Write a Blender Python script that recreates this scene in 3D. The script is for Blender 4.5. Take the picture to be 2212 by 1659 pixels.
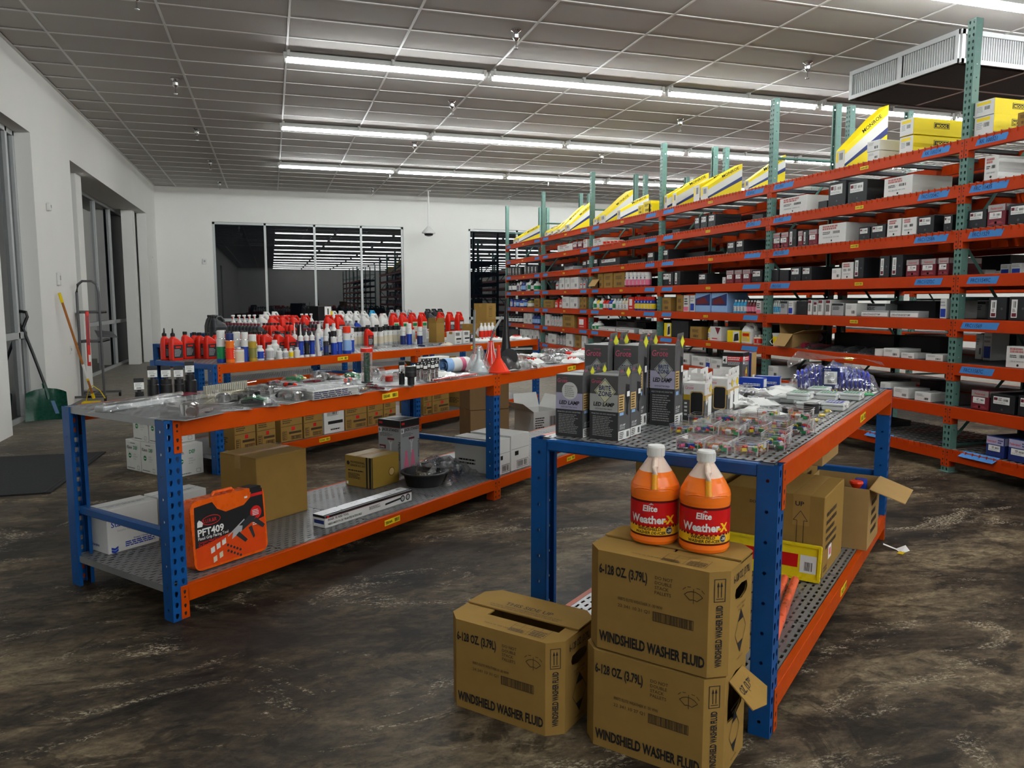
import bpy, math, random
from mathutils import Vector, Matrix
random.seed(7)
SC = bpy.context.scene
COL = SC.collection
for _o in list(bpy.data.objects): bpy.data.objects.remove(_o)
# ---------------------------------------------------------------- camera
cd = bpy.data.cameras.new('camera'); cam = bpy.data.objects.new('camera', cd); COL.objects.link(cam)
cd.sensor_width = 36.0; cd.lens = 36.0 * 1654.1 / 2212.0; cd.clip_start = 0.05; cd.clip_end = 200
cam.location = (0, 0, 1.437)
cam.rotation_euler = (math.pi / 2 - 0.1088, 0, -0.3034)
SC.camera = cam
# ---------------------------------------------------------------- world, exposure
wd = bpy.data.worlds.new('night'); SC.world = wd; wd.use_nodes = True
wd.node_tree.nodes['Background'].inputs[0].default_value = (0.01, 0.013, 0.02, 1)
wd.node_tree.nodes['Background'].inputs[1].default_value = 0.3
SC.view_settings.view_transform = 'Standard'; SC.view_settings.look = 'None'
SC.view_settings.gamma = 1.0; SC.view_settings.use_curve_mapping = False
SC.view_settings.exposure = 0.0
TUBE_POWER = 88.0        # emission strength of every fluorescent tube
SC.cycles.max_bounces = 5; SC.cycles.diffuse_bounces = 3; SC.cycles.glossy_bounces = 3; SC.cycles.transmission_bounces = 3
SC.cycles.transparent_max_bounces = 22; SC.cycles.use_adaptive_sampling = True; SC.cycles.adaptive_threshold = .03
SC.cycles.caustics_reflective = False; SC.cycles.caustics_refractive = False
R_ = math.radians
CEIL = 4.267; WL = -2.685; WB = 21.2; WR = 20.0; WF = -29.0
TANG = R_(39.18)          # all display tables stand at this angle
# ---------------------------------------------------------------- materials
MATS = {}
def lin(c):
    return tuple((x / 12.92 if x <= .04045 else ((x + .055) / 1.055) ** 2.4) for x in c)
def S(r, g, b):           # 0-255 sRGB to linear
    return lin((r / 255., g / 255., b / 255.))
def mat(name, rgb, rough=.5, metal=0., var=.12, scale=30., bump=0., spec=.28, coat=0., emit=None, trans=0., sss=0., rvar=.1):
    if name in MATS: return MATS[name]
    m = bpy.data.materials.new(name); m.use_nodes = True; nt = m.node_tree; N = nt.nodes; L = nt.links
    b = N['Principled BSDF']
    b.inputs['Roughness'].default_value = rough; b.inputs['Metallic'].default_value = metal
    b.inputs['Specular IOR Level'].default_value = spec
    if coat: b.inputs['Coat Weight'].default_value = coat; b.inputs['Coat Roughness'].default_value = .08
    if trans: b.inputs['Transmission Weight'].default_value = trans
    if sss:
        b.inputs['Subsurface Weight'].default_value = sss; b.inputs['Subsurface Radius'].default_value = (.03, .02, .01)
    if emit:
        b.inputs['Emission Color'].default_value = (*rgb, 1); b.inputs['Emission Strength'].default_value = emit
    tc = N.new('ShaderNodeTexCoord'); n = N.new('ShaderNodeTexNoise')
    n.inputs['Scale'].default_value = scale; n.inputs['Detail'].default_value = 3
    L.new(tc.outputs['Object'], n.inputs['Vector'])
    r = N.new('ShaderNodeMixRGB'); r.inputs[1].default_value = (*[max(0, x * (1 - var)) for x in rgb], 1)
    r.inputs[2].default_value = (*[min(1, x * (1 + var)) for x in rgb], 1)
    L.new(n.outputs[0], r.inputs[0]); L.new(r.outputs[0], b.inputs['Base Color'])
    if rvar:
        mr = N.new('ShaderNodeMapRange'); mr.inputs[3].default_value = max(.02, rough - rvar); mr.inputs[4].default_value = min(1, rough + rvar)
        L.new(n.outputs[0], mr.inputs[0]); L.new(mr.outputs[0], b.inputs['Roughness'])
    if bump:
        bp = N.new('ShaderNodeBump'); bp.inputs['Strength'].default_value = bump; bp.inputs['Distance'].default_value = .004
        L.new(n.outputs[0], bp.inputs['Height']); L.new(bp.outputs[0], b.inputs['Normal'])
    MATS[name] = m
    return m
def clear_mat(name, tint=(1, 1, 1), op=.12, rough=.06, milky=0., bump=.35):
    """thin clear plastic: mostly see-through, glossy by fresnel"""
    if name in MATS: return MATS[name]
    m = bpy.data.materials.new(name); m.use_nodes = True; nt = m.node_tree; N = nt.nodes; L = nt.links
    N.remove(N['Principled BSDF']); out = N['Material Output']
    t = N.new('ShaderNodeBsdfTransparent'); t.inputs[0].default_value = (*tint, 1)
    g = N.new('ShaderNodeBsdfGlossy'); g.inputs['Roughness'].default_value = rough; g.inputs[0].default_value = (1, 1, 1, 1)
    fr = N.new('ShaderNodeLayerWeight'); fr.inputs[0].default_value = .35
    mp = N.new('ShaderNodeMapRange'); mp.inputs[3].default_value = op; mp.inputs[4].default_value = .55
    L.new(fr.outputs['Fresnel'], mp.inputs[0])
    x = N.new('ShaderNodeMixShader'); L.new(mp.outputs[0], x.inputs[0]); L.new(t.outputs[0], x.inputs[1]); L.new(g.outputs[0], x.inputs[2])
    o = x
    if milky:
        d = N.new('ShaderNodeBsdfDiffuse'); d.inputs[0].default_value = (.75, .75, .75, 1)
        y = N.new('ShaderNodeMixShader'); y.inputs[0].default_value = milky
        L.new(x.outputs[0], y.inputs[1]); L.new(d.outputs[0], y.inputs[2]); o = y
    n = N.new('ShaderNodeTexNoise'); n.inputs['Scale'].default_value = 38; n.inputs['Detail'].default_value = 2
    tc = N.new('ShaderNodeTexCoord'); L.new(tc.outputs['Object'], n.inputs['Vector'])
    bp = N.new('ShaderNodeBump'); bp.inputs['Strength'].default_value = bump; bp.inputs['Distance'].default_value = .01
    L.new(n.outputs[0], bp.inputs['Height']); L.new(bp.outputs[0], g.inputs['Normal']); L.new(bp.outputs[0], fr.inputs['Normal'])
    L.new(o.outputs[0], out.inputs[0]); MATS[name] = m
    return m
def perf_mat():
    """galvanised sheet with punched slots (the slots are really open)"""
    m = bpy.data.materials.new('perforated_steel'); m.use_nodes = True; nt = m.node_tree; N = nt.nodes; L = nt.links
    b = N['Principled BSDF']; out = N['Material Output']
    b.inputs['Metallic'].default_value = .55; b.inputs['Roughness'].default_value = .42
    tc = N.new('ShaderNodeTexCoord'); sp = N.new('ShaderNodeSeparateXYZ'); L.new(tc.outputs['Object'], sp.inputs[0])
    n = N.new('ShaderNodeTexNoise'); n.inputs['Scale'].default_value = 9; L.new(tc.outputs['Object'], n.inputs['Vector'])
    cr = N.new('ShaderNodeMixRGB'); cr.inputs[1].default_value = (.23, .235, .24, 1); cr.inputs[2].default_value = (.34, .345, .35, 1)
    L.new(n.outputs[0], cr.inputs[0]); L.new(cr.outputs[0], b.inputs['Base Color'])
    def M(op, a, bb):
        q = N.new('ShaderNodeMath'); q.operation = op
        for i, v in enumerate((a, bb)):
            if isinstance(v, (int, float)): q.inputs[i].default_value = v
            else: L.new(v, q.inputs[i])
        return q.outputs[0]
    px, py = .052, .030
    row = M('FLOOR', M('DIVIDE', sp.outputs[1], py), 0)
    off = M('MULTIPLY', M('MODULO', M('ABSOLUTE', row, 0), 2), .5)
    u = M('FRACT', M('ADD', M('DIVIDE', sp.outputs[0], px), off), 0)
    v = M('FRACT', M('DIVIDE', sp.outputs[1], py), 0)
    inu = M('LESS_THAN', M('ABSOLUTE', M('SUBTRACT', u, .5), 0), .30)
    inv = M('LESS_THAN', M('ABSOLUTE', M('SUBTRACT', v, .5), 0), .19)
    geo = N.new('ShaderNodeNewGeometry'); sn = N.new('ShaderNodeSeparateXYZ'); L.new(geo.outputs['True Normal'], sn.inputs[0])
    flat = M('GREATER_THAN', M('ABSOLUTE', sn.outputs[2], 0), .7)
    k = M('MULTIPLY', M('MULTIPLY', inu, inv), flat)
    t = N.new('ShaderNodeBsdfTransparent'); x = N.new('ShaderNodeMixShader')
    L.new(k, x.inputs[0]); L.new(b.outputs[0], x.inputs[1]); L.new(t.outputs[0], x.inputs[2]); L.new(x.outputs[0], out.inputs[0])
    MATS['perforated_steel'] = m
    return m
def floor_mat():
    m = bpy.data.materials.new('worn_concrete'); m.use_nodes = True; nt = m.node_tree; N = nt.nodes; L = nt.links
    b = N['Principled BSDF']
    tc = N.new('ShaderNodeTexCoord'); mp = N.new('ShaderNodeMapping'); mp.inputs['Rotation'].default_value = (0, 0, R_(39))
    mp.inputs['Scale'].default_value = (.7, 1.25, 1); L.new(tc.outputs['Object'], mp.inputs[0])
    def noise(sc, det, rough=.6, dist=0.):
        n = N.new('ShaderNodeTexNoise'); n.inputs['Scale'].default_value = sc; n.inputs['Detail'].default_value = det
        n.inputs['Roughness'].default_value = rough; n.inputs['Distortion'].default_value = dist; L.new(mp.outputs[0], n.inputs['Vector']); return n.outputs[0]
    def ramp(src, stops):
        r = N.new('ShaderNodeValToRGB'); L.new(src, r.inputs[0]); e = r.color_ramp.elements
        while len(e) < len(stops): e.new(.5)
        for el, (p, c) in zip(e, stops): el.position = p; el.color = (*c, 1) if len(c) == 3 else c
        return r.outputs[0]
    base = ramp(noise(1.3, 5, .68, .6), [(.36, (.022, .016, .010)), (.47, (.060, .044, .028)), (.56, (.125, .094, .058)), (.68, (.235, .185, .118))])
    def mul(a, b_, k):
        x = N.new('ShaderNodeMixRGB'); x.blend_type = 'MULTIPLY'; x.inputs[0].default_value = k; L.new(a, x.inputs[1]); L.new(b_, x.inputs[2]); return x.outputs[0]
    big = ramp(noise(.42, 3, .6, .4), [(.40, (.40, .38, .36)), (.50, (.85, .84, .82)), (.60, (1.15, 1.13, 1.08))])
    fine = ramp(noise(17, 6, .8, .3), [(.34, (.16, .16, .16)), (.5, (.85, .85, .85)), (.66, (1.6, 1.6, 1.6))])
    stain = ramp(noise(2.6, 5, .7, 1.5), [(.42, (.22, .20, .18)), (.47, (1, 1, 1))])
    mx = mul(mul(mul(base, big, 1.), fine, .9), stain, .75)
    # paler towards the windows: cleaner slab, plus the wall's grazing reflection painted in
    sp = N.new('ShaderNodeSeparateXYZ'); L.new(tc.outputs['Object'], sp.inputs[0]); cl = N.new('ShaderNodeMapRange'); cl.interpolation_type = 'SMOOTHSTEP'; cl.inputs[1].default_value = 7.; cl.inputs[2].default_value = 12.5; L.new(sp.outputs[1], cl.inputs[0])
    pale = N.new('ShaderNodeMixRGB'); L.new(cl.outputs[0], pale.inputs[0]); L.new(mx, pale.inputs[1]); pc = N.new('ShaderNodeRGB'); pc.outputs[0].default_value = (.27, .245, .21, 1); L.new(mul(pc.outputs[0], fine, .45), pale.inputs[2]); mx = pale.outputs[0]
    # pale scraped patches of old adhesive
    scr = ramp(noise(1.7, 7, .78, 1.4), [(.55, (0, 0, 0)), (.63, (1, 1, 1))]); spk = ramp(noise(70, 3, .8), [(.49, (0, 0, 0)), (.57, (1, 1, 1))])
    m2 = N.new('ShaderNodeMixRGB'); m2.inputs[2].default_value = (.40, .335, .24, 1); L.new(mul(scr, spk, 1.), m2.inputs[0]); L.new(mx, m2.inputs[1])
    L.new(m2.outputs[0], b.inputs['Base Color']); b.inputs['Specular IOR Level'].default_value = .22
    rr = N.new('ShaderNodeMapRange'); rr.inputs[3].default_value = .45; rr.inputs[4].default_value = .75; L.new(noise(3, 2), rr.inputs[0]); L.new(rr.outputs[0], b.inputs['Roughness'])
    bp = N.new('ShaderNodeBump'); bp.inputs['Strength'].default_value = .25; bp.inputs['Distance'].default_value = .004; L.new(noise(30, 3, .7), bp.inputs['Height']); L.new(bp.outputs[0], b.inputs['Normal'])
    return m
# ---------------------------------------------------------------- mesh builder
_TX = {}
def text_mesh(s, bold=0.):
    k = (s, bold)
    if k in _TX: return _TX[k]
    cu = bpy.data.curves.new('t', 'FONT'); cu.body = s; cu.resolution_u = 2; cu.offset = bold; cu.fill_mode = 'FRONT'
    o = bpy.data.objects.new('t', cu); me = bpy.data.meshes.new_from_object(o)
    v = [(p.co.x, p.co.y) for p in me.vertices]; f = [tuple(p.vertices) for p in me.polygons]
    bpy.data.objects.remove(o); bpy.data.curves.remove(cu); bpy.data.meshes.remove(me)
    if not v: v, f = [(0, 0)], []
    x0 = min(p[0] for p in v); x1 = max(p[0] for p in v)
    v = [(p[0] - x0, p[1]) for p in v]
    _TX[k] = (v, f, x1 - x0)
    return _TX[k]
class MB:
    def __init__(s): s.v = []; s.f = []; s.mi = []; s.sm = []; s.mats = []; s.X = None
    def add(s, vs, fs, m, smooth=False):
        if m not in s.mats: s.mats.append(m)
        k = s.mats.index(m); o = len(s.v)
        if s.X is not None: vs = [tuple(s.X @ Vector(p)) for p in vs]
        s.v += [tuple(p) for p in vs]; s.f += [tuple(i + o for i in f) for f in fs]; s.mi += [k] * len(fs); s.sm += [smooth] * len(fs)
        return s
    def box(s, x0, x1, y0, y1, z0, z1, m, bev=0.):
        if bev <= 0:
            v = [(x, y, z) for z in (z0, z1) for y in (y0, y1) for x in (x0, x1)]
            return s.add(v, [(0, 2, 3, 1), (4, 5, 7, 6), (0, 1, 5, 4), (2, 6, 7, 3), (0, 4, 6, 2), (1, 3, 7, 5)], m)
        b = bev; v = []; idx = {}
        for cx in (0, 1):
            for cy in (0, 1):
                for cz in (0, 1):
                    P = [(x0, x1)[cx], (y0, y1)[cy], (z0, z1)[cz]]; I = [b if c == 0 else -b for c in (cx, cy, cz)]
                    for a in range(3):
                        q = [P[i] + (0 if i == a else I[i]) for i in range(3)]
                        idx[(cx, cy, cz, a)] = len(v); v.append(tuple(q))
        F = []
        for a in range(3):
            o1, o2 = [(1, 2), (2, 0), (0, 1)][a]
            for c in (0, 1):
                q = []
                for (u, w) in ((0, 0), (1, 0), (1, 1), (0, 1)):
                    k = [0, 0, 0]; k[a] = c; k[o1] = u; k[o2] = w; q.append(idx[(*k, a)])
                F.append(tuple(q) if c else tuple(q[::-1]))
        for a in range(3):
            o1, o2 = [(1, 2), (2, 0), (0, 1)][a]
            for u in (0, 1):
                for w in (0, 1):
                    k0 = [0, 0, 0]; k0[o1] = u; k0[o2] = w; k1 = list(k0); k1[a] = 1
                    q = (idx[(*k0, o1)], idx[(*k1, o1)], idx[(*k1, o2)], idx[(*k0, o2)])
                    F.append(q if (u + w) % 2 else q[::-1])
        for cx in (0, 1):
            for cy in (0, 1):
                for cz in (0, 1):
                    q = (idx[(cx, cy, cz, 0)], idx[(cx, cy, cz, 1)], idx[(cx, cy, cz, 2)])
                    F.append(q if (cx + cy + cz) % 2 else q[::-1])
        return s.add(v, F, m)
    def prism(s, pts, a, b, m, axis='z', smooth=False):
        """extrude polygon pts (2D) from a to b along axis"""
        n = len(pts)
        def P(p, h):
            return {'z': (p[0], p[1], h), 'y': (p[0], h, p[1]), 'x': (h, p[0], p[1])}[axis]
        v = [P(p, a) for p in pts] + [P(p, b) for p in pts]
        f = [(i, (i + 1) % n, n + (i + 1) % n, n + i) for i in range(n)]
        s.add(v, f, m, smooth); s.add(v, [tuple(range(n))[::-1], tuple(range(n, 2 * n))], m)
        return s
    def lathe(s, prof, m, n=12, c=(0, 0), smooth=True, mats=None, cap=True):
        """prof: [(r,z)...]; mats: optional material per segment"""
        for i in range(len(prof) - 1):
            (r0, z0), (r1, z1) = prof[i], prof[i + 1]
            v = [(c[0] + r0 * math.cos(2 * math.pi * k / n), c[1] + r0 * math.sin(2 * math.pi * k / n), z0) for k in range(n)]
            v += [(c[0] + r1 * math.cos(2 * math.pi * k / n), c[1] + r1 * math.sin(2 * math.pi * k / n), z1) for k in range(n)]
            s.add(v, [(k, (k + 1) % n, n + (k + 1) % n, n + k) for k in range(n)], mats[i] if mats else m, smooth)
        if cap:
            for (r, z), up, mm in ((prof[0], 0, mats[0] if mats else m), (prof[-1], 1, mats[-1] if mats else m)):
                if r > 1e-5:
                    v = [(c[0] + r * math.cos(2 * math.pi * k / n), c[1] + r * math.sin(2 * math.pi * k / n), z) for k in range(n)]
                    s.add(v, [tuple(range(n)) if up else tuple(range(n))[::-1]], mm)
        return s
    def loft(s, secs, m, smooth=True, mats=None, cap=True):
        """secs: list of rings (same point count) of 3D points"""
        n = len(secs[0])
        for i in range(len(secs) - 1):
            s.add(list(secs[i]) + list(secs[i + 1]), [(k, (k + 1) % n, n + (k + 1) % n, n + k) for k in range(n)], mats[i] if mats else m, smooth)
        if cap:
            s.add(secs[0], [tuple(range(n))[::-1]], mats[0] if mats else m); s.add(secs[-1], [tuple(range(n))], mats[-1] if mats else m)
        return s
    def tube(s, path, r, m, n=6, smooth=True, closed=False):
        P = [Vector(p) for p in path]; secs = []
        rr = r if isinstance(r, (list, tuple)) else [r] * len(P)
        for i, p in enumerate(P):
            a = P[i - 1] if i > 0 else (P[-1] if closed else p); b = P[(i + 1) % len(P)] if (i < len(P) - 1 or closed) else p
            d = (b - a).normalized(); up = Vector((0, 0, 1)) if abs(d.z) < .9 else Vector((1, 0, 0))
            u = d.cross(up).normalized(); w = u.cross(d)
            secs.append([tuple(p + rr[i] * (math.cos(2 * math.pi * k / n) * u + math.sin(2 * math.pi * k / n) * w)) for k in range(n)])
        if closed: secs.append(secs[0])
        return s.loft([x[::-1] for x in secs], m, smooth, cap=not closed)
    def quad(s, a, b, c, d, m): return s.add([a, b, c, d], [(0, 1, 2, 3)], m)
    # --- printing on a face frame (o,U,V,N)
    def dec(s, fr, u0, v0, u1, v1, m, lift=.0007):
        o, U, V, N = fr; q = [o + U * a + V * b + N * lift for a, b in ((u0, v0), (u1, v0), (u1, v1), (u0, v1))]
        return s.add([tuple(x) for x in q], [(0, 1, 2, 3)], m)
    def poly(s, fr, pts, m, lift=.0009):
        o, U, V, N = fr
        return s.add([tuple(o + U * a + V * b + N * lift) for a, b in pts], [tuple(range(len(pts)))], m)
    def disc(s, fr, u, v, r, m, lift=.0009, n=16, ry=None):
        return s.poly(fr, [(u + r * math.cos(2 * math.pi * k / n), v + (ry or r) * math.sin(2 * math.pi * k / n)) for k in range(n)], m, lift)
    def txt(s, fr, u, v, st, size, m, sx=1., bold=0., lift=.0012, rot=0., al='l', maxw=None, shear=0.):
        tv, tf, w = text_mesh(st, bold); o, U, V, N = fr
        if maxw and w * size * sx > maxw: sx = maxw / (w * size)
        w *= size * sx; off = {'l': 0, 'c': -w / 2, 'r': -w}[al]; c, d = math.cos(rot), math.sin(rot)
        P = []
        for x, y in tv:
            a = x * size * sx + off + shear * y * size; b = y * size
            P.append(tuple(o + U * (u + a * c - b * d) + V * (v + a * d + b * c) + N * lift))
        return s.add(P, tf, m)
    def fine(s, fr, u0, v0, u1, v1, n, m, seed=1, fill=.5, lift=.0010):
        """n lines of unreadable fine print as broken bars"""
        rg = random.Random(seed); h = (v1 - v0) / n
        for i in range(n):
            b = v0 + h * (i + .25); u = u0; end = u1 - rg.random() * .25 * (u1 - u0)
            while u < end - .004:
                w = min(end - u, (u1 - u0) * (.06 + .16 * rg.random()))
                s.dec(fr, u, b, u + w * .86, b + h * fill, m, lift); u += w
        return s
    def bars(s, fr, u0, v0, u1, v1, m, n=11, seed=3, lift=.0012):
        rg = random.Random(seed); u = u0; w = (u1 - u0) / n
        for i in range(n):
            s.dec(fr, u, v0, u + w * (.3 + .5 * rg.random()), v1, m, lift); u += w
        return s
    def frame(s, fr, u0, v0, u1, v1, t, m, lift=.0011):
        s.dec(fr, u0, v0, u1, v0 + t, m, lift); s.dec(fr, u0, v1 - t, u1, v1, m, lift)
        s.dec(fr, u0, v0, u0 + t, v1, m, lift); s.dec(fr, u1 - t, v0, u1, v1, m, lift); return s
    def line(s, fr, pts, t, m, lift=.0012):
        for (a, b), (c, d) in zip(pts, pts[1:]):
            l = math.hypot(c - a, d - b) or 1; nx, ny = -(d - b) / l * t / 2, (c - a) / l * t / 2
            s.poly(fr, [(a - nx, b - ny), (c - nx, d - ny), (c + nx, d + ny), (a + nx, b + ny)], m, lift)
        return s
    def holed(s, fr, w, h, hole, m, lift=0.):
        """rectangle w x h with one hole (8-point convex loop, counter-clockwise from bottom-left)"""
        o, U, V, N = fr; out = [(0, 0), (w / 2, 0), (w, 0), (w, h / 2), (w, h), (w / 2, h), (0, h), (0, h / 2)]
        P = [tuple(o + U * a + V * b + N * lift) for a, b in out + list(hole)]
        return s.add(P, [(i, (i + 1) % 8, 8 + (i + 1) % 8, 8 + i) for i in range(8)], m)
    def mesh(s, name):
        me = bpy.data.meshes.new(name); me.from_pydata(s.v, [], s.f)
        for m in s.mats: me.materials.append(m)
        me.polygons.foreach_set('material_index', s.mi); me.polygons.foreach_set('use_smooth', s.sm)
        if any(s.sm): me.set_sharp_from_angle(angle=R_(42))
        me.update(); return me
def fr(w, d, h, side):
    """printing frame of one side of a w x d x h box standing on z=0, centred in plan; front is -y"""
    V = Vector
    return {'F': (V((-w / 2, -d / 2, 0)), V((1, 0, 0)), V((0, 0, 1)), V((0, -1, 0))),
            'R': (V((w / 2, -d / 2, 0)), V((0, 1, 0)), V((0, 0, 1)), V((1, 0, 0))),
            'L': (V((-w / 2, d / 2, 0)), V((0, -1, 0)), V((0, 0, 1)), V((-1, 0, 0))),
            'K': (V((w / 2, d / 2, 0)), V((-1, 0, 0)), V((0, 0, 1)), V((0, 1, 0))),
            'T': (V((-w / 2, -d / 2, h)), V((1, 0, 0)), V((0, 1, 0)), V((0, 0, 1)))}[side]
def rrect(w, d, z, r=.3, n=3, cx=0., cy=0.):
    """rounded rectangle ring, r as a fraction of the short side"""
    k = min(w, d) / 2 * min(1, r * 2); P = []
    for qx, qy, a0 in ((1, 1, 0), (-1, 1, 90), (-1, -1, 180), (1, -1, 270)):
        for i in range(n):
            a = R_(a0 + 90 * i / (n - 1)); P.append((cx + qx * (w / 2 - k) + k * math.cos(a), cy + qy * (d / 2 - k) + k * math.sin(a), z))
    return P
# ---------------------------------------------------------------- objects
def obj(name, me, parent=None, loc=(0, 0, 0), rz=0., rot=None):
    if isinstance(me, MB): me = me.mesh(name)
    o = bpy.data.objects.new(name, me); COL.objects.link(o); o.location = loc
    o.rotation_euler = rot if rot else (0, 0, rz)
    if parent is not None: o.parent = parent
    return o
def tag(o, label, cat, group=None):
    o['label'] = label; o['category'] = cat
    if group: o['group'] = group
    return o
def struct(o):
    o['kind'] = 'structure'; return o
def spawn(kind, loc, rz, label, group=None, scale=None, rot=None):
    """kind = (name, category, mesh-or-None, [(part, mesh, [(sub, mesh)...])...]); every copy shares mesh data"""
    name, cat, me, parts = kind
    if isinstance(me, MB): raise TypeError
    o = obj(name, me, None, loc, rz, rot); tag(o, label, cat, group)
    if scale: o.scale = scale
    for pt in parts:
        q = obj(pt[0], pt[1], o)
        for sb in (pt[2] if len(pt) > 2 else ()): obj(sb[0], sb[1], q)
    return o
_K = {}
def kind(key, fn, *a):
    if key not in _K: _K[key] = fn(*a)
    return _K[key]
ORD = ['first', 'second', 'third', 'fourth', 'fifth', 'sixth', 'seventh', 'eighth', 'ninth', 'tenth', 'eleventh', 'twelfth', 'thirteenth', 'fourteenth', 'fifteenth', 'sixteenth', 'seventeenth', 'eighteenth', 'nineteenth', 'twentieth']
def TL(tb, s, t, z=0.):
    """point on a table: s along its front edge from the near end, t back from the front"""
    ox, oy = tb; c, d = math.cos(TANG), math.sin(TANG)
    return (ox + s * c - t * d, oy + s * d + t * c, z)
TB_L = (-.462, 3.597); TB_R = (1.5175, 2.017); TB_C = (-.4685, 6.657); TB_D = (-.82, 9.44); TB_E = (-.70, 12.66)
TOPZ = .914; LOWZ = .155
# ---------------------------------------------------------------- shared materials
M_wall = mat('painted_drywall', (.80, .795, .765), .75, var=.03, scale=2, spec=.2)
M_white = mat('white_enamel', (.72, .72, .70), .4, var=.04)
M_frame = mat('silver_frame', (.46, .48, .48), .45, .3, var=.05)
M_tile = mat('ceiling_board', (.50, .478, .455), .9, var=.06, scale=160, bump=.25, spec=.1)
M_tee = mat('ceiling_tee_paint', (.74, .73, .71), .5, var=.03)
M_orange = mat('orange_beam_paint', (.44, .050, .0006), .40, var=.1, scale=14, spec=.14)
M_ored = mat('red_orange_beam_paint', (.42, .034, .0006), .44, var=.12, scale=12, spec=.14)
M_blue = mat('blue_post_paint', (.004, .066, .24), .35, var=.16, scale=14)
M_green = mat('green_post_paint', (.085, .175, .150), .38, var=.16, scale=14)
M_steel = mat('galvanised_steel', (.30, .31, .32), .4, .6, var=.15, scale=12)
M_dsteel = mat('dark_steel_channel', (.075, .082, .09), .45, .4, var=.15)
M_chrome = mat('chrome', (.62, .62, .63), .18, 1., var=.05)
M_perf = perf_mat()
M_card = mat('corrugated_cardboard', (.270, .160, .043), .82, var=.09, scale=16, spec=.08, bump=.08)
M_card2 = mat('pale_cardboard', (.36, .225, .090), .82, var=.08, scale=16, spec=.08, bump=.08)
M_kraft = mat('cut_kraft_edge', (.47, .32, .16), .8, var=.1, scale=60, spec=.1)
M_wbox = mat('white_coated_board', (.66, .66, .64), .5, var=.04, scale=8)
M_gbox = mat('grey_coated_board', (.33, .34, .35), .5, var=.05, scale=8)
M_kbox = mat('black_coated_board', (.012, .013, .016), .42, var=.2, scale=8)
M_maroon = mat('maroon_coated_board', (.13, .012, .022), .42, var=.12, scale=8)
M_navy = mat('navy_coated_board', (.012, .025, .13), .42, var=.12, scale=8)
M_yel = mat('yellow_coated_board', (.80, .62, .005), .45, var=.06, scale=8)
M_ink = mat('black_ink', (.010, .010, .011), .6, var=.1)
M_dink = mat('brown_ink', (.05, .03, .012), .7, var=.1)
M_paper = mat('white_paper', (.76, .76, .74), .6, var=.03)
M_black = mat('black_plastic', (.012, .012, .013), .38, var=.2)
M_rubber = mat('black_rubber', (.010, .010, .011), .75, var=.2)
M_tapeb = mat('blue_painter_tape', (.05, .22, .55), .6, var=.12, scale=40)
M_ylab = mat('yellow_label', (.80, .60, .02), .45, var=.05)
M_red = mat('red_print', (.55, .012, .012), .45, var=.08)
M_wpl = mat('white_plastic', (.70, .70, .68), .35, var=.04)
M_clear = clear_mat('clear_plastic', op=.10)
M_hard = clear_mat('clear_hard_plastic', op=.05, bump=0)
M_bag = clear_mat('plastic_bag', op=.07, rough=.08, milky=.025)
M_glassw = mat('night_glass', (.003, .0045, .007), .006, var=.0, spec=.62, rvar=0)
M_tube = mat('lit_tube', (.96, 1., .99), .5, emit=TUBE_POWER, var=0)
# ================================================================ the room
def slab(name, x0, x1, y0, y1, z0, z1, m, par=None):
    o = obj(name, MB().box(x0, x1, y0, y1, z0, z1, m), par)
    return struct(o) if par is None else o
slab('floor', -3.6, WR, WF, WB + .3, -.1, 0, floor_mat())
b = MB()
T_ = .62                                          # depth of the window reveals
for y0, y1 in ((WF, -6.0), (-4.4, 1.2), (2.8, 9.33), (10.72, 12.62), (20.3, WB)): b.box(WL - T_, WL, y0, y1, 0, 3.435, M_wall)
b.box(WL - T_, WL, WF, WB, 3.435, CEIL, M_wall)
# free-standing columns in the deep opening
b.box(WL - .2, WL, 19.66, 20.3, 0, 3.435, M_wall); b.box(WL - T_, -2.87, 13.78, 14.18, 0, 3.435, M_wall); b.box(-3.10, -2.87, 19.0, 19.3, 0, 3.435, M_wall)
wall_left = struct(obj('wall_left', b))
b = MB()
b.box(WL - T_, -1.37, WB, WB + .3, 0, CEIL, M_wall); b.box(3.52, 5.36, WB, WB + .3, 0, CEIL, M_wall); b.box(11.2, WR, WB, WB + .3, 0, CEIL, M_wall)
b.box(-1.37, 3.52, WB, WB + .3, 3.43, CEIL, M_wall); b.box(5.36, 11.2, WB, WB + .3, 3.43, CEIL, M_wall)
wall_back = struct(obj('wall_back', b))
slab('wall_right', WR, WR + .2, WF, WB, 0, CEIL, M_wall); slab('wall_front', WL - T_, WR, WF - .2, WF, 0, CEIL, M_wall)
# --- windows: frame, mullions and panes
def window(name, axis, a0, a1, cuts, pos, z1, tran, z0=.06):
    """a window in plane `pos`; axis 'x' = back wall, 'y' = left wall; cuts = mullion positions"""
    root = struct(obj(name, MB().box(*( (a0, a1, pos, pos + .07) if axis == 'x' else (pos - .07, pos, a0, a1) ), 0, z0, M_frame)))
    def bar(n, a, b_, c, d, w=.035, m=M_frame):
        q = (a, b_, pos - .02, pos + .07) if axis == 'x' else (pos - .07, pos + .02, a, b_)
        obj(n, MB().box(*q, c, d, m, .004), root)
    for c in [a0 + .03] + list(cuts) + [a1 - .03]: bar('mullion', c - .03, c + .03, z0, z1)
    bar('head_rail', a0, a1, z1 - .06, z1); bar('transom', a0, a1, tran - .04, tran + .04)
    E = [a0 + .03] + list(cuts) + [a1 - .03]
    for u, v in zip(E, E[1:]):
        for c, d in ((z0, tran - .04), (tran + .04, z1 - .06)):
            q = (u + .03, v - .03, pos + .02, pos + .03) if axis == 'x' else (pos - .03, pos - .02, u + .03, v - .03)
            obj('pane', MB().box(*q, c, d, M_glassw), root)
    return root
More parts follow.
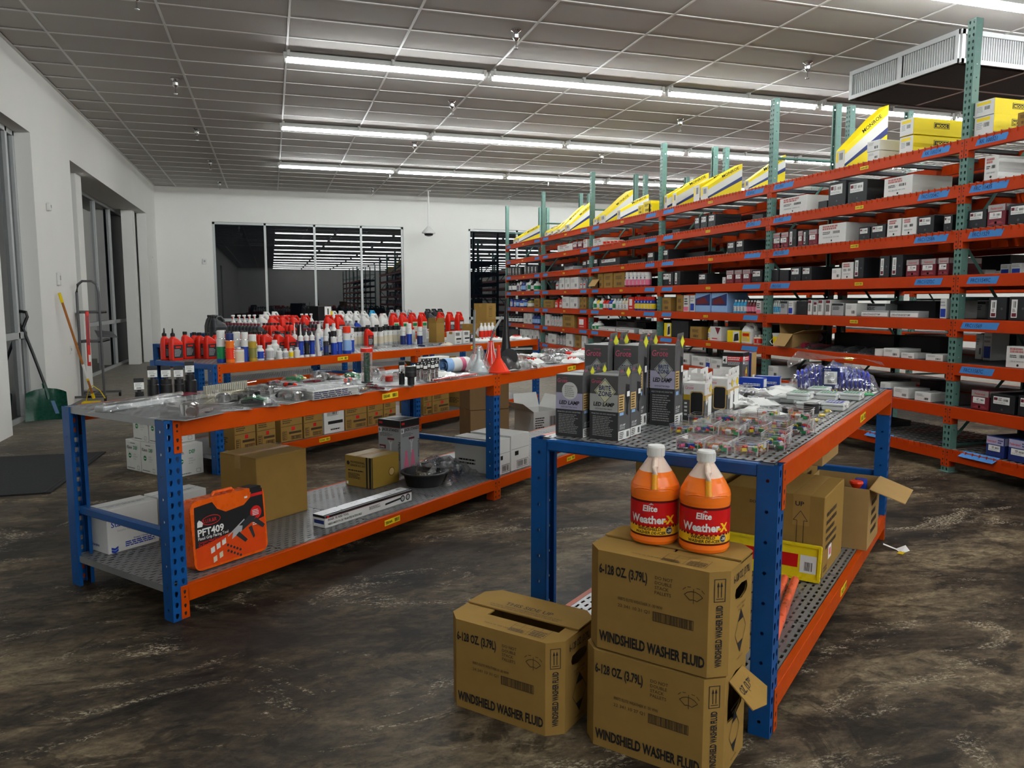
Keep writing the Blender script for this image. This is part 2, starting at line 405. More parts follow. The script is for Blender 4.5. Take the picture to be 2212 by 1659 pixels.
window('window_1', 'x', -1.37, 3.52, (-.09, 1.16, 2.38), WB + .06, 3.43, .93)
window('window_2', 'x', 5.36, 11.2, (6.8, 8.2, 9.7), WB + .06, 3.43, .93)
window('window_3', 'y', 9.33, 10.72, (10.42,), WL - .19, 3.435, 1.02)
window('window_4', 'y', 14.1, 20.3, (15.6, 17.05, 18.55), WL - .57, 3.435, .98)
window('window_5', 'y', 12.62, 13.8, (13.2,), WL - .57, 3.435, .98)
window('window_6', 'y', 2.8 - 1.6, 2.8, (2.0,), WL - .45, 3.435, .98)
window('window_7', 'y', -6.0, -4.4, (-5.2,), WL - .45, 3.435, .98)
# --- ceiling: a slab, lay-in tiles and the tee grid
ceiling = struct(obj('ceiling', MB().box(WL - T_, WR, WF, WB + .3, CEIL + .012, CEIL + .1, M_tile)))
X0, Y0, TX, TY = .266, 8.347, 1.2192, .6096
tile = MB().box(-TX / 2 + .014, TX / 2 - .014, -TY / 2 + .014, TY / 2 - .014, 0, .012, M_tile, .003).mesh('ceiling_tile')
n = 0
for i in range(-3, 10):
    for j in range(-7, 21):
        x, y = X0 + (i + .5) * TX, Y0 + (j + .5) * TY
        if x - TX / 2 < WL: continue
        cx, cy = x * math.cos(.3034) - y * math.sin(.3034), x * math.sin(.3034) + y * math.cos(.3034)
        if abs(cx) > .67 * cy + 1.2 or cy < 4.5 or n > 298: continue
        obj('ceiling_tile', tile, ceiling, (x, y, CEIL)); n += 1
mt = MB().box(-.012, .012, WF, WB, 0, .014, M_tee).mesh('main_tee')
for i in range(-2, 16): obj('main_tee', mt, ceiling, (X0 + i * TX, 0, CEIL - .006))
ct = MB().box(WL, WR, -.012, .012, 0, .013, M_tee).mesh('cross_tee')
for j in range(-14, 21): obj('cross_tee', ct, ceiling, (0, Y0 + j * TY, CEIL - .005))
obj('wall_angle', MB().box(WL, WL + .03, WF, WB, CEIL - .006, CEIL + .006, M_tee).box(WL, WR, WB - .03, WB, CEIL - .006, CEIL + .006, M_tee), ceiling)
# --- strip lights (8 ft, bare tubes)
def strip_kind():
    ln = 2.40; body = MB(); body.box(.03, ln - .03, -.034, .034, -.080, -.015, M_white, .006)
    body.box(.03, ln - .03, -.072, .072, -.0845, -.080, M_white)
    tubes = [_tube(ln, 0)]
    ends = []
    for x in (.0, ln - .05):
        e = MB(); e.box(x, x + .05, -.07, .07, -.075, -.055, M_white, .004); e.box(x + .012, x + .038, -.024, .024, -.135, -.07, M_white, .006); e.box(x + .004, x + .046, -.07, -.055, -.10, -.03, M_white, .004); ends.append(e.mesh('lamp_holder'))
    hang = []
    for x in (.06, 1.25):
        h = MB(); h.box(x - .02, x + .02, -.06, .06, -.03, 0, M_white, .003); h.box(x - .015, x + .015, -.075, -.055, -.07, -.01, M_white, .003); hang.append(h.mesh('hanger_clip'))
    return ('strip_light', 'ceiling light', None, [('housing', body.mesh('housing'))] + [('tube_lamp', t) for t in tubes] + [('lamp_holder', e) for e in ends] + [('hanger_clip', h) for h in hang])
def _tube(ln, y):
    t = MB(); P = [(.05, y, -.110), (ln - .05, y, -.110)]; t.tube(P, .019, M_tube, 6); return t.mesh('tube_lamp')
KL = strip_kind()
ROWN = ['row nearest the back wall', 'second row from the back wall', 'third row from the back wall', 'row above the near racks']
for k in range(13):
    y = 16.76 - 3.657 * k
    for i in range(8):
        x = .22 + 2.438 * i
        if k >= 4: lab = 'bare-tube strip light mirrored in the dark back windows'
        else: lab = '%s bare-tube strip light from the left in the %s' % (ORD[i], ROWN[k])
        spawn(KL, (x, y, CEIL), 0, lab, 'strip lights mirrored in the windows' if k >= 4 else 'ceiling strip lights')
# --- sprinkler heads
b = MB(); b.lathe([(.0, 0), (.045, 0), (.045, -.012), (.02, -.03), (.02, -.05)][::-1], M_chrome, 12)
h2 = MB().lathe([(.012, -.10), (.03, -.075), (.034, -.05)], M_chrome, 10)
h3 = MB(); h3.lathe([(.02, -.165), (.021, -.160)], M_chrome, 10); h3.tube([(.0, 0, -.10), (0, 0, -.16)], .006, M_chrome)
KS = ('sprinkler_head', 'sprinkler', None, [('escutcheon', b.mesh('escutcheon')), ('sprinkler_body', h2.mesh('sprinkler_body')), ('deflector', h3.mesh('deflector'))])
SN = {-1.08: 'left', 2.55: 'middle', 6.2: 'right'}
for x in (-1.08, 2.55, 6.2):
    for j, y in enumerate((20.0, 17.0, 14.0, 11.0, 8.0)):
        spawn(KS, (x, y, CEIL), .4, 'chrome ceiling sprinkler, %s from the back wall in the %s line' % (ORD[j], SN[x]), 'ceiling sprinklers', (1.2, 1.2, 1.2))
# --- camera dome on a pendant pole
root = tag(obj('dome_camera', None, None, (3.985, 20.0, CEIL)), 'white dome camera hanging on a pole between the two back windows', 'security camera')
obj('pole', MB().tube([(0, 0, 0), (0, 0, -.93)], .022, M_white, 8), root)
obj('ceiling_plate', MB().lathe([(.07, -.02), (.07, 0)], M_white, 12), root)
obj('housing', MB().lathe([(.17, -1.10), (.18, -1.07), (.12, -1.0), (.05, -.93), (.03, -.91)], M_white, 18), root)
obj('dome', MB().lathe([(.03, -1.17), (.10, -1.15), (.125, -1.10)], M_black, 18), root)
# --- hanging air diffuser box
root = tag(obj('air_diffuser', None, None, (8.0, 7.4, CEIL)), 'square white ceiling air diffuser with louvred sides and dark underside', 'air diffuser')
w, z0 = 1.0, -.34
M_grille = mat('grille_dark', (.035, .033, .035), .7, var=.1)
M_dif = mat('diffuser_white', (.50, .51, .52), .4, var=.05)
obj('plenum', MB().box(-w + .03, w - .03, -w + .22, w - .22, z0 + .03, 0, M_grille), root)
bm = MB()
for s in (-1, 1):
    bm.box(-w, w, s * .80 - .02 * (s < 0), s * .80 + .02 * (s > 0), z0, z0 + .045, M_dif); bm.box(-w, w, s * .80 - .02 * (s < 0), s * .80 + .02 * (s > 0), -.05, 0, M_dif)
    bm.box(s * w - .02, s * w, -.8, .8, z0, z0 + .045, M_dif); bm.box(s * w - .02, s * w, -.8, .8, -.05, 0, M_dif)
    for q in (-1, 0, 1): bm.box(s * w - .021, s * w, q * .78 - .02, q * .78 + .02, z0, 0, M_dif); bm.box(q * .97 - .02, q * .97 + .02, s * .80 - .02, s * .80 + .02, z0, 0, M_dif)
obj('face_frame', bm, root)
lv = MB().box(-.012, .012, -.006, .006, z0 + .045, -.05, M_dif).mesh('louver_blade')
for k in range(46):
    y = -.74 + k * .033
    if abs(y) > .03: obj('louver_blade', lv, root, (-w + .014, y, 0))
for k in range(58):
    x = -.93 + k * .033
    if abs(x) > .03: obj('louver_blade', lv, root, (x, -.79, 0), math.pi / 2)
for x0, x1 in ((-.95, -.02), (.02, .95)):
    for y0, y1 in ((-.74, -.02), (.02, .74)): obj('return_grille', MB().box(x0, x1, y0, y1, z0, z0 + .02, M_grille), root)
M_bsurf = mat('brown_liner', (.06, .045, .04), .7)
obj('bottom_trim', MB().box(-w, w, .76, .8, z0 - .005, z0, M_bsurf).box(.96, w, -.8, .8, z0 - .005, z0, M_bsurf).box(-.02, .02, -.8, .8, z0 - .002, z0 + .02, M_tee).box(-w, w, -.02, .02, z0 - .002, z0 + .02, M_tee), root)
# --- small wall fittings
def plate(name, label, cat, loc, rz, w, h, d, extra=None):
    me = MB().box(-w / 2, w / 2, -d, 0, -h / 2, h / 2, M_wpl, min(w, d) * .2); o = tag(obj(name, me, None, loc, rz), label, cat)
    if extra: obj(extra, MB().box(-w * .22, w * .22, -d - .004, -d, -h * .1, h * .25, M_gbox), o)
    return o
plate('thermostat', 'small white thermostat on the back wall beside the window', 'thermostat', (-1.58, WB, 2.42), 0, .10, .13, .03, 'display')
plate('alarm_keypad', 'white upright keypad on the pier above the shovel', 'keypad', (WL, 11.55, 1.72), R_(90), .09, .17, .035, 'display')
plate('motion_sensor', 'tiny white sensor high on the wall pier near the left edge', 'sensor', (WL, 11.25, 2.62), R_(90), .07, .10, .05, 'lens')
plate('wall_switch', 'tiny white switch plate in the far corner of the left wall', 'switch', (WL, 20.3, 2.45), R_(90), .07, .11, .012, 'rocker')
plate('outlet_cover', 'tiny white outlet low on the pier behind the pole', 'outlet', (WL, 12.0, .75), R_(90), .07, .11, .012, 'socket_face')
# ================================================================ pallet racking
PITCH = .0508
def teardrop(cx, cy, r):
    return [(cx - r * .42, cy - r * 1.15), (cx, cy - r * 1.35), (cx + r * .42, cy - r * 1.15), (cx + r * .85, cy + r * .05), (cx + r * .72, cy + r * .85), (cx, cy + r * 1.1), (cx - r * .72, cy + r * .85), (cx - r * .85, cy + r * .05)]
def circ8(cx, cy, r): return [(cx + r * math.cos(R_(225 + 45 * k)), cy + r * math.sin(R_(225 + 45 * k))) for k in range(8)]
def post_mesh(h, m, w=.076, d=.07):
    """C-shaped upright, punched front face towards -y, open at the back"""
    b = MB(); n = int(round(h / PITCH)); pz = h / n; V = Vector
    for i in range(n):
        for c in range(2):
            b.holed((V((-w / 2 + c * w / 2, 0, i * pz)), V((1, 0, 0)), V((0, 0, 1)), V((0, -1, 0))), w / 2, pz, teardrop(w / 4, pz * .5, .0105), m)
    for i in range(n // 2):
        for s, U in ((1, V((0, 1, 0))), (-1, V((0, -1, 0)))):
            o = V((s * w / 2, 0 if s > 0 else d, i * 2 * pz))
            b.holed((o, U, V((0, 0, 1)), V((s, 0, 0))), d, 2 * pz, circ8(d * .5, pz, .006), m)
    if n % 2:
        for s in (1, -1): b.add([(s * w / 2, 0, (n - 1) * pz), (s * w / 2, d, (n - 1) * pz), (s * w / 2, d, h), (s * w / 2, 0, h)], [(0, 1, 2, 3)], m)
    for s in (1, -1): b.box(min(s * w / 2, s * (w / 2 - .018)), max(s * w / 2, s * (w / 2 - .018)), d - .003, d, 0, h, m)
    b.box(-w / 2 + .012, -w / 2 + .014, .002, .02, 0, h, m); b.box(w / 2 - .014, w / 2 - .012, .002, .02, 0, h, m)
    b.box(-.001, .001, .001, .012, 0, h, m)
    return b.mesh('post')
def conn_mesh(s, m, h=.155):
    """beam end connector: half-width front plate with rivets and a side plate; s=-1 left end, +1 right end"""
    b = MB(); x0, x1 = (-.037, .0) if s < 0 else (.0, .037)
    b.box(x0, x1, -.004, -.0005, -h, .0, m, .001)
    e = 0 if s < 0 else 0
    b.box(-.0022 if s > 0 else -.001, .001 if s > 0 else .0022, -.004, .062, -h, 0, m)
    for k, z in enumerate((-.028, -.052, -.092, -.128)):
        fx = (Vector(((x0 + x1) / 2, -.004, z)), Vector((1, 0, 0)), Vector((0, 0, 1)), Vector((0, -1, 0)))
        b.poly(fx, [(p[0], p[1]) for p in (teardrop(0, 0, .0075) if k != 1 else circ8(0, 0, .005))], M_ink, .0004)
    return b.mesh('connector')
def beam_mesh(L, h, m, t=.042):
    b = MB(); P = [(0, 0), (t, 0), (t, -h), (0, -h)]
    b.prism([(-.004, -.002), (-.002, 0), (t * .55, 0), (t * .55, -.016), (t, -.016), (t, -h), (-.002, -h), (-.004, -h + .002)][::-1], 0, L, m, 'x')
    return b.mesh('beam')
def yellow_label(txt, w=.105, h=.030):
    b = MB(); b.box(-w / 2, w / 2, -.0016, 0, -h / 2, h / 2, M_ylab); f = (Vector((-w / 2, -.0016, -h / 2)), Vector((1, 0, 0)), Vector((0, 0, 1)), Vector((0, -1, 0)))
    b.txt(f, w * .06, h * .25, txt, h * .72, M_ink, .9, .012, maxw=w * .52); b.bars(f, w * .64, h * .2, w * .94, h * .82, M_ink, 8)
    return b.mesh('bin_label')
def tape_mesh(txt, w=.26, h=.055, sk=.012, seed=0):
    rg = random.Random(seed); b = MB(); q = [(-w / 2 - sk, -h / 2), (w / 2 - sk, -h / 2 + rg.uniform(-.004, .004)), (w / 2 + sk, h / 2), (-w / 2 + sk, h / 2 + rg.uniform(-.004, .004))]
    b.prism(q, 0, -.0012, M_tapeb, 'y'); f = (Vector((-w / 2, -.0012, -h / 2)), Vector((1, 0, 0)), Vector((0, 0, 1)), Vector((0, -1, 0)))
    if txt: b.txt(f, w * .10, h * .22, txt, h * .78, M_pen, .85, .002, maxw=w * .8, shear=.15)
    return b.mesh('masking_tape')
M_pen = mat('marker_ink', (.01, .02, .12), .6)
SPC = 2.546; RLEN = SPC
ZL = [.196 + .362 * k for k in range(8)]
RX = 5.387; RY = 4.973 + 5 * SPC          # far end of the rack line
FD = .90
def wire_deck_mesh(w=1.215, d=FD):
    b = MB(); r = .0032
    n = 18
    for i in range(n + 1):
        x = -w / 2 + .02 + (w - .04) * i / n
        b.box(x - r, x + r, -.008, d + .004, .001, .001 + 2 * r, M_wire); b.box(x - r, x + r, -.0105, -.004, -.028, .001 + 2 * r, M_ored)
    for j in range(10):
        y = .03 + (d - .06) * j / 9; b.box(-w / 2, w / 2, y - r, y + r, -.002, .001, M_wire)
    return b.mesh('wire_deck')
def chan_mesh(d=FD): return MB().box(-.028, .028, .046, d - .046, -.036, -.001, M_dsteel, .003).mesh('deck_channel')
M_wire = mat('zinc_wire', (.42, .42, .42), .35, .5, var=.1)
M_deck = mat('grey_deck_board', (.055, .055, .058), .55, .2, var=.15)
PM_G = post_mesh(3.66, M_green); WIRE = wire_deck_mesh(); CHAN = chan_mesh()
SOLID = MB().box(-.62, .62, .044, FD - .044, -.018, 0, M_deck, .002).mesh('deck_board')
BEAM_R = beam_mesh(SPC - .078, .098, M_ored); CNL = conn_mesh(-1, M_ored, .15); CNR = conn_mesh(1, M_ored, .15)
FOOT = MB().box(-.05, .05, -.02, .10, 0, .006, M_green).mesh('base_plate')
def brace(p, q, r=.016): return MB().tube([p, q], r, M_green, 4, False).mesh('brace')
BR = [brace((0, .06, z), (0, FD - .06, z)) for z in (.22, 1.45, 3.02)] + [brace((0, .06, a), (0, FD - .06, b_)) for a, b_ in ((.26, 1.0), (1.9, 1.0), (1.95, 2.9))]
def rack(label, x, y, rz, nb, wire_levels, levels=range(8), texts=None, chan=True):
    root = tag(obj('pallet_rack', None, None, (x, y, 0), rz), label, 'pallet rack', 'pallet racks')
    for i in range(nb + 1):
        u = obj('upright_frame', None, root, (i * SPC, 0, 0))
        obj('post', PM_G, u); obj('post', PM_G, u, (0, FD, 0), math.pi)
        obj('base_plate', FOOT, u); obj('base_plate', FOOT, u, (0, FD, 0), math.pi)
        for m in BR: obj('brace', m, u)
    for i in range(nb):
        for k in levels:
            for yy, a in ((0, 0), (FD, math.pi)):
                o = obj('beam', BEAM_R, root, (i * SPC + .039 if a == 0 else (i + 1) * SPC - .039, yy, ZL[k]), a)
                obj('connector', CNL, o); obj('connector', CNR, o, (SPC - .078, 0, 0))
                if texts and a == 0: texts(o, i, k)
            for s in (-1, 1):
                xx = (i + .5) * SPC + s * .617
                if k in wire_levels:
                    wo = obj('wire_deck', WIRE, root, (xx, 0, ZL[k]))
                    if chan:
                        for q in (-.4, 0, .4): obj('deck_channel', CHAN, wo, (q, 0, 0))
                else: obj('deck_board', SOLID, root, (xx, 0, ZL[k]))
    return root
BAYCODE = {0: 'AA19', 1: 'AA17', 2: 'AA15', 3: 'AA13', 4: 'AA09', 5: 'AA07'}
LEFTT = {(5, 7): 'RK 100321', (5, 6): 'FRC 11435', (5, 5): 'FRC11529', (5, 4): 'FRC11549C', (5, 3): 'FRC11569', (5, 2): 'FRC11587C',
         (4, 7): 'EC10950', (4, 6): 'EC10952', (4, 5): 'FRC11210', (4, 4): 'FRC11262'}
RIGHTT = {(4, 7): 'RK 100214', (4, 6): 'FRC11204C', (4, 5): 'FRC11258A', (4, 4): 'FRC11272C', (3, 7): 'EC3010C', (3, 6): 'EC10922'}
def rack_texts(o, i, k):
    nm = BAYCODE[i] + 'ABCDEFGH'[k]
    xl = 1.33 if i == 4 else 1.25
    if k > 0: obj('bin_label', yellow_label(nm), o, (xl + .04 * ((k * 7 + i) % 3), -.004, -.05))
    if (i, k) in LEFTT or (i < 4 and k > 0): obj('masking_tape', tape_mesh(LEFTT.get((i, k), ''), .27 + .03 * ((i + k) % 3), seed=i * 9 + k), o, (.21, -.004, -.047))
    if (i, k) in RIGHTT or (i < 4 and k > 0): obj('masking_tape', tape_mesh(RIGHTT.get((i, k), ''), .28 + .03 * ((i + 2 * k) % 3), seed=i * 9 + k + 50), o, (SPC - .078 - .24, -.004, -.047))
rack('long green and orange pallet rack line facing the display tables', RX, RY, -math.pi / 2, 6, (0, 5, 6, 7), texts=rack_texts)
rack('green and orange pallet rack standing back to back behind the front rack', RX + 1.02, RY, -math.pi / 2, 6, (), range(1, 8))
rack('pallet rack seen only as a reflection in the back windows', RX, -6.0, -math.pi / 2, 5, (), range(1, 8))
# ================================================================ low racking used as display tables
BL = SPC - .078 - .031 + .0
TSP = 2.515
PM_B = post_mesh(.914, M_blue)
BEAM_T = beam_mesh(TSP - .078, .078, M_orange); CTL = conn_mesh(-1, M_orange, .152); CTR = conn_mesh(1, M_orange, .152)
def deck_panel(w, d):
    b = MB(); b.box(-w / 2, w / 2, 0, d, -.003, 0, M_perf); b.box(-w / 2, -w / 2 + .002, 0, d, -.032, 0, M_steel); b.box(w / 2 - .002, w / 2, 0, d, -.032, 0, M_steel)
    b.box(-w / 2, w / 2, 0, .002, -.016, 0, M_steel); b.box(-w / 2, w / 2, d - .002, d, -.016, 0, M_steel)
    return b.mesh('deck_panel')
def tbrace(a, d, z, r, h): return MB().box(-r, r, a, d, z - h, z + h, M_blue, .006).mesh('brace')
def table(label, tb, nb, D, codes, brace_z, lower=True):
    root = tag(obj('display_table', None, None, (*tb, 0), TANG), label, 'table', 'rack display tables')
    for i in range(nb + 1):
        u = obj('upright_frame', None, root, (i * TSP + .038, 0, 0))
        obj('post', PM_B, u); obj('post', PM_B, u, (0, D, 0), math.pi)
        for z, r, h in (brace_z if i == 0 else [(.40, .018, .02)]): obj('brace', tbrace(.066, D - .066, z, r, h), u, (-.018 if z > .8 else 0, 0, 0))
    n = 4
    for i in range(nb):
        for k, z in enumerate((LOWZ, TOPZ)):
            for yy, a in ((0, 0), (D, math.pi)):
                o = obj('beam', BEAM_T, root, (i * TSP + .077 if a == 0 else (i + 1) * TSP - .001, yy, z), a)
                obj('connector', CTL, o); obj('connector', CTR, o, (TSP - .078, 0, 0))
                if a == 0 and (i, k) in codes:
                    tx, sx = codes[(i, k)]; obj('bin_label', yellow_label(tx, .135, .034), o, (sx, -.004, -.036), rot=(0, R_(-1.5), 0))
            lip = .035 if brace_z[0][0] < .8 or k == 0 else -.002
            w = (TSP - .01 if i else TSP - .005 + lip) / n
            for q in range(n):
                pk = ('deck', round(w, 4), D); pm = kind(pk, lambda: deck_panel(w - .003, D - .05))
                obj('deck_panel', pm, root, (i * TSP + .04 - (lip if not i else 0) + w * (q + .5), .025, z + .001))
    return root
table('blue and orange display table on the left covered in packaged tools', TB_L, 2, .87, {(0, 0): ('SB04A', 1.36), (0, 1): ('SB04B', 1.36), (1, 1): ('SB02B', 1.05), (1, 0): ('SB02A', 1.05)}, [(.39, .018, .021)])
table('blue and orange display table at right holding lamp boxes and fuse kits', TB_R, 1, .925, {(0, 1): ('SA02B', 1.45), (0, 0): ('SA02A', 1.15)}, [(.893, .018, .022)])
table('blue and orange display table behind the tools, crowded with bottles and cans', TB_C, 2, .89, {(0, 1): ('SC04B', 1.36), (0, 0): ('SC04A', 1.1), (1, 1): ('SC02B', 1.0)}, [(.893, .018, .022)])
table('rear display table crowded with red oil jugs and silver bottles', TB_D, 2, .89, {}, [(.893, .018, .022)])
table('farthest display table by the back window with spray bottles', TB_E, 2, .89, {}, [(.893, .018, .022)])
# ================================================================ kinds of goods (front is -y, stand on z=0)
def CM(name, rgb, rough=.4, **k): return mat(name, rgb, rough, **k)
PAL = {'white': (.68, .68, .66), 'black': (.012, .012, .013), 'red': (.60, .016, .005), 'blue': (.012, .045, .32), 'navy': (.012, .025, .12), 'grey': (.25, .26, .27), 'silver': (.40, .42, .43),
       'dark': (.03, .032, .036), 'orange': (.75, .16, .01), 'gold': (.40, .27, .03), 'yellow': (.80, .58, .01), 'green': (.01, .22, .07), 'maroon': (.16, .012, .025), 'lblue': (.25, .42, .70),
       'pink': (.72, .16, .28), 'cream': (.62, .56, .42), 'brown': (.36, .225, .09), 'olive': (.20, .19, .05), 'teal': (.02, .20, .24), 'clear': (.5, .56, .58), 'aqua': (.03, .30, .55), 'wine': (.12, .012, .016), 'pred': (.70, .035, .008)}
def P_(c): return mat('plastic_' + c, PAL[c], .32, var=.07)
def aerosol(body, low, cap, h=.24, r=.033, band=None):
    b = MB(); b.lathe([(r * .95, 0), (r, .004), (r, h * .30), (r, h * .74), (r * .93, h * .755), (r * .62, h * .80)], P_(body), 14, mats=[P_(low), P_(low), P_(body), M_chrome, P_(body)])
    pl = MB().lathe([(r * 1.012, h * .12), (r * 1.012, h * .50)], P_(band or low), 14, cap=False)
    fx = (Vector((0, -r * 1.02, 0)), Vector((1, 0, 0)), Vector((0, 0, 1)), Vector((0, -1, 0)))
    pl.fine(fx, -r * .5, h * .15, r * .5, h * .44, 5, P_('white') if (band or low) != 'white' else P_('navy'), 4)
    pl.disc(fx, 0, h * .62, r * .28, P_('navy' if body == 'white' else 'white'))
    c = MB().lathe([(r * .90, h * .76), (r * .90, h * .97), (r * .80, h)], P_(cap), 14)
    return ('aerosol_can', 'spray can', b.mesh('aerosol_can'), [('cap', c.mesh('cap')), ('paper_label', pl.mesh('paper_label'))])
def jar(body, cap, h=.12, r=.036, lab='blue'):
    b = MB().lathe([(r * .94, 0), (r, .006), (r, h * .68), (r * .55, h * .82), (r * .5, h * .86)], P_(body), 14)
    c = MB().lathe([(r * .60, h * .84), (r * .60, h * .985), (r * .52, h)], P_(cap), 12)
    l = MB().lathe([(r * 1.015, h * .12), (r * 1.015, h * .6)], P_(lab), 14, cap=False)
    fx = (Vector((0, -r * 1.02, 0)), Vector((1, 0, 0)), Vector((0, 0, 1)), Vector((0, -1, 0))); l.fine(fx, -r * .5, h * .18, r * .5, h * .5, 3, P_('white' if lab != 'white' else 'navy'))
    return ('plastic_jar', 'jar', b.mesh('plastic_jar'), [('cap', c.mesh('cap')), ('paper_label', l.mesh('paper_label'))])
def quart(col, cap='black', lab='dark', nozzle=False, w=.112, d=.064, h=.235):
    m = P_(col); b = MB(); n = 4; ox = -w * .22
    secs = [rrect(w * .96, d * .94, 0, .25, n), rrect(w, d, .008, .25, n), rrect(w, d, h * .58, .25, n), rrect(w * .96, d * .94, h * .66, .28, n, -w * .01)]
    secs += [rrect(w * .62, d * .80, h * .80, .4, n, ox * .75), rrect(w * .30, w * .30, h * .875, .5, n, ox), rrect(w * .27, w * .27, h * .90, .5, n, ox)]
    b.loft(secs, m)
    c = MB(); r = w * .17; c.lathe([(r, h * .89), (r, h * .985), (r * .9, h)], P_(cap), 12, (ox, 0))
    if nozzle: c.lathe([(r * .9, h), (r * .45, h * 1.03), (r * .30, h * 1.16), (r * .22, h * 1.19)], P_(cap), 10, (ox, 0))
    l = MB(); fx = (Vector((-w / 2, -d / 2, 0)), Vector((1, 0, 0)), Vector((0, 0, 1)), Vector((0, -1, 0)))
    l.dec(fx, w * .14, h * .09, w * .9, h * .57, P_(lab)); l.fine(fx, w * .2, h * .14, w * .8, h * .42, 6, P_('silver' if lab != 'white' else 'navy'), 2); l.dec(fx, w * .3, h * .46, w * .75, h * .52, P_('red' if lab != 'red' else 'white'), .001)
    return ('oil_bottle', 'bottle', b.mesh('oil_bottle'), [('cap', c.mesh('cap')), ('paper_label', l.mesh('paper_label'))])
def jug(col, cap='black', lab='dark', w=.20, d=.115, h=.30, lab2='white'):
    """gallon jug: block body, sloped shoulder, handle bow at the back, off-centre neck"""
    m = P_(col); b = MB(); n = 4
    secs = [rrect(w * .97, d * .95, 0, .22, n), rrect(w, d, .01, .22, n), rrect(w, d, h * .60, .22, n), rrect(w * .93, d * .9, h * .70, .3, n, -w * .02), rrect(w * .50, d * .66, h * .84, .4, n, -w * .20), rrect(w * .24, w * .24, h * .91, .5, n, -w * .27), rrect(w * .22, w * .22, h * .94, .5, n, -w * .27)]
    b.loft(secs, m)
    hd = MB().tube([(-w * .17, 0, h * .84), (-w * .02, 0, h * .955), (w * .20, 0, h * .95), (w * .40, 0, h * .83), (w * .43, 0, h * .62)], d * .16, m, 8)
    c = MB().lathe([(w * .135, h * .925), (w * .135, h * .99), (w * .12, h)], P_(cap), 12, (-w * .27, 0))
    l = MB(); fx = (Vector((-w / 2, -d / 2, 0)), Vector((1, 0, 0)), Vector((0, 0, 1)), Vector((0, -1, 0)))
    l.dec(fx, w * .16, h * .10, w * .86, h * .56, P_(lab)); l.dec(fx, w * .2, h * .36, w * .8, h * .50, P_(lab2), .001); l.fine(fx, w * .22, h * .13, w * .8, h * .33, 5, P_('silver'), 5)
    return ('oil_jug', 'jug', b.mesh('oil_jug'), [('handle', hd.mesh('handle')), ('cap', c.mesh('cap')), ('paper_label', l.mesh('paper_label'))])
def caulk(band, low='white', nozzle=True, h=.215, r=.025):
    b = MB().lathe([(r, 0), (r, h * .86), (r * .9, h * .90), (r * .35, h * .94), (r * .3, h * .96)], P_('white'), 12)
    l = MB().lathe([(r * 1.02, h * .10), (r * 1.02, h * .62)], P_(band), 12, cap=False).lathe([(r * 1.02, h * .62), (r * 1.02, h * .70)], P_('navy'), 12, cap=False)
    fx = (Vector((0, -r * 1.03, 0)), Vector((1, 0, 0)), Vector((0, 0, 1)), Vector((0, -1, 0))); l.fine(fx, -r * .5, h * .16, r * .5, h * .5, 6, P_('white')); l.disc(fx, 0, h * .78, r * .4, P_('red'))
    p = [('paper_label', l.mesh('paper_label'))]
    z = h * 1.42 if nozzle else h * 1.08
    p.append(('nozzle', MB().lathe([(r * .36, h * .95), (r * .12, z)], P_('white'), 8).mesh('nozzle')))
    return ('sealant_tube', 'sealant tube', b.mesh('sealant_tube'), p)
def sprayer(body='white', head='white', trig='red', h=.26, r=.042, lab='red'):
    b = MB().lathe([(r * .95, 0), (r, .006), (r, h * .48), (r * .8, h * .60), (r * .34, h * .74), (r * .3, h * .80)], P_(body), 12)
    hd = MB(); hd.box(-r * .95, r * .75, -r * .28, r * .28, h * .90, h, P_(head), .006); hd.lathe([(r * .38, h * .78), (r * .36, h * .9)], P_(head), 10); hd.box(-r * 1.15, -r * .9, -r * .14, r * .14, h * .935, h * .975, P_(head))
    t = MB().box(-r * .62, -r * .42, -r * .16, r * .16, h * .76, h * .91, P_(trig), .004)
    l = MB().lathe([(r * 1.01, h * .08), (r * 1.01, h * .42)], P_(lab), 12, cap=False)
    return ('spray_bottle', 'spray bottle', b.mesh('spray_bottle'), [('spray_head', hd.mesh('spray_head')), ('trigger', t.mesh('trigger')), ('paper_label', l.mesh('paper_label'))])
def bottle(body, cap='white', lab='blue', h=.20, r=.034, low=None):
    b = MB().lathe([(r * .94, 0), (r, .006), (r, h * .45), (r, h * .62), (r * .8, h * .74), (r * .38, h * .86), (r * .35, h * .89)], P_(body), 12, mats=[P_(low or body), P_(low or body)] + [P_(body)] * 4)
    c = MB().lathe([(r * .44, h * .87), (r * .42, h * .99), (r * .36, h)], P_(cap), 10)
    l = MB().lathe([(r * 1.012, h * .14), (r * 1.012, h * .52)], P_(lab), 12, cap=False)
    fx = (Vector((0, -r * 1.02, 0)), Vector((1, 0, 0)), Vector((0, 0, 1)), Vector((0, -1, 0))); l.fine(fx, -r * .5, h * .18, r * .5, h * .46, 3, P_('white' if lab not in ('white', 'clear') else 'navy'))
    return ('round_bottle', 'bottle', b.mesh('round_bottle'), [('cap', c.mesh('cap')), ('paper_label', l.mesh('paper_label'))])
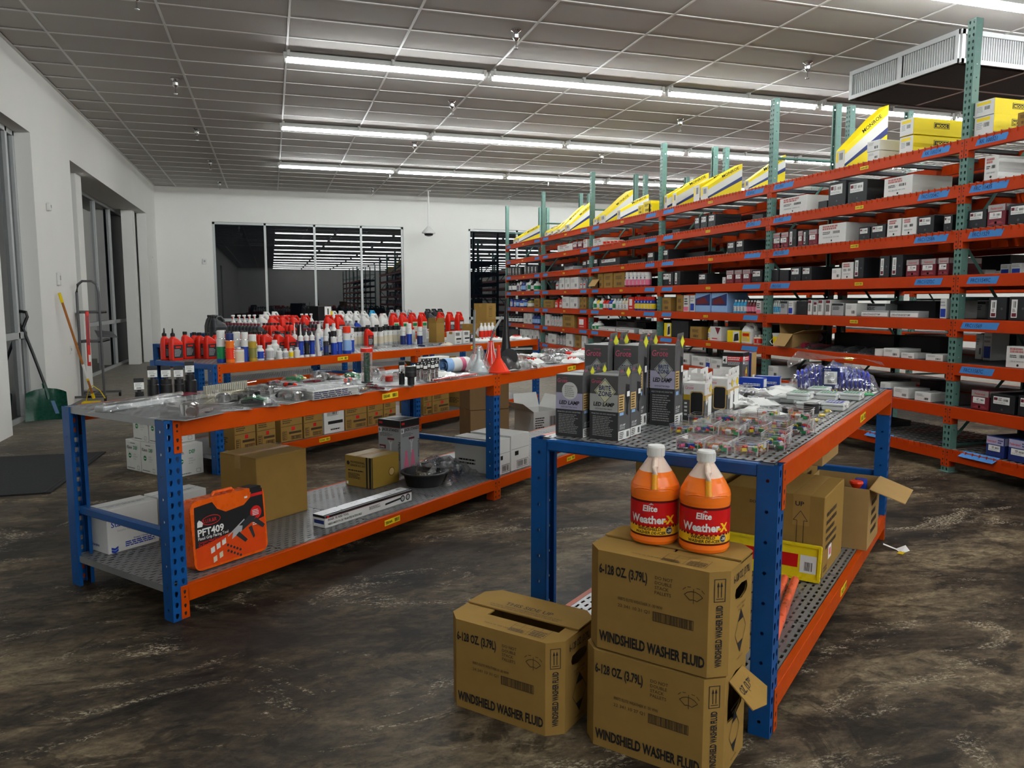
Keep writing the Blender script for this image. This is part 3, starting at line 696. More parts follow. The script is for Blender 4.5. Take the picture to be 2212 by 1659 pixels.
# ---------------------------------------------------------------- boxes
def goods_box(style, w, d, h, seed=0):
    """shelf carton of one style: returns (name, category, mesh, parts, words)"""
    b = MB(); rg = random.Random(seed); F = fr(w, d, h, 'F'); bev = min(.0035, h * .03)
    lab = MB(); parts = []; name, cat, words = 'parts_box', 'box', 'box'
    s = min(w, h)
    def sticker(u0, v0, u1, v1, red=True):
        o, U, V, N = F
        lab.dec(F, u0, v0, u1, v1, M_paper, .0008); W, H = u1 - u0, v1 - v0
        if W > H:
            if red: lab.dec(F, u0 + W * .03, v0 + H * .48, u0 + W * .26, v0 + H * .85, M_maroon, .0012)
            lab.bars(F, u0 + W * .58, v0 + H * .42, u0 + W * .92, v0 + H * .72, M_ink, 7, seed); lab.fine(F, u0 + W * .30, v0 + H * .4, u0 + W * .54, v0 + H * .85, 3, M_ink, seed); lab.fine(F, u0 + W * .05, v0 + H * .08, u0 + W * .9, v0 + H * .32, 2, M_gbox, seed + 1)
        else:
            lab.bars(F, u0 + W * .3, v0 + H * .55, u0 + W * .8, v0 + H * .9, M_ink, 4, seed); lab.fine(F, u0 + W * .2, v0 + H * .3, u0 + W * .8, v0 + H * .5, 3, M_ink, seed)
            if red: lab.dec(F, u0 + W * .12, v0 + H * .05, u0 + W * .88, v0 + H * .25, M_maroon, .0012)
        parts.append(('paper_label', None))
    if style in ('bk', 'bv', 'bd'):
        b.box(-w / 2, w / 2, -d / 2, d / 2, 0, h, M_kbox, bev); words = 'black parts box'
        b.line(fr(w, d, h, 'R'), [(d * .04, h * .985), (d * .96, h * .985)], .002, M_dsteel)
        if style == 'bk': sticker(w * .12, h * .48, w * .80, h * .88); b.disc(F, w * .5, h * .2, min(.010, s * .08), M_dsteel, n=10)
        elif style == 'bv': sticker(w * .14, h * .12, w * .46, h * .88); b.disc(F, w * .76, h * .5, min(.010, s * .08), M_dsteel, n=10)
    elif style == 'mr':
        b.box(-w / 2, w / 2, -d / 2, d / 2, 0, h, M_maroon, bev); words = 'maroon parts box with silver band'
        for sd, ww in (('F', w), ('R', d)): b.dec(fr(w, d, h, sd), ww * .02, h * .68, ww * .98, h * .975, M_gsil, .0008)
        lab.txt(F, w * .5, h * .76, 'Federated', h * .15, M_red, 1, .01, al='c', maxw=w * .7); lab.poly(F, [(w * .05, h * .1), (w * .95, h * .1), (w * .75, h * .22), (w * .3, h * .2)], M_wine, .0009)
        sticker(w * .12, h * .34, w * .80, h * .64, False); b.disc(F, w * .5, h * .16, min(.010, s * .08), M_ink, n=10)
    elif style == 'nv':
        b.box(-w / 2, w / 2, -d / 2, d / 2, 0, h, M_navy, bev); words = 'navy blue parts box with pale top band'
        for sd, ww in (('F', w), ('R', d)): b.dec(fr(w, d, h, sd), ww * .02, h * .62, ww * .98, h * .975, M_lav, .0008)
        lab.txt(F, w * .06, h * .72, 'Federated', h * .15, M_red, 1, .01, maxw=w * .5); lab.fine(F, w * .65, h * .68, w * .95, h * .9, 2, M_navy, seed)
        sticker(w * .14, h * .30, w * .80, h * .58, False)
    elif style in ('wh', 'wp'):
        b.box(-w / 2, w / 2, -d / 2, d / 2, 0, h, M_wbox, bev); words = 'white parts box'
        if style == 'wh':
            lab.fine(F, w * .15, h * .68, w * .72, h * .92, 2, M_fadered, seed, .8); lab.bars(F, w * .55, h * .48, w * .8, h * .62, M_ink, 6, seed); lab.fine(F, w * .16, h * .46, w * .45, h * .62, 2, M_ink, seed); lab.bars(F, w * .18, h * .27, w * .78, h * .34, M_gbox, 14, seed)
            b.disc(F, w * .5, h * .13, min(.010, s * .08), M_ink, n=10); parts.append(('paper_label', None))
        else:
            lab.fine(F, w * .12, h * .55, w * .6, h * .85, 3, M_gbox, seed); lab.bars(F, w * .6, h * .2, w * .88, h * .45, M_ink, 6, seed); parts.append(('printed_panel', None))
    elif style == 'bw':                                   # blue and white small carton
        b.box(-w / 2, w / 2, -d / 2, d / 2, 0, h, M_wbox, bev); words = 'small white and blue box'; lab.dec(F, w * .1, h * .08, w * .9, h * .5, P_('blue'), .0008); lab.fine(F, w * .1, h * .6, w * .9, h * .9, 2, M_gbox, seed); parts.append(('printed_panel', None))
    elif style == 'br':
        b.box(-w / 2, w / 2, -d / 2, d / 2, 0, h, M_card, bev); words = 'brown carton'; lab.fine(F, w * .2, h * .55, w * .8, h * .8, 3, M_dink, seed); lab.bars(F, w * .3, h * .15, w * .75, h * .35, M_dink, 8, seed); parts.append(('printed_panel', None))
    elif style == 'gy':
        b.box(-w / 2, w / 2, -d / 2, d / 2, 0, h, M_gbox, bev); words = 'grey product box'; lab.dec(F, w * .02, h * .8, w * .98, h * .97, M_ink, .0008); lab.fine(F, w * .1, h * .45, w * .7, h * .75, 3, M_ink, seed); parts.append(('printed_panel', None))
    elif style == 'rd':
        b.box(-w / 2, w / 2, -d / 2, d / 2, 0, h, P_('red'), bev); words = 'bright red box'; lab.dec(F, w * .15, h * .35, w * .7, h * .85, M_paper, .0008); lab.fine(F, w * .2, h * .1, w * .8, h * .25, 1, M_paper, seed); parts.append(('printed_panel', None))
    elif style == 'tw':                                   # thin white carton with dark print
        b.box(-w / 2, w / 2, -d / 2, d / 2, 0, h, M_wbox, bev); words = 'slim white tool carton'; lab.dec(F, w * .1, h * .78, w * .9, h * .97, M_maroon, .0008); lab.bars(F, w * .2, h * .25, w * .8, h * .7, M_ink, 4, seed); parts.append(('printed_panel', None))
    elif style == 'yw':
        b.box(-w / 2, w / 2, -d / 2, d / 2, 0, h, M_yel, bev); words = 'yellow and black carton'; lab.dec(F, w * .5, h * .05, w * .98, h * .95, M_paper, .0008); lab.poly(F, [(w * .55, h * .1), (w * .95, h * .2), (w * .9, h * .8), (w * .6, h * .7)], M_ink, .0012); parts.append(('printed_panel', None))
    elif style == 'rw':
        b.box(-w / 2, w / 2, -d / 2, d / 2, 0, h, M_wbox, bev); words = 'white carton with a red triangle'; lab.poly(F, [(w * .45, h * .95), (w * .95, h * .95), (w * .72, h * .45)], P_('maroon'), .0012); lab.fine(F, w * .2, h * .08, w * .7, h * .25, 1, M_red, seed); parts.append(('printed_panel', None))
    elif style == 'sh':                                   # shrink-wrapped blue/red case
        b.box(-w / 2, w / 2, -d / 2, d / 2, 0, h, P_('lblue'), bev); words = 'shrink-wrapped red and pale blue case'; lab.poly(F, [(w * .02, h * .35), (w * .98, h * .35), (w * .98, h * .95), (w * .02, h * .7)], P_('navy'), .0008); lab.poly(F, [(w * .1, h * .4), (w * .9, h * .45), (w * .6, h * .8), (w * .1, h * .62)], P_('wine'), .0012); parts.append(('printed_panel', None))
    elif style == 'pk':
        b.box(-w / 2, w / 2, -d / 2, d / 2, 0, h, M_wbox, bev); words = 'white and pink carton'; lab.dec(F, w * .05, h * .05, w * .95, h * .3, P_('pink'), .0008); lab.fine(F, w * .15, h * .4, w * .85, h * .85, 3, M_ink, seed); parts.append(('printed_panel', None))
    if parts: parts = [(parts[0][0], lab.mesh(parts[0][0]))]
    return (name, cat, b.mesh(name), parts), words
M_gsil = mat('silver_band', (.38, .37, .37), .35, .4); M_lav = mat('lavender_band', (.40, .38, .55), .45); M_wine = mat('wine_print', (.22, .03, .04), .45); M_fadered = mat('faded_red_print', (.45, .16, .15), .6)
def wedge_box(w, d, h0, h1):
    """sloped yellow carton: low white front, side rising to the rear with white and navy diagonal bands"""
    b = MB(); y0 = -d / 2; P = [(y0, 0), (d / 2, 0), (d / 2, h1), (d / 2 - d * .30, h1 - (h1 - h0) * .26), (y0, h0)]
    b.prism([(p[0], p[1]) for p in P], -w / 2, w / 2, M_yel, 'x')
    F = fr(w, d, h0, 'F'); b.dec(F, w * .02, h0 * .02, w * .98, h0 * .98, M_wbox, .0008); b.dec(F, w * .06, h0 * .35, w * .3, h0 * .9, M_ylab, .0012); b.bars(F, w * .4, h0 * .45, w * .8, h0 * .85, M_ink, 5)
    parts = []
    for sd in ('R', 'L'):
        s = MB(); f = fr(w, d, h0, sd)
        g = (lambda u: u) if sd == 'R' else (lambda u: d - u)
        def band(a0, a1, c0, c1, m, lift):
            q = [(g(0.), a0), (g(d), c0), (g(d), c1), (g(0.), a1)]
            s.poly(f, q if sd == 'R' else q[::-1], m, lift)
        band(h0 * .08, h0 * .72, h1 * .60, h1 * .86, M_wbox, .0008); band(h0 * .02, h0 * .18, h1 * .55, h1 * .66, M_navy, .0012)
        if sd == 'R':
            a = math.atan2(h1 * .9 - h0, d); s.txt(f, d * .42, h0 + (h1 - h0) * .36, 'MONROE', .05, M_ink, 1.3, .01, rot=a)
        parts.append(('printed_panel', s.mesh('printed_panel')))
    return ('strut_box', 'box', b.mesh('strut_box'), parts)
def stack_box(w, d, h, seed=0):
    """white-fronted yellow carton with a black name plate on its side"""
    b = MB(); b.box(-w / 2, w / 2, -d / 2, d / 2, 0, h, M_yel, .003); F = fr(w, d, h, 'F'); l = MB(); l.dec(F, .002, .002, w - .002, h - .002, M_wbox, .0008); l.dec(F, w * .12, h * .72, w * .8, h * .9, M_ylab, .0012); l.bars(F, w * .5, h * .4, w * .8, h * .62, M_ink, 6); l.fine(F, w * .12, h * .3, w * .45, h * .66, 4, M_gbox, seed)
    p = MB(); f = fr(w, d, h, 'R'); p.dec(f, d * .36, h * .42, d * .64, h * .78, M_ink, .0012); p.frame(f, d * .37, h * .445, d * .63, h * .755, h * .03, M_yel, .0016); p.txt(f, d * .5, h * .5, 'MOOG', h * .24, M_yel, 1.1, .02, al='c', maxw=d * .22, lift=.002)
    return ('strut_box', 'box', b.mesh('strut_box'), [('paper_label', l.mesh('paper_label')), ('name_plate', p.mesh('name_plate'))])
# ---------------------------------------------------------------- bags and blister packs
def pillow(w, l, h, seed, m, n=9):
    rg = random.Random(seed); b = MB(); V = []
    for j in range(n + 1):
        for i in range(n + 1):
            x, y = i / n - .5, j / n - .5; e = max(0, (1 - (2 * abs(x)) ** 2.4)) * max(0, (1 - (2 * abs(y)) ** 2.4))
            V.append((x * w * (1 + rg.uniform(-.04, .04)), y * l * (1 + rg.uniform(-.04, .04)), .002 + h * e ** .6 * (.55 + .45 * rg.random())))
    F = [(j * (n + 1) + i, j * (n + 1) + i + 1, (j + 1) * (n + 1) + i + 1, (j + 1) * (n + 1) + i) for j in range(n) for i in range(n)]
    b.add(V, F, m, True); return b
def bag_pack(w, l, h, inner, seed=0, card=None):
    """clear bag around a part"""
    rg = random.Random(seed); core = MB()
    for k in range(3):
        x, y = rg.uniform(-.25, .25) * w, rg.uniform(-.28, .28) * l; a = rg.uniform(0, 3.1); r = h * rg.uniform(.22, .40)
        dx, dy = math.cos(a) * w * .24, math.sin(a) * l * .28
        core.tube([(x - dx, y - dy, r + .002), (x, y, r * 1.3 + .002), (x + dx, y + dy, r + .002)], r, P_(inner) if inner != 'chrome' else M_chrome, 7)
    parts = [('contents', core.mesh('contents')), ('plastic_bag', pillow(w, l, h * 1.08, seed, M_bag).mesh('plastic_bag'))]
    if card:
        c = MB(); f = (Vector((-w * .3, -l * .42, h * .55)), Vector((1, 0, 0)), Vector((0, 1, .02)), Vector((0, 0, 1))); c.box(-w * .32, w * .32, -l * .45, -l * .10, h * .5, h * .5 + .001, P_(card)); parts.append(('header_card', c.mesh('header_card')))
    return ('bagged_part', 'packaged part', None, parts)
def flat_bag(w, l, h, col, seed=0, col2='red'):
    """opaque printed bag lying flat"""
    b = pillow(w, l, h, seed, P_(col), 8); rg = random.Random(seed); p = MB()
    for k in range(3):
        x, y = rg.uniform(-.3, .1) * w, rg.uniform(-.3, .2) * l; p.box(x, x + w * .28, y, y + l * .07, h * .62, h * 1.02, P_(col2))
    return ('printed_bag', 'packaged part', b.mesh('printed_bag'), [('printed_panel', p.mesh('printed_panel'))])
def blister(w, l, h, inner, seed=0, card='grey', dome=.6):
    """card lying flat with a clear formed dome over a tool"""
    rg = random.Random(seed); c = MB().box(-w / 2, w / 2, -l / 2, l / 2, 0, .002, P_(card), .0008); f = (Vector((-w / 2, -l / 2, .002)), Vector((1, 0, 0)), Vector((0, 1, 0)), Vector((0, 0, 1)))
    c.dec(f, w * .05, l * (dome + .08), w * .95, l * .97, P_('white' if card != 'white' else 'dark')); c.fine(f, w * .1, l * (dome + .1), w * .9, l * .94, 3, P_('dark' if card != 'white' else 'white'), seed, lift=.0016)
    core = MB(); r = h * .33; m = M_chrome if inner == 'chrome' else P_(inner)
    core.tube([(-w * .22, -l * .36, r + .002), (0, -l * .15, r * 1.2 + .002), (w * .18, l * (dome - .56), r + .002)], [r * .8, r, r * .7], m, 8); core.lathe([(r * 1.5, .003), (r * 1.5, h * .7), (r, h * .8)], m, 10, (-w * .1, -l * .2))
    d = MB(); y0, y1 = -l * .46, l * (dome - .5)
    q = lambda k, z: [(-w * .44 * k, y0 * k + (1 - k) * (y0 + y1) / 2, z), (w * .44 * k, y0 * k + (1 - k) * (y0 + y1) / 2, z), (w * .44 * k, y1 * k + (1 - k) * (y0 + y1) / 2, z), (-w * .44 * k, y1 * k + (1 - k) * (y0 + y1) / 2, z)]
    d.loft([q(1, .002), q(.94, h * .6), q(.78, h)], M_hard, False)
    return ('blister_pack', 'packaged tool', c.mesh('blister_pack'), [('contents', core.mesh('contents')), ('clear_dome', d.mesh('clear_dome'))])
def tagged_socket(r, h, r2=None, th=.045):
    b = MB(); b.lathe([(r, 0), (r, h * .72), (r * (r2 or .93), h * .76), (r * (r2 or .93), h), (r * .35, h)], M_black, 16)
    t = MB(); t.lathe([(r * .45, h), (r * .4, h + .012)], M_black, 8); t.box(-.024, .024, -.003, .003, h + .010, h + .010 + th + .016, M_black, .001)
    s = MB(); f = (Vector((-.024, -.003, h + .012)), Vector((1, 0, 0)), Vector((0, 0, 1)), Vector((0, -1, 0))); s.dec(f, .0005, 0, .0475, th * .82, M_paper, .0006); s.bars(f, .012, th * .08, .036, th * .28, M_ink, 6); s.fine(f, .006, th * .35, .042, th * .75, 3, M_gbox)
    return ('impact_socket', 'socket', b.mesh('impact_socket'), [('hang_tag', t.mesh('hang_tag'), [('paper_label', s.mesh('paper_label'))])])
def chrome_socket(r, h):
    b = MB().lathe([(r, 0), (r, h * .7), (r * .8, h * .75), (r * .8, h), (r * .4, h)], M_chrome, 12); t = MB().box(-.017, .017, -.002, .002, h, h + .05, M_black, .001)
    s = MB(); f = (Vector((-.017, -.002, h)), Vector((1, 0, 0)), Vector((0, 0, 1)), Vector((0, -1, 0))); s.dec(f, .004, .01, .03, .03, M_paper, .0006); s.disc(f, .017, .041, .004, M_paper)
    return ('chrome_socket', 'socket', b.mesh('chrome_socket'), [('hang_tag', t.mesh('hang_tag'), [('paper_label', s.mesh('paper_label'))])])
def driver(col='red', l=.2):
    r = .015; b = MB(); b.X = Matrix.Rotation(R_(90), 4, 'Y')
    h = MB(); h.X = b.X; h.lathe([(.009, .0), (r, .012), (r * .82, .03), (r, .055), (r * 1.05, .085), (r * .8, .10)], P_('black'), 10, mats=[P_(col), P_('black'), P_('black'), P_(col), P_('black')])
    s = MB(); s.X = b.X; s.tube([(0, 0, .10), (0, 0, l)], .0035, M_chrome, 6)
    h.X = s.X = None
    for q in (h, s): q.v = [(x, y, z + r * 1.06) for x, y, z in q.v]
    return ('screwdriver', 'screwdriver', None, [('handle', h.mesh('handle')), ('shaft', s.mesh('shaft'))])
def wrench(l=.2, col=None):
    m = M_chrome if not col else P_(col); b = MB(); b.prism([(-l / 2, -.008), (l / 2, -.006), (l / 2, .006), (-l / 2, .008)], .002, .009, m)
    for x, r in ((-l / 2, .019), (l / 2, .014)):
        P = [(x + r * math.cos(R_(a)), r * math.sin(R_(a))) for a in range(0, 360, 30)]; b.prism(P, .001, .011, m)
    return ('wrench', 'wrench', b.mesh('wrench'), [('jaw_cap', MB().prism([(l / 2 + .014 * math.cos(R_(a)) * .5, .007 * math.sin(R_(a))) for a in range(0, 360, 45)], .011, .0125, M_black).mesh('jaw_cap'))])
def fuse_kit(seed):
    """clear divided tray with lid, full of little coloured fuses"""
    rg = random.Random(seed); w, d, h = .098, .074, .040; t = MB(); lid = MB(); e = .0011
    x, y, z = w / 2, d / 2, h * .84; m = M_hard
    t.quad((-x, -y, .001), (x, -y, .001), (x, y, .001), (-x, y, .001), m)
    for p, q in (((-x, -y), (x, -y)), ((x, -y), (x, y)), ((x, y), (-x, y)), ((-x, y), (-x, -y))): t.quad((*p, .001), (*q, .001), (*q, z), (*p, z), m)
    t.quad((0, -y, .001), (0, y, .001), (0, y, z * .8), (0, -y, z * .8), m)
    for sx in (-1, 1):
        for sy in (-1, 1): t.box(sx * x - e, sx * x + e, sy * y - e, sy * y + e, 0, z, M_edge)
    X, Y = x + .003, y + .003; lid.quad((-X, -Y, h), (X, -Y, h), (X, Y, h), (-X, Y, h), m)
    for zz in (z, h):
        for sy in (-1, 1): lid.box(-X, X, sy * Y - e, sy * Y + e, zz - e, zz, M_edge)
        for sx in (-1, 1): lid.box(sx * X - e, sx * X + e, -Y, Y, zz - e, zz, M_edge)
    lid.box(-.012, .012, -Y - .004, -Y, h * .5, h * .95, M_edge)
    fu = MB(); cols = ['red', 'blue', 'green', 'yellow', 'white', 'orange', 'pink', 'white', 'green', 'red', 'green']
    for k in range(11):
        c = P_(rg.choice(cols)); px, py, pz = rg.uniform(-.034, .034), rg.uniform(-.024, .024), .002 + rg.uniform(0, .010); a, bb = rg.uniform(.008, .012), rg.uniform(.004, .007)
        fu.X = Matrix.Translation((px, py, pz)) @ Matrix.Rotation(rg.uniform(0, 3), 4, 'Z') @ Matrix.Rotation(rg.uniform(-.5, .5), 4, 'X'); fu.box(-a, a, -bb, bb, 0, .011, c)
    fu.X = None
    return ('fuse_kit', 'fuse kit', t.mesh('fuse_kit'), [('fuses', fu.mesh('fuses')), ('lid', lid.mesh('lid'))])
M_edge = clear_mat('edge_highlight_paint', op=.35, rough=.2, milky=.45, bump=0)  # whitened plastic: bright edge highlights are put into the colour
def kit_case(col, seed=0):
    w, d, h = .14, .10, .036; b = MB().box(-w / 2, w / 2, -d / 2, d / 2, .001, h * .6, mat('frosted_plastic', (.55, .57, .56), .35, var=.05), .004)
    lid = MB().box(-w / 2 - .002, w / 2 + .002, -d / 2 - .002, d / 2 + .002, h * .62, h, mat('frosted_lid', (.60, .62, .62), .25, var=.05), .004); l = MB(); f = fr(w, d, h, 'T')
    l.dec(f, w * .12, d * .15, w * .88, d * .85, P_(col), .0008); l.fine(f, w * .18, d * .22, w * .8, d * .78, 4, P_('white'), seed, lift=.0014)
    la = MB().box(-.02, .02, -d / 2 - .006, -d / 2, h * .3, h * .75, P_('white'), .001)
    return ('terminal_kit', 'kit case', b.mesh('terminal_kit'), [('lid', lid.mesh('lid')), ('latch', la.mesh('latch')), ('paper_label', l.mesh('paper_label'))])
def tape_roll(col, r=.035, h=.02):
    b = MB(); b.lathe([(r, 0), (r, h), (r * .55, h), (r * .55, 0), (r, 0)], P_(col), 18, cap=False); c = MB().lathe([(r * .55, .001), (r * .55, h - .001), (r * .47, h - .001), (r * .47, .001), (r * .55, .001)], P_('white'), 18, cap=False)
    return ('tape_roll', 'tape roll', b.mesh('tape_roll'), [('core', c.mesh('core'))])
def carton(w, d, h, style='plain', seed=0, m=None):
    """closed shipping carton with lid seam and tape"""
    m = m or M_card; b = MB().box(-w / 2, w / 2, -d / 2, d / 2, 0, h - .004, m, .003); parts = []
    fl = MB(); fl.box(-w / 2, w / 2, -d / 2, -.002, h - .004, h, m, .001); fl.box(-w / 2, w / 2, .002, d / 2, h - .004, h, m, .001); parts.append(('top_flap', fl.mesh('top_flap')))
    p = MB(); F = fr(w, d, h, 'F'); ink = M_dink if m in (M_card, M_card2) else M_ink
    if style == 'oil':
        p.line(F, [(w * .02, h * .60), (w * .98, h * .62)], .004, ink); p.fine(F, w * .08, h * .70, w * .55, h * .92, 3, ink, seed); p.dec(F, w * .48, h * .42, w * .64, h * .56, M_red, .0012)
        p.dec(F, w * .36, h * .28, w * .94, h * .37, ink, .0011); p.frame(F, w * .06, h * .08, w * .26, h * .42, .004, ink); p.fine(F, w * .08, h * .1, w * .24, h * .4, 4, ink, seed); p.frame(F, w * .46, h * .06, w * .94, h * .20, .004, ink); p.bars(F, w * .5, h * .08, w * .9, h * .18, ink, 9, seed)
        p.fine(fr(w, d, h, 'L'), d * .1, h * .2, d * .8, h * .5, 4, ink, seed)
    elif style == 'white':
        p.bars(F, w * .18, h * .72, w * .66, h * .88, ink, 12, seed); p.frame(F, w * .15, h * .69, w * .70, h * .91, .003, ink); p.dec(F, w * .18, h * .36, w * .92, h * .48, ink, .0012); p.fine(F, w * .3, h * .1, w * .8, h * .2, 1, ink, seed)
    elif style == 'print': p.fine(F, w * .15, h * .15, w * .8, h * .85, 9, ink, seed)
    elif style == 'side': p.fine(fr(w, d, h, 'R'), d * .2, h * .2, d * .7, h * .8, 6, ink, seed)
    if style != 'plain': parts.append(('printed_panel', p.mesh('printed_panel')))
    tp = MB(); tp.box(-w / 2 - .0006, w / 2 + .0006, -.025, .025, h + .0002, h + .0008, M_pktape); tp.box(-w / 2 - .0008, -w / 2 - .0002, -.025, .025, h * .8, h, M_pktape); tp.box(w / 2 + .0002, w / 2 + .0008, -.025, .025, h * .8, h, M_pktape); parts.append(('packing_tape', tp.mesh('packing_tape')))
    return ('shipping_carton', 'carton', b.mesh('shipping_carton'), parts)
M_pktape = mat('packing_tape_film', (.34, .20, .06), .18, var=.05)
def open_carton(w, d, h, m=None, flaps='FLRK', seed=0, ang=35, fill=0.):
    """open-topped carton: four walls, floor and flaps folded out by ang degrees from horizontal"""
    m = m or M_card2; t = .005; b = MB(); b.box(-w / 2, w / 2, -d / 2, d / 2, 0, t, m)
    b.box(-w / 2, w / 2, -d / 2, -d / 2 + t, t, h, m); b.box(-w / 2, w / 2, d / 2 - t, d / 2, t, h, m); b.box(-w / 2, -w / 2 + t, -d / 2 + t, d / 2 - t, t, h, m); b.box(w / 2 - t, w / 2, -d / 2 + t, d / 2 - t, t, h, m)
    rg = random.Random(seed); parts = []; L = d * .48
    for s in flaps:
        a = R_(ang + rg.uniform(-12, 12)) if not isinstance(ang, dict) else R_(ang[s]); ca, sa = math.cos(a) * L, math.sin(a) * L; q = MB()
        if s == 'F': P = [(-w / 2, -d / 2, h), (w / 2, -d / 2, h), (w / 2 - .01, -d / 2 - ca, h + sa), (-w / 2 + .01, -d / 2 - ca, h + sa)]
        elif s == 'K': P = [(w / 2, d / 2, h), (-w / 2, d / 2, h), (-w / 2 + .01, d / 2 + ca, h + sa), (w / 2 - .01, d / 2 + ca, h + sa)]
        elif s == 'L': P = [(-w / 2, d / 2, h), (-w / 2, -d / 2, h), (-w / 2 - ca, -d / 2 + .01, h + sa), (-w / 2 - ca, d / 2 - .01, h + sa)]
        else: P = [(w / 2, -d / 2, h), (w / 2, d / 2, h), (w / 2 + ca, d / 2 - .01, h + sa), (w / 2 + ca, -d / 2 + .01, h + sa)]
        n = (Vector(P[1]) - Vector(P[0])).cross(Vector(P[3]) - Vector(P[0])).normalized() * .004
        q.loft([[tuple(Vector(p) - n) for p in P], P], m, False); parts.append(('flap', q.mesh('flap')))
    return ('open_carton', 'carton', b.mesh('open_carton'), parts)
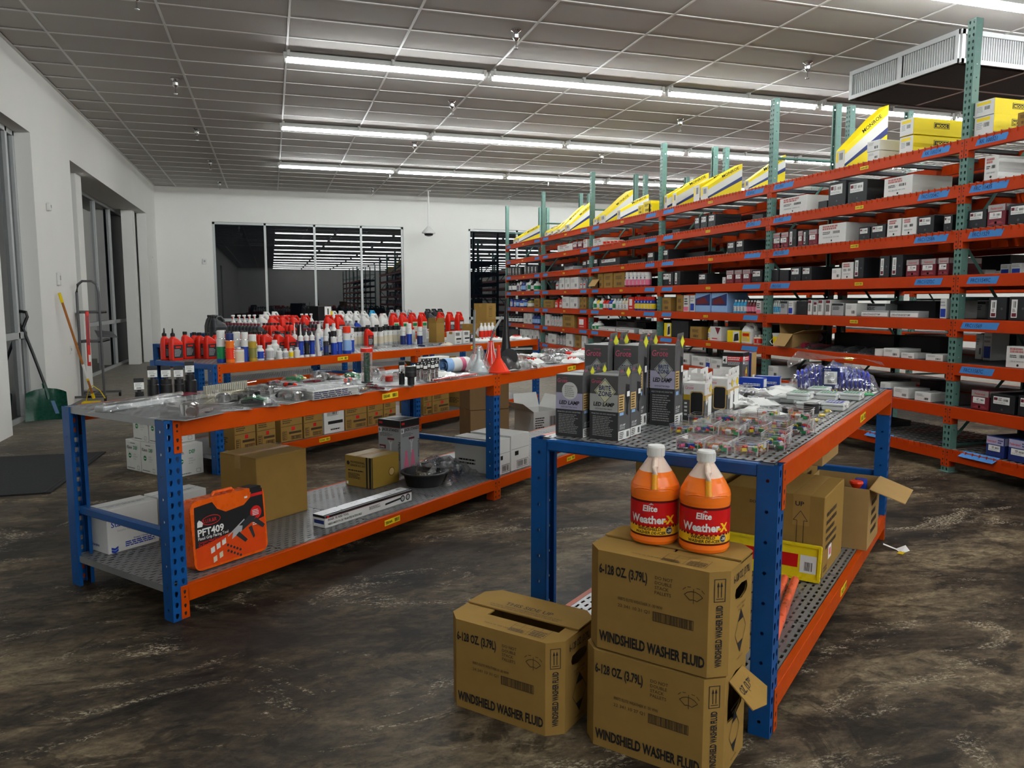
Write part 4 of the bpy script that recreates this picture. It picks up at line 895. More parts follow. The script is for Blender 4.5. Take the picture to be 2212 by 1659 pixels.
# ================================================================ where the goods stand (metres)
# rack goods: level, style, x along the rack from its far end, width, height, depth, inset, lift (or rear height of a sloped box)
RACK = [
(7,'wd',11.259,0.13,0.171,0.498,0.03,0.629),
(7,'wp',11.701,0.151,0.082,0.3,0.03,0.0),
(7,'wp',11.696,0.162,0.096,0.3,0.03,0.085),
(7,'mg',12.092,0.157,0.141,0.62,0.03,0.0),
(7,'mg',12.087,0.156,0.144,0.62,0.03,0.15),
(6,'wh',10.557,0.457,0.172,0.32,0.03,0.0),
(6,'bd',11.031,0.132,0.071,0.25,0.03,0.0),
(6,'bk',11.236,0.251,0.237,0.38,0.03,0.0),
(6,'bk',11.516,0.258,0.206,0.4,0.03,0.0),
(6,'wh',12.019,0.333,0.165,0.45,0.03,0.0),
(5,'mr',10.263,0.158,0.174,0.38,0.03,0.0),
(5,'mr',10.427,0.153,0.17,0.38,0.03,0.0),
(5,'bv',10.573,0.124,0.188,0.38,0.03,0.0),
(5,'mr',10.704,0.076,0.162,0.38,0.03,0.0),
(5,'bv',10.79,0.081,0.16,0.38,0.03,0.0),
(5,'mr',10.902,0.13,0.16,0.38,0.03,0.0),
(5,'wh',11.187,0.397,0.19,0.38,0.03,0.0),
(5,'bk',11.633,0.144,0.119,0.38,0.03,0.0),
(5,'bk',11.809,0.184,0.124,0.38,0.03,0.0),
(5,'wh',11.999,0.164,0.157,0.38,0.03,0.0),
(5,'wh',12.172,0.161,0.152,0.38,0.03,0.0),
(5,'bk',12.352,0.178,0.15,0.38,0.03,0.0),
(5,'bk',12.584,0.088,0.134,0.38,0.03,0.0),
(4,'bd',10.293,0.125,0.133,0.36,0.03,0.0),
(4,'bd',10.452,0.161,0.122,0.36,0.03,0.0),
(4,'bk',10.649,0.169,0.15,0.36,0.03,0.0),
(4,'bk',10.827,0.155,0.147,0.36,0.03,0.0),
(4,'wp',11.275,0.126,0.11,0.36,0.03,0.0),
(4,'wh',11.431,0.16,0.163,0.36,0.03,0.0),
(4,'bv',11.582,0.129,0.2,0.36,0.03,0.0),
(4,'bv',11.906,0.119,0.2,0.36,0.03,0.0),
(4,'bv',12.055,0.136,0.201,0.36,0.03,0.0),
(4,'mr',12.237,0.144,0.15,0.36,0.03,0.0),
(4,'mr',12.408,0.157,0.149,0.36,0.03,0.0),
(4,'mr',12.564,0.108,0.149,0.36,0.03,0.0),
(3,'b_water',10.243,0.034,0.154,0.1,0.03,0.0),
(3,'b_water',10.281,0.034,0.154,0.1,0.03,0.0),
(3,'b_water',10.319,0.033,0.154,0.1,0.03,0.0),
(3,'b_water',10.356,0.033,0.154,0.1,0.03,0.0),
(3,'b_water',10.394,0.033,0.154,0.1,0.03,0.0),
(3,'gy',10.471,0.121,0.149,0.34,0.03,0.0),
(3,'bw',10.587,0.079,0.144,0.34,0.03,0.0),
(3,'bd',10.771,0.181,0.144,0.34,0.03,0.0),
(3,'tw',10.898,0.059,0.159,0.34,0.03,0.0),
(3,'tw',10.985,0.057,0.139,0.34,0.03,0.0),
(3,'tw',11.063,0.07,0.159,0.34,0.03,0.0),
(3,'tw',11.178,0.075,0.159,0.34,0.03,0.0),
(3,'gy',11.318,0.165,0.126,0.34,0.03,0.0),
(3,'wp',11.503,0.152,0.122,0.34,0.03,0.0),
(3,'bw',12.589,0.066,0.166,0.34,0.03,0.0),
(3,'gy',11.635,0.356,0.123,0.22,0.16,0.0),
(3,'gl',11.829,0.343,0.059,0.11,0.02,0.0),
(3,'gl',12.184,0.333,0.059,0.11,0.02,0.0),
(3,'bd',11.982,0.543,0.15,0.3,0.3,0.0),
(2,'pail',10.332,0.151,0.147,0.12,0.03,0.0),
(2,'ocar',10.536,0.224,0.155,0.34,0.03,0.0),
(2,'fb_maroon',10.807,0.286,0.077,0.3,0.03,0.0),
(2,'fb_dark',11.203,0.247,0.055,0.3,0.03,0.0),
(2,'fb_dark',11.437,0.194,0.063,0.3,0.03,0.0),
(2,'fb_dark',11.669,0.22,0.063,0.3,0.03,0.0),
(2,'roll',11.873,0.127,0.062,0.12,0.03,0.0),
(2,'wp',12.047,0.188,0.077,0.25,0.03,0.0),
(2,'wp',12.236,0.147,0.047,0.2,0.03,0.0),
(2,'wp',12.526,0.179,0.054,0.2,0.03,0.0),
(2,'bd',11.212,0.851,0.168,0.25,0.45,0.0),
(2,'bd',11.892,0.496,0.174,0.25,0.5,0.0),
(1,'wp',12.182,0.172,0.09,0.25,0.03,0.0),
(1,'wp',12.429,0.176,0.076,0.22,0.03,0.0),
(1,'wp',10.268,0.188,0.136,0.25,0.03,0.0),
(1,'wp',11.995,0.125,0.121,0.3,0.03,0.0),
(1,'bd',11.375,0.411,0.096,0.25,0.5,0.0),
(1,'rd',11.732,0.288,0.069,0.2,0.55,0.0),
(1,'bd',12.046,0.24,0.129,0.2,0.5,0.0),
(0,'bd',10.292,0.425,0.073,0.3,0.1,0.0),
(0,'bd',11.587,0.339,0.058,0.3,0.3,0.0),
(7,'mg',12.87,0.178,0.149,0.5,0.03,0.0),
(7,'mg',12.866,0.182,0.126,0.5,0.03,0.14),
(7,'br',13.218,0.126,0.102,0.3,0.03,0.0),
(6,'wh',12.96,0.126,0.182,0.5,0.03,0.0),
(5,'bk',12.856,0.17,0.142,0.36,0.03,0.0),
(5,'mr',13.032,0.157,0.169,0.36,0.03,0.0),
(5,'bk',13.221,0.174,0.151,0.36,0.03,0.0),
(4,'wp',12.61,0.072,0.051,0.12,0.4,0.0),
(4,'wp',12.742,0.087,0.034,0.12,0.35,0.0),
(4,'bw',12.911,0.083,0.083,0.14,0.3,0.0),
(4,'bw',13.05,0.087,0.084,0.14,0.25,0.0),
(3,'bv',13.095,0.157,0.176,0.34,0.03,0.0),
(3,'bv',13.272,0.156,0.182,0.34,0.03,0.0),
(3,'gy',12.527,0.12,0.15,0.2,0.5,0.0),
(2,'wh',13.301,0.206,0.166,0.36,0.03,0.0),
(1,'mr',12.995,0.162,0.159,0.36,0.03,0.0),
(1,'bk',13.196,0.208,0.146,0.36,0.03,0.0),
(1,'bk',13.407,0.16,0.16,0.36,0.03,0.0),
(0,'nv',13.158,0.159,0.164,0.34,0.03,0.0),
(0,'nv',13.361,0.176,0.174,0.34,0.03,0.0),
(2,'wp',12.499,0.07,0.22,0.2,0.55,0.0),
(2,'bw',12.627,0.081,0.242,0.2,0.5,0.0),
(7,'wd',9.688,0.093,0.106,0.45,0.03,0.426),
(7,'wd',8.758,0.179,0.164,0.416,0.03,0.468),
(7,'wd',8.569,0.151,0.208,0.432,0.03,0.431),
(7,'wd',7.981,0.116,0.188,0.438,0.03,0.476),
(7,'wd',7.703,0.095,0.185,0.293,0.03,0.443),
(7,'yp',7.274,0.117,0.131,0.4,0.03,0.0),
(6,'bk',8.599,0.128,0.158,0.36,0.03,0.0),
(6,'bk',8.765,0.158,0.159,0.36,0.03,0.0),
(6,'bk',8.953,0.174,0.157,0.38,0.03,0.0),
(6,'bd',8.043,0.206,0.042,0.25,0.03,0.0),
(6,'bd',9.931,0.205,0.049,0.3,0.03,0.0),
(5,'bk',7.755,0.163,0.148,0.36,0.03,0.0),
(5,'bk',9.404,0.17,0.137,0.36,0.03,0.0),
(5,'bk',9.591,0.164,0.146,0.36,0.03,0.0),
(5,'bd',8.17,0.553,0.088,0.3,0.25,0.0),
(4,'bk',7.668,0.236,0.191,0.36,0.03,0.0),
(4,'bv',7.933,0.132,0.189,0.36,0.03,0.0),
(4,'bv',8.109,0.167,0.196,0.36,0.03,0.0),
(4,'bk',8.767,0.205,0.142,0.36,0.03,0.0),
(4,'wp',9.267,0.062,0.08,0.36,0.03,0.0),
(4,'mr',9.399,0.161,0.161,0.36,0.03,0.0),
(4,'mr',9.582,0.146,0.16,0.36,0.03,0.0),
(4,'mr',9.749,0.15,0.159,0.36,0.03,0.0),
(4,'bk',9.955,0.206,0.146,0.36,0.03,0.0),
(3,'br',7.794,0.259,0.193,0.3,0.03,0.0),
(3,'br',8.196,0.178,0.224,0.3,0.03,0.0),
(3,'pk',8.365,0.136,0.223,0.3,0.03,0.0),
(3,'bw',8.529,0.12,0.222,0.3,0.03,0.0),
(3,'sh',8.789,0.376,0.256,0.3,0.03,0.0),
(3,'sh',9.179,0.36,0.253,0.3,0.03,0.0),
(3,'pk',10.008,0.089,0.148,0.3,0.03,0.0),
(3,'b_aqua',9.482,0.065,0.159,0.1,0.03,0.0),
(3,'b_aqua',9.551,0.064,0.159,0.1,0.03,0.0),
(3,'b_aqua',9.619,0.063,0.159,0.1,0.03,0.0),
(3,'b_aqua',9.687,0.062,0.159,0.1,0.03,0.0),
(3,'b_wine',9.746,0.057,0.154,0.1,0.03,0.0),
(3,'b_wine',9.807,0.056,0.154,0.1,0.03,0.0),
(3,'b_wine',9.867,0.055,0.154,0.1,0.03,0.0),
(3,'b_wine',9.927,0.055,0.154,0.1,0.03,0.0),
(2,'yw',7.858,0.19,0.192,0.2,0.03,0.0),
(2,'bd',8.209,0.459,0.234,0.3,0.03,0.0),
(2,'b_yel',8.934,0.078,0.198,0.1,0.03,0.0),
(2,'rw',9.114,0.259,0.18,0.28,0.03,0.0),
(2,'yw',9.512,0.269,0.147,0.28,0.03,0.0),
(2,'jg_white',9.775,0.217,0.246,0.15,0.03,0.0),
(2,'jr',9.934,0.064,0.109,0.08,0.03,0.0),
(2,'jr',10.011,0.072,0.117,0.08,0.03,0.0),
(2,'br',8.634,0.295,0.164,0.25,0.03,0.0),
(1,'wp',8.304,0.353,0.151,0.3,0.03,0.0),
(1,'wp',8.716,0.351,0.134,0.3,0.03,0.0),
(1,'bw',8.958,0.112,0.139,0.25,0.03,0.0),
(1,'wp',9.149,0.248,0.129,0.3,0.03,0.0),
(7,'wd',5.139,0.162,0.104,0.362,0.03,0.464),
(7,'wd',5.533,0.268,0.135,0.435,0.03,0.566),
(7,'wd',6.182,0.122,0.149,0.355,0.03,0.412),
(7,'yp',6.943,0.154,0.136,0.4,0.03,0.0),
(7,'yp',7.155,0.238,0.173,0.4,0.03,0.0),
(6,'wh',5.197,0.464,0.127,0.3,0.03,0.0),
(6,'bd',6.842,0.567,0.046,0.3,0.03,0.0),
(6,'jr',5.631,0.133,0.079,0.08,0.03,0.0),
(6,'jr',5.781,0.13,0.068,0.08,0.03,0.0),
(6,'jr',5.928,0.127,0.057,0.08,0.03,0.0),
(6,'jr',6.071,0.124,0.047,0.08,0.03,0.0),
(6,'jr',6.212,0.122,0.037,0.08,0.03,0.0),
(5,'bk',5.078,0.165,0.144,0.36,0.03,0.0),
(5,'bk',5.271,0.18,0.142,0.36,0.03,0.0),
(5,'bk',5.836,0.83,0.121,0.36,0.03,0.0),
(5,'bd',6.84,0.601,0.048,0.3,0.03,0.0),
(5,'bk',7.31,0.22,0.135,0.36,0.03,0.0),
(4,'ocar',5.179,0.306,0.171,0.3,0.03,0.0),
(4,'br',5.48,0.215,0.25,0.3,0.03,0.0),
(4,'br',5.802,0.354,0.247,0.3,0.03,0.0),
(4,'br',6.225,0.42,0.24,0.3,0.03,0.0),
(4,'a_purple',6.523,0.125,0.238,0.07,0.03,0.0),
(4,'a_purple',6.659,0.123,0.233,0.07,0.03,0.0),
(4,'a_purple',6.792,0.12,0.228,0.07,0.03,0.0),
(4,'a_purple',6.922,0.118,0.224,0.07,0.03,0.0),
(4,'a_purple',7.049,0.115,0.219,0.07,0.03,0.0),
(4,'a_purple',7.174,0.113,0.215,0.07,0.03,0.0),
(3,'b_white',5.242,0.122,0.185,0.08,0.03,0.0),
(3,'b_yel',5.369,0.1,0.185,0.08,0.03,0.0),
(3,'b_white',5.522,0.136,0.185,0.08,0.03,0.0),
(3,'b_red',5.639,0.105,0.185,0.08,0.03,0.0),
(3,'b_red',5.769,0.103,0.184,0.08,0.03,0.0),
(3,'b_blue',5.918,0.147,0.184,0.08,0.03,0.0),
(3,'b_white',6.024,0.109,0.184,0.08,0.03,0.0),
(3,'b_clear',6.146,0.107,0.183,0.08,0.03,0.0),
(3,'b_clear',6.266,0.105,0.183,0.08,0.03,0.0),
(3,'b_cream',6.384,0.103,0.183,0.08,0.03,0.0),
(3,'b_cream',6.499,0.101,0.183,0.08,0.03,0.0),
(3,'rd',6.681,0.196,0.204,0.12,0.03,0.0),
(3,'a_wd',6.846,0.1,0.211,0.07,0.03,0.0),
(3,'a_wd',6.953,0.099,0.21,0.07,0.03,0.0),
(3,'a_wd',7.059,0.097,0.21,0.07,0.03,0.0),
(3,'a_wd',7.163,0.095,0.209,0.07,0.03,0.0),
(3,'a_wd',7.265,0.094,0.209,0.07,0.03,0.0),
(3,'a_wd',7.366,0.092,0.208,0.07,0.03,0.0),
(2,'b_white',5.181,0.144,0.133,0.1,0.03,0.0),
(2,'b_white',5.373,0.16,0.154,0.1,0.03,0.0),
(2,'gl',5.762,0.736,0.071,0.15,0.03,0.0),
(2,'gl',6.487,0.677,0.079,0.15,0.03,0.0),
(2,'wp',7.069,0.201,0.071,0.2,0.03,0.0),
(2,'wp',7.289,0.209,0.072,0.2,0.03,0.0),
(2,'bd',6.315,0.332,0.153,0.2,0.4,0.0),
(2,'gy',5.306,0.758,0.181,0.3,0.5,0.0),
(1,'gy',5.33,0.504,0.127,0.3,0.03,0.0),
(7,'wd',2.461,0.115,0.08,0.223,0.03,0.32),
(7,'wd',2.729,0.195,0.08,0.269,0.03,0.339),
(7,'wd',3.083,0.133,0.08,0.303,0.03,0.426),
(7,'wd',3.46,0.152,0.08,0.383,0.03,0.557),
(7,'wd',3.916,0.263,0.129,0.352,0.03,0.574),
(6,'wh',3.781,0.782,0.127,0.3,0.03,0.0),
(6,'mr',4.31,0.228,0.142,0.3,0.03,0.0),
(6,'mr',4.556,0.221,0.133,0.3,0.03,0.0),
(6,'wh',4.795,0.171,0.149,0.3,0.03,0.0),
(5,'bd',2.696,0.821,0.104,0.3,0.2,0.0),
(5,'gy',4.001,0.453,0.067,0.2,0.03,0.0),
(5,'bk',4.773,0.193,0.126,0.3,0.03,0.0),
(4,'jg_grey',3.377,0.207,0.192,0.15,0.03,0.0),
(4,'wp',3.632,0.251,0.23,0.3,0.03,0.0),
(4,'wp',3.927,0.241,0.222,0.3,0.03,0.0),
(4,'wp',4.279,0.369,0.221,0.3,0.03,0.0),
(4,'jg_grey',4.553,0.133,0.188,0.15,0.03,0.0),
(4,'jg_grey',4.707,0.131,0.184,0.15,0.03,0.0),
(3,'br',2.884,0.579,0.162,0.3,0.03,0.0),
(3,'jg_red',3.319,0.183,0.19,0.15,0.03,0.0),
(3,'jg_red',3.551,0.178,0.198,0.15,0.03,0.0),
(3,'wp',3.848,0.367,0.224,0.3,0.03,0.0),
(3,'wp',4.265,0.371,0.213,0.3,0.03,0.0),
(3,'br',4.629,0.132,0.212,0.3,0.03,0.0),
(3,'br',4.792,0.151,0.211,0.3,0.03,0.0),
(2,'wp',2.824,0.279,0.231,0.3,0.03,0.0),
(2,'q_silver',3.083,0.157,0.226,0.1,0.03,0.0),
(2,'q_silver',3.252,0.153,0.229,0.1,0.03,0.0),
(2,'q_silver',3.416,0.15,0.232,0.1,0.03,0.0),
(2,'q_silver',3.578,0.147,0.235,0.1,0.03,0.0),
(2,'br',3.998,0.602,0.242,0.3,0.03,0.0),
(2,'rd',4.68,0.396,0.204,0.25,0.03,0.0),
(1,'q_silver',2.76,0.197,0.181,0.1,0.03,0.0),
(1,'wp',3.09,0.406,0.204,0.3,0.03,0.0),
(1,'q_grey',3.423,0.156,0.218,0.1,0.03,0.0),
(1,'q_grey',3.593,0.153,0.225,0.1,0.03,0.0),
(1,'q_grey',3.759,0.149,0.232,0.1,0.03,0.0),
(1,'wp',4.046,0.336,0.244,0.3,0.03,0.0),
(1,'br',4.5,0.294,0.245,0.3,0.03,0.0),
(1,'wp',4.778,0.218,0.24,0.3,0.03,0.0),
(7,'wd',0.595,0.177,0.108,0.246,0.03,0.391),
(7,'wd',0.858,0.138,0.119,0.354,0.03,0.413),
(5,'bv',0.046,0.226,0.208,0.3,0.03,0.0),
(5,'bv',0.292,0.221,0.198,0.3,0.03,0.0),
(5,'bv',0.532,0.215,0.189,0.3,0.03,0.0),
(5,'bv',0.765,0.21,0.179,0.3,0.03,0.0),
(5,'bv',0.993,0.205,0.17,0.3,0.03,0.0),
(5,'bv',1.413,0.228,0.184,0.3,0.03,0.0),
(5,'bv',1.654,0.222,0.174,0.3,0.03,0.0),
(5,'bv',1.888,0.216,0.164,0.3,0.03,0.0),
(5,'bv',2.117,0.21,0.154,0.3,0.03,0.0),
(4,'b_black',0.325,0.22,0.278,0.1,0.03,0.0),
(4,'b_black',0.564,0.215,0.251,0.1,0.03,0.0),
(4,'q_white',0.798,0.209,0.224,0.1,0.03,0.0),
(4,'q_white',1.025,0.204,0.261,0.1,0.03,0.0),
(4,'b_navy',1.247,0.199,0.234,0.1,0.03,0.0),
(4,'q_white',1.464,0.195,0.209,0.1,0.03,0.0),
(4,'b_white',1.676,0.19,0.244,0.1,0.03,0.0),
(4,'b_black',1.883,0.186,0.219,0.1,0.03,0.0),
(4,'b_white',2.085,0.181,0.194,0.1,0.03,0.0),
(3,'q_blue',0.297,0.24,0.218,0.1,0.03,0.0),
(3,'q_blue',0.595,0.232,0.185,0.1,0.03,0.0),
(3,'b_navy',0.884,0.225,0.216,0.1,0.03,0.0),
(3,'b_blue',1.164,0.219,0.184,0.1,0.03,0.0),
(3,'b_navy',1.436,0.212,0.214,0.1,0.03,0.0),
(3,'b_olive',1.699,0.206,0.183,0.1,0.03,0.0),
(3,'br',2.169,0.33,0.192,0.25,0.03,0.0),
(2,'b_black',0.325,0.221,0.198,0.1,0.03,0.0),
(2,'b_black',0.565,0.216,0.202,0.1,0.03,0.0),
(2,'b_black',0.799,0.21,0.206,0.1,0.03,0.0),
(2,'b_black',1.028,0.205,0.21,0.1,0.03,0.0),
(2,'wp',1.403,0.263,0.227,0.25,0.03,0.0),
(2,'wp',1.694,0.254,0.231,0.25,0.03,0.0),
(2,'b_navy',1.937,0.139,0.225,0.1,0.03,0.0),
(2,'b_navy',2.091,0.137,0.228,0.1,0.03,0.0),
(2,'b_navy',2.241,0.134,0.23,0.1,0.03,0.0),
(1,'wp',1.163,0.321,0.229,0.3,0.03,0.0),
(1,'wp',1.501,0.309,0.241,0.3,0.03,0.0),
(1,'wp',1.828,0.298,0.253,0.3,0.03,0.0),
(1,'wp',2.142,0.288,0.264,0.3,0.03,0.0),
(1,'bd',0.538,0.723,0.196,0.3,0.03,0.0),
]
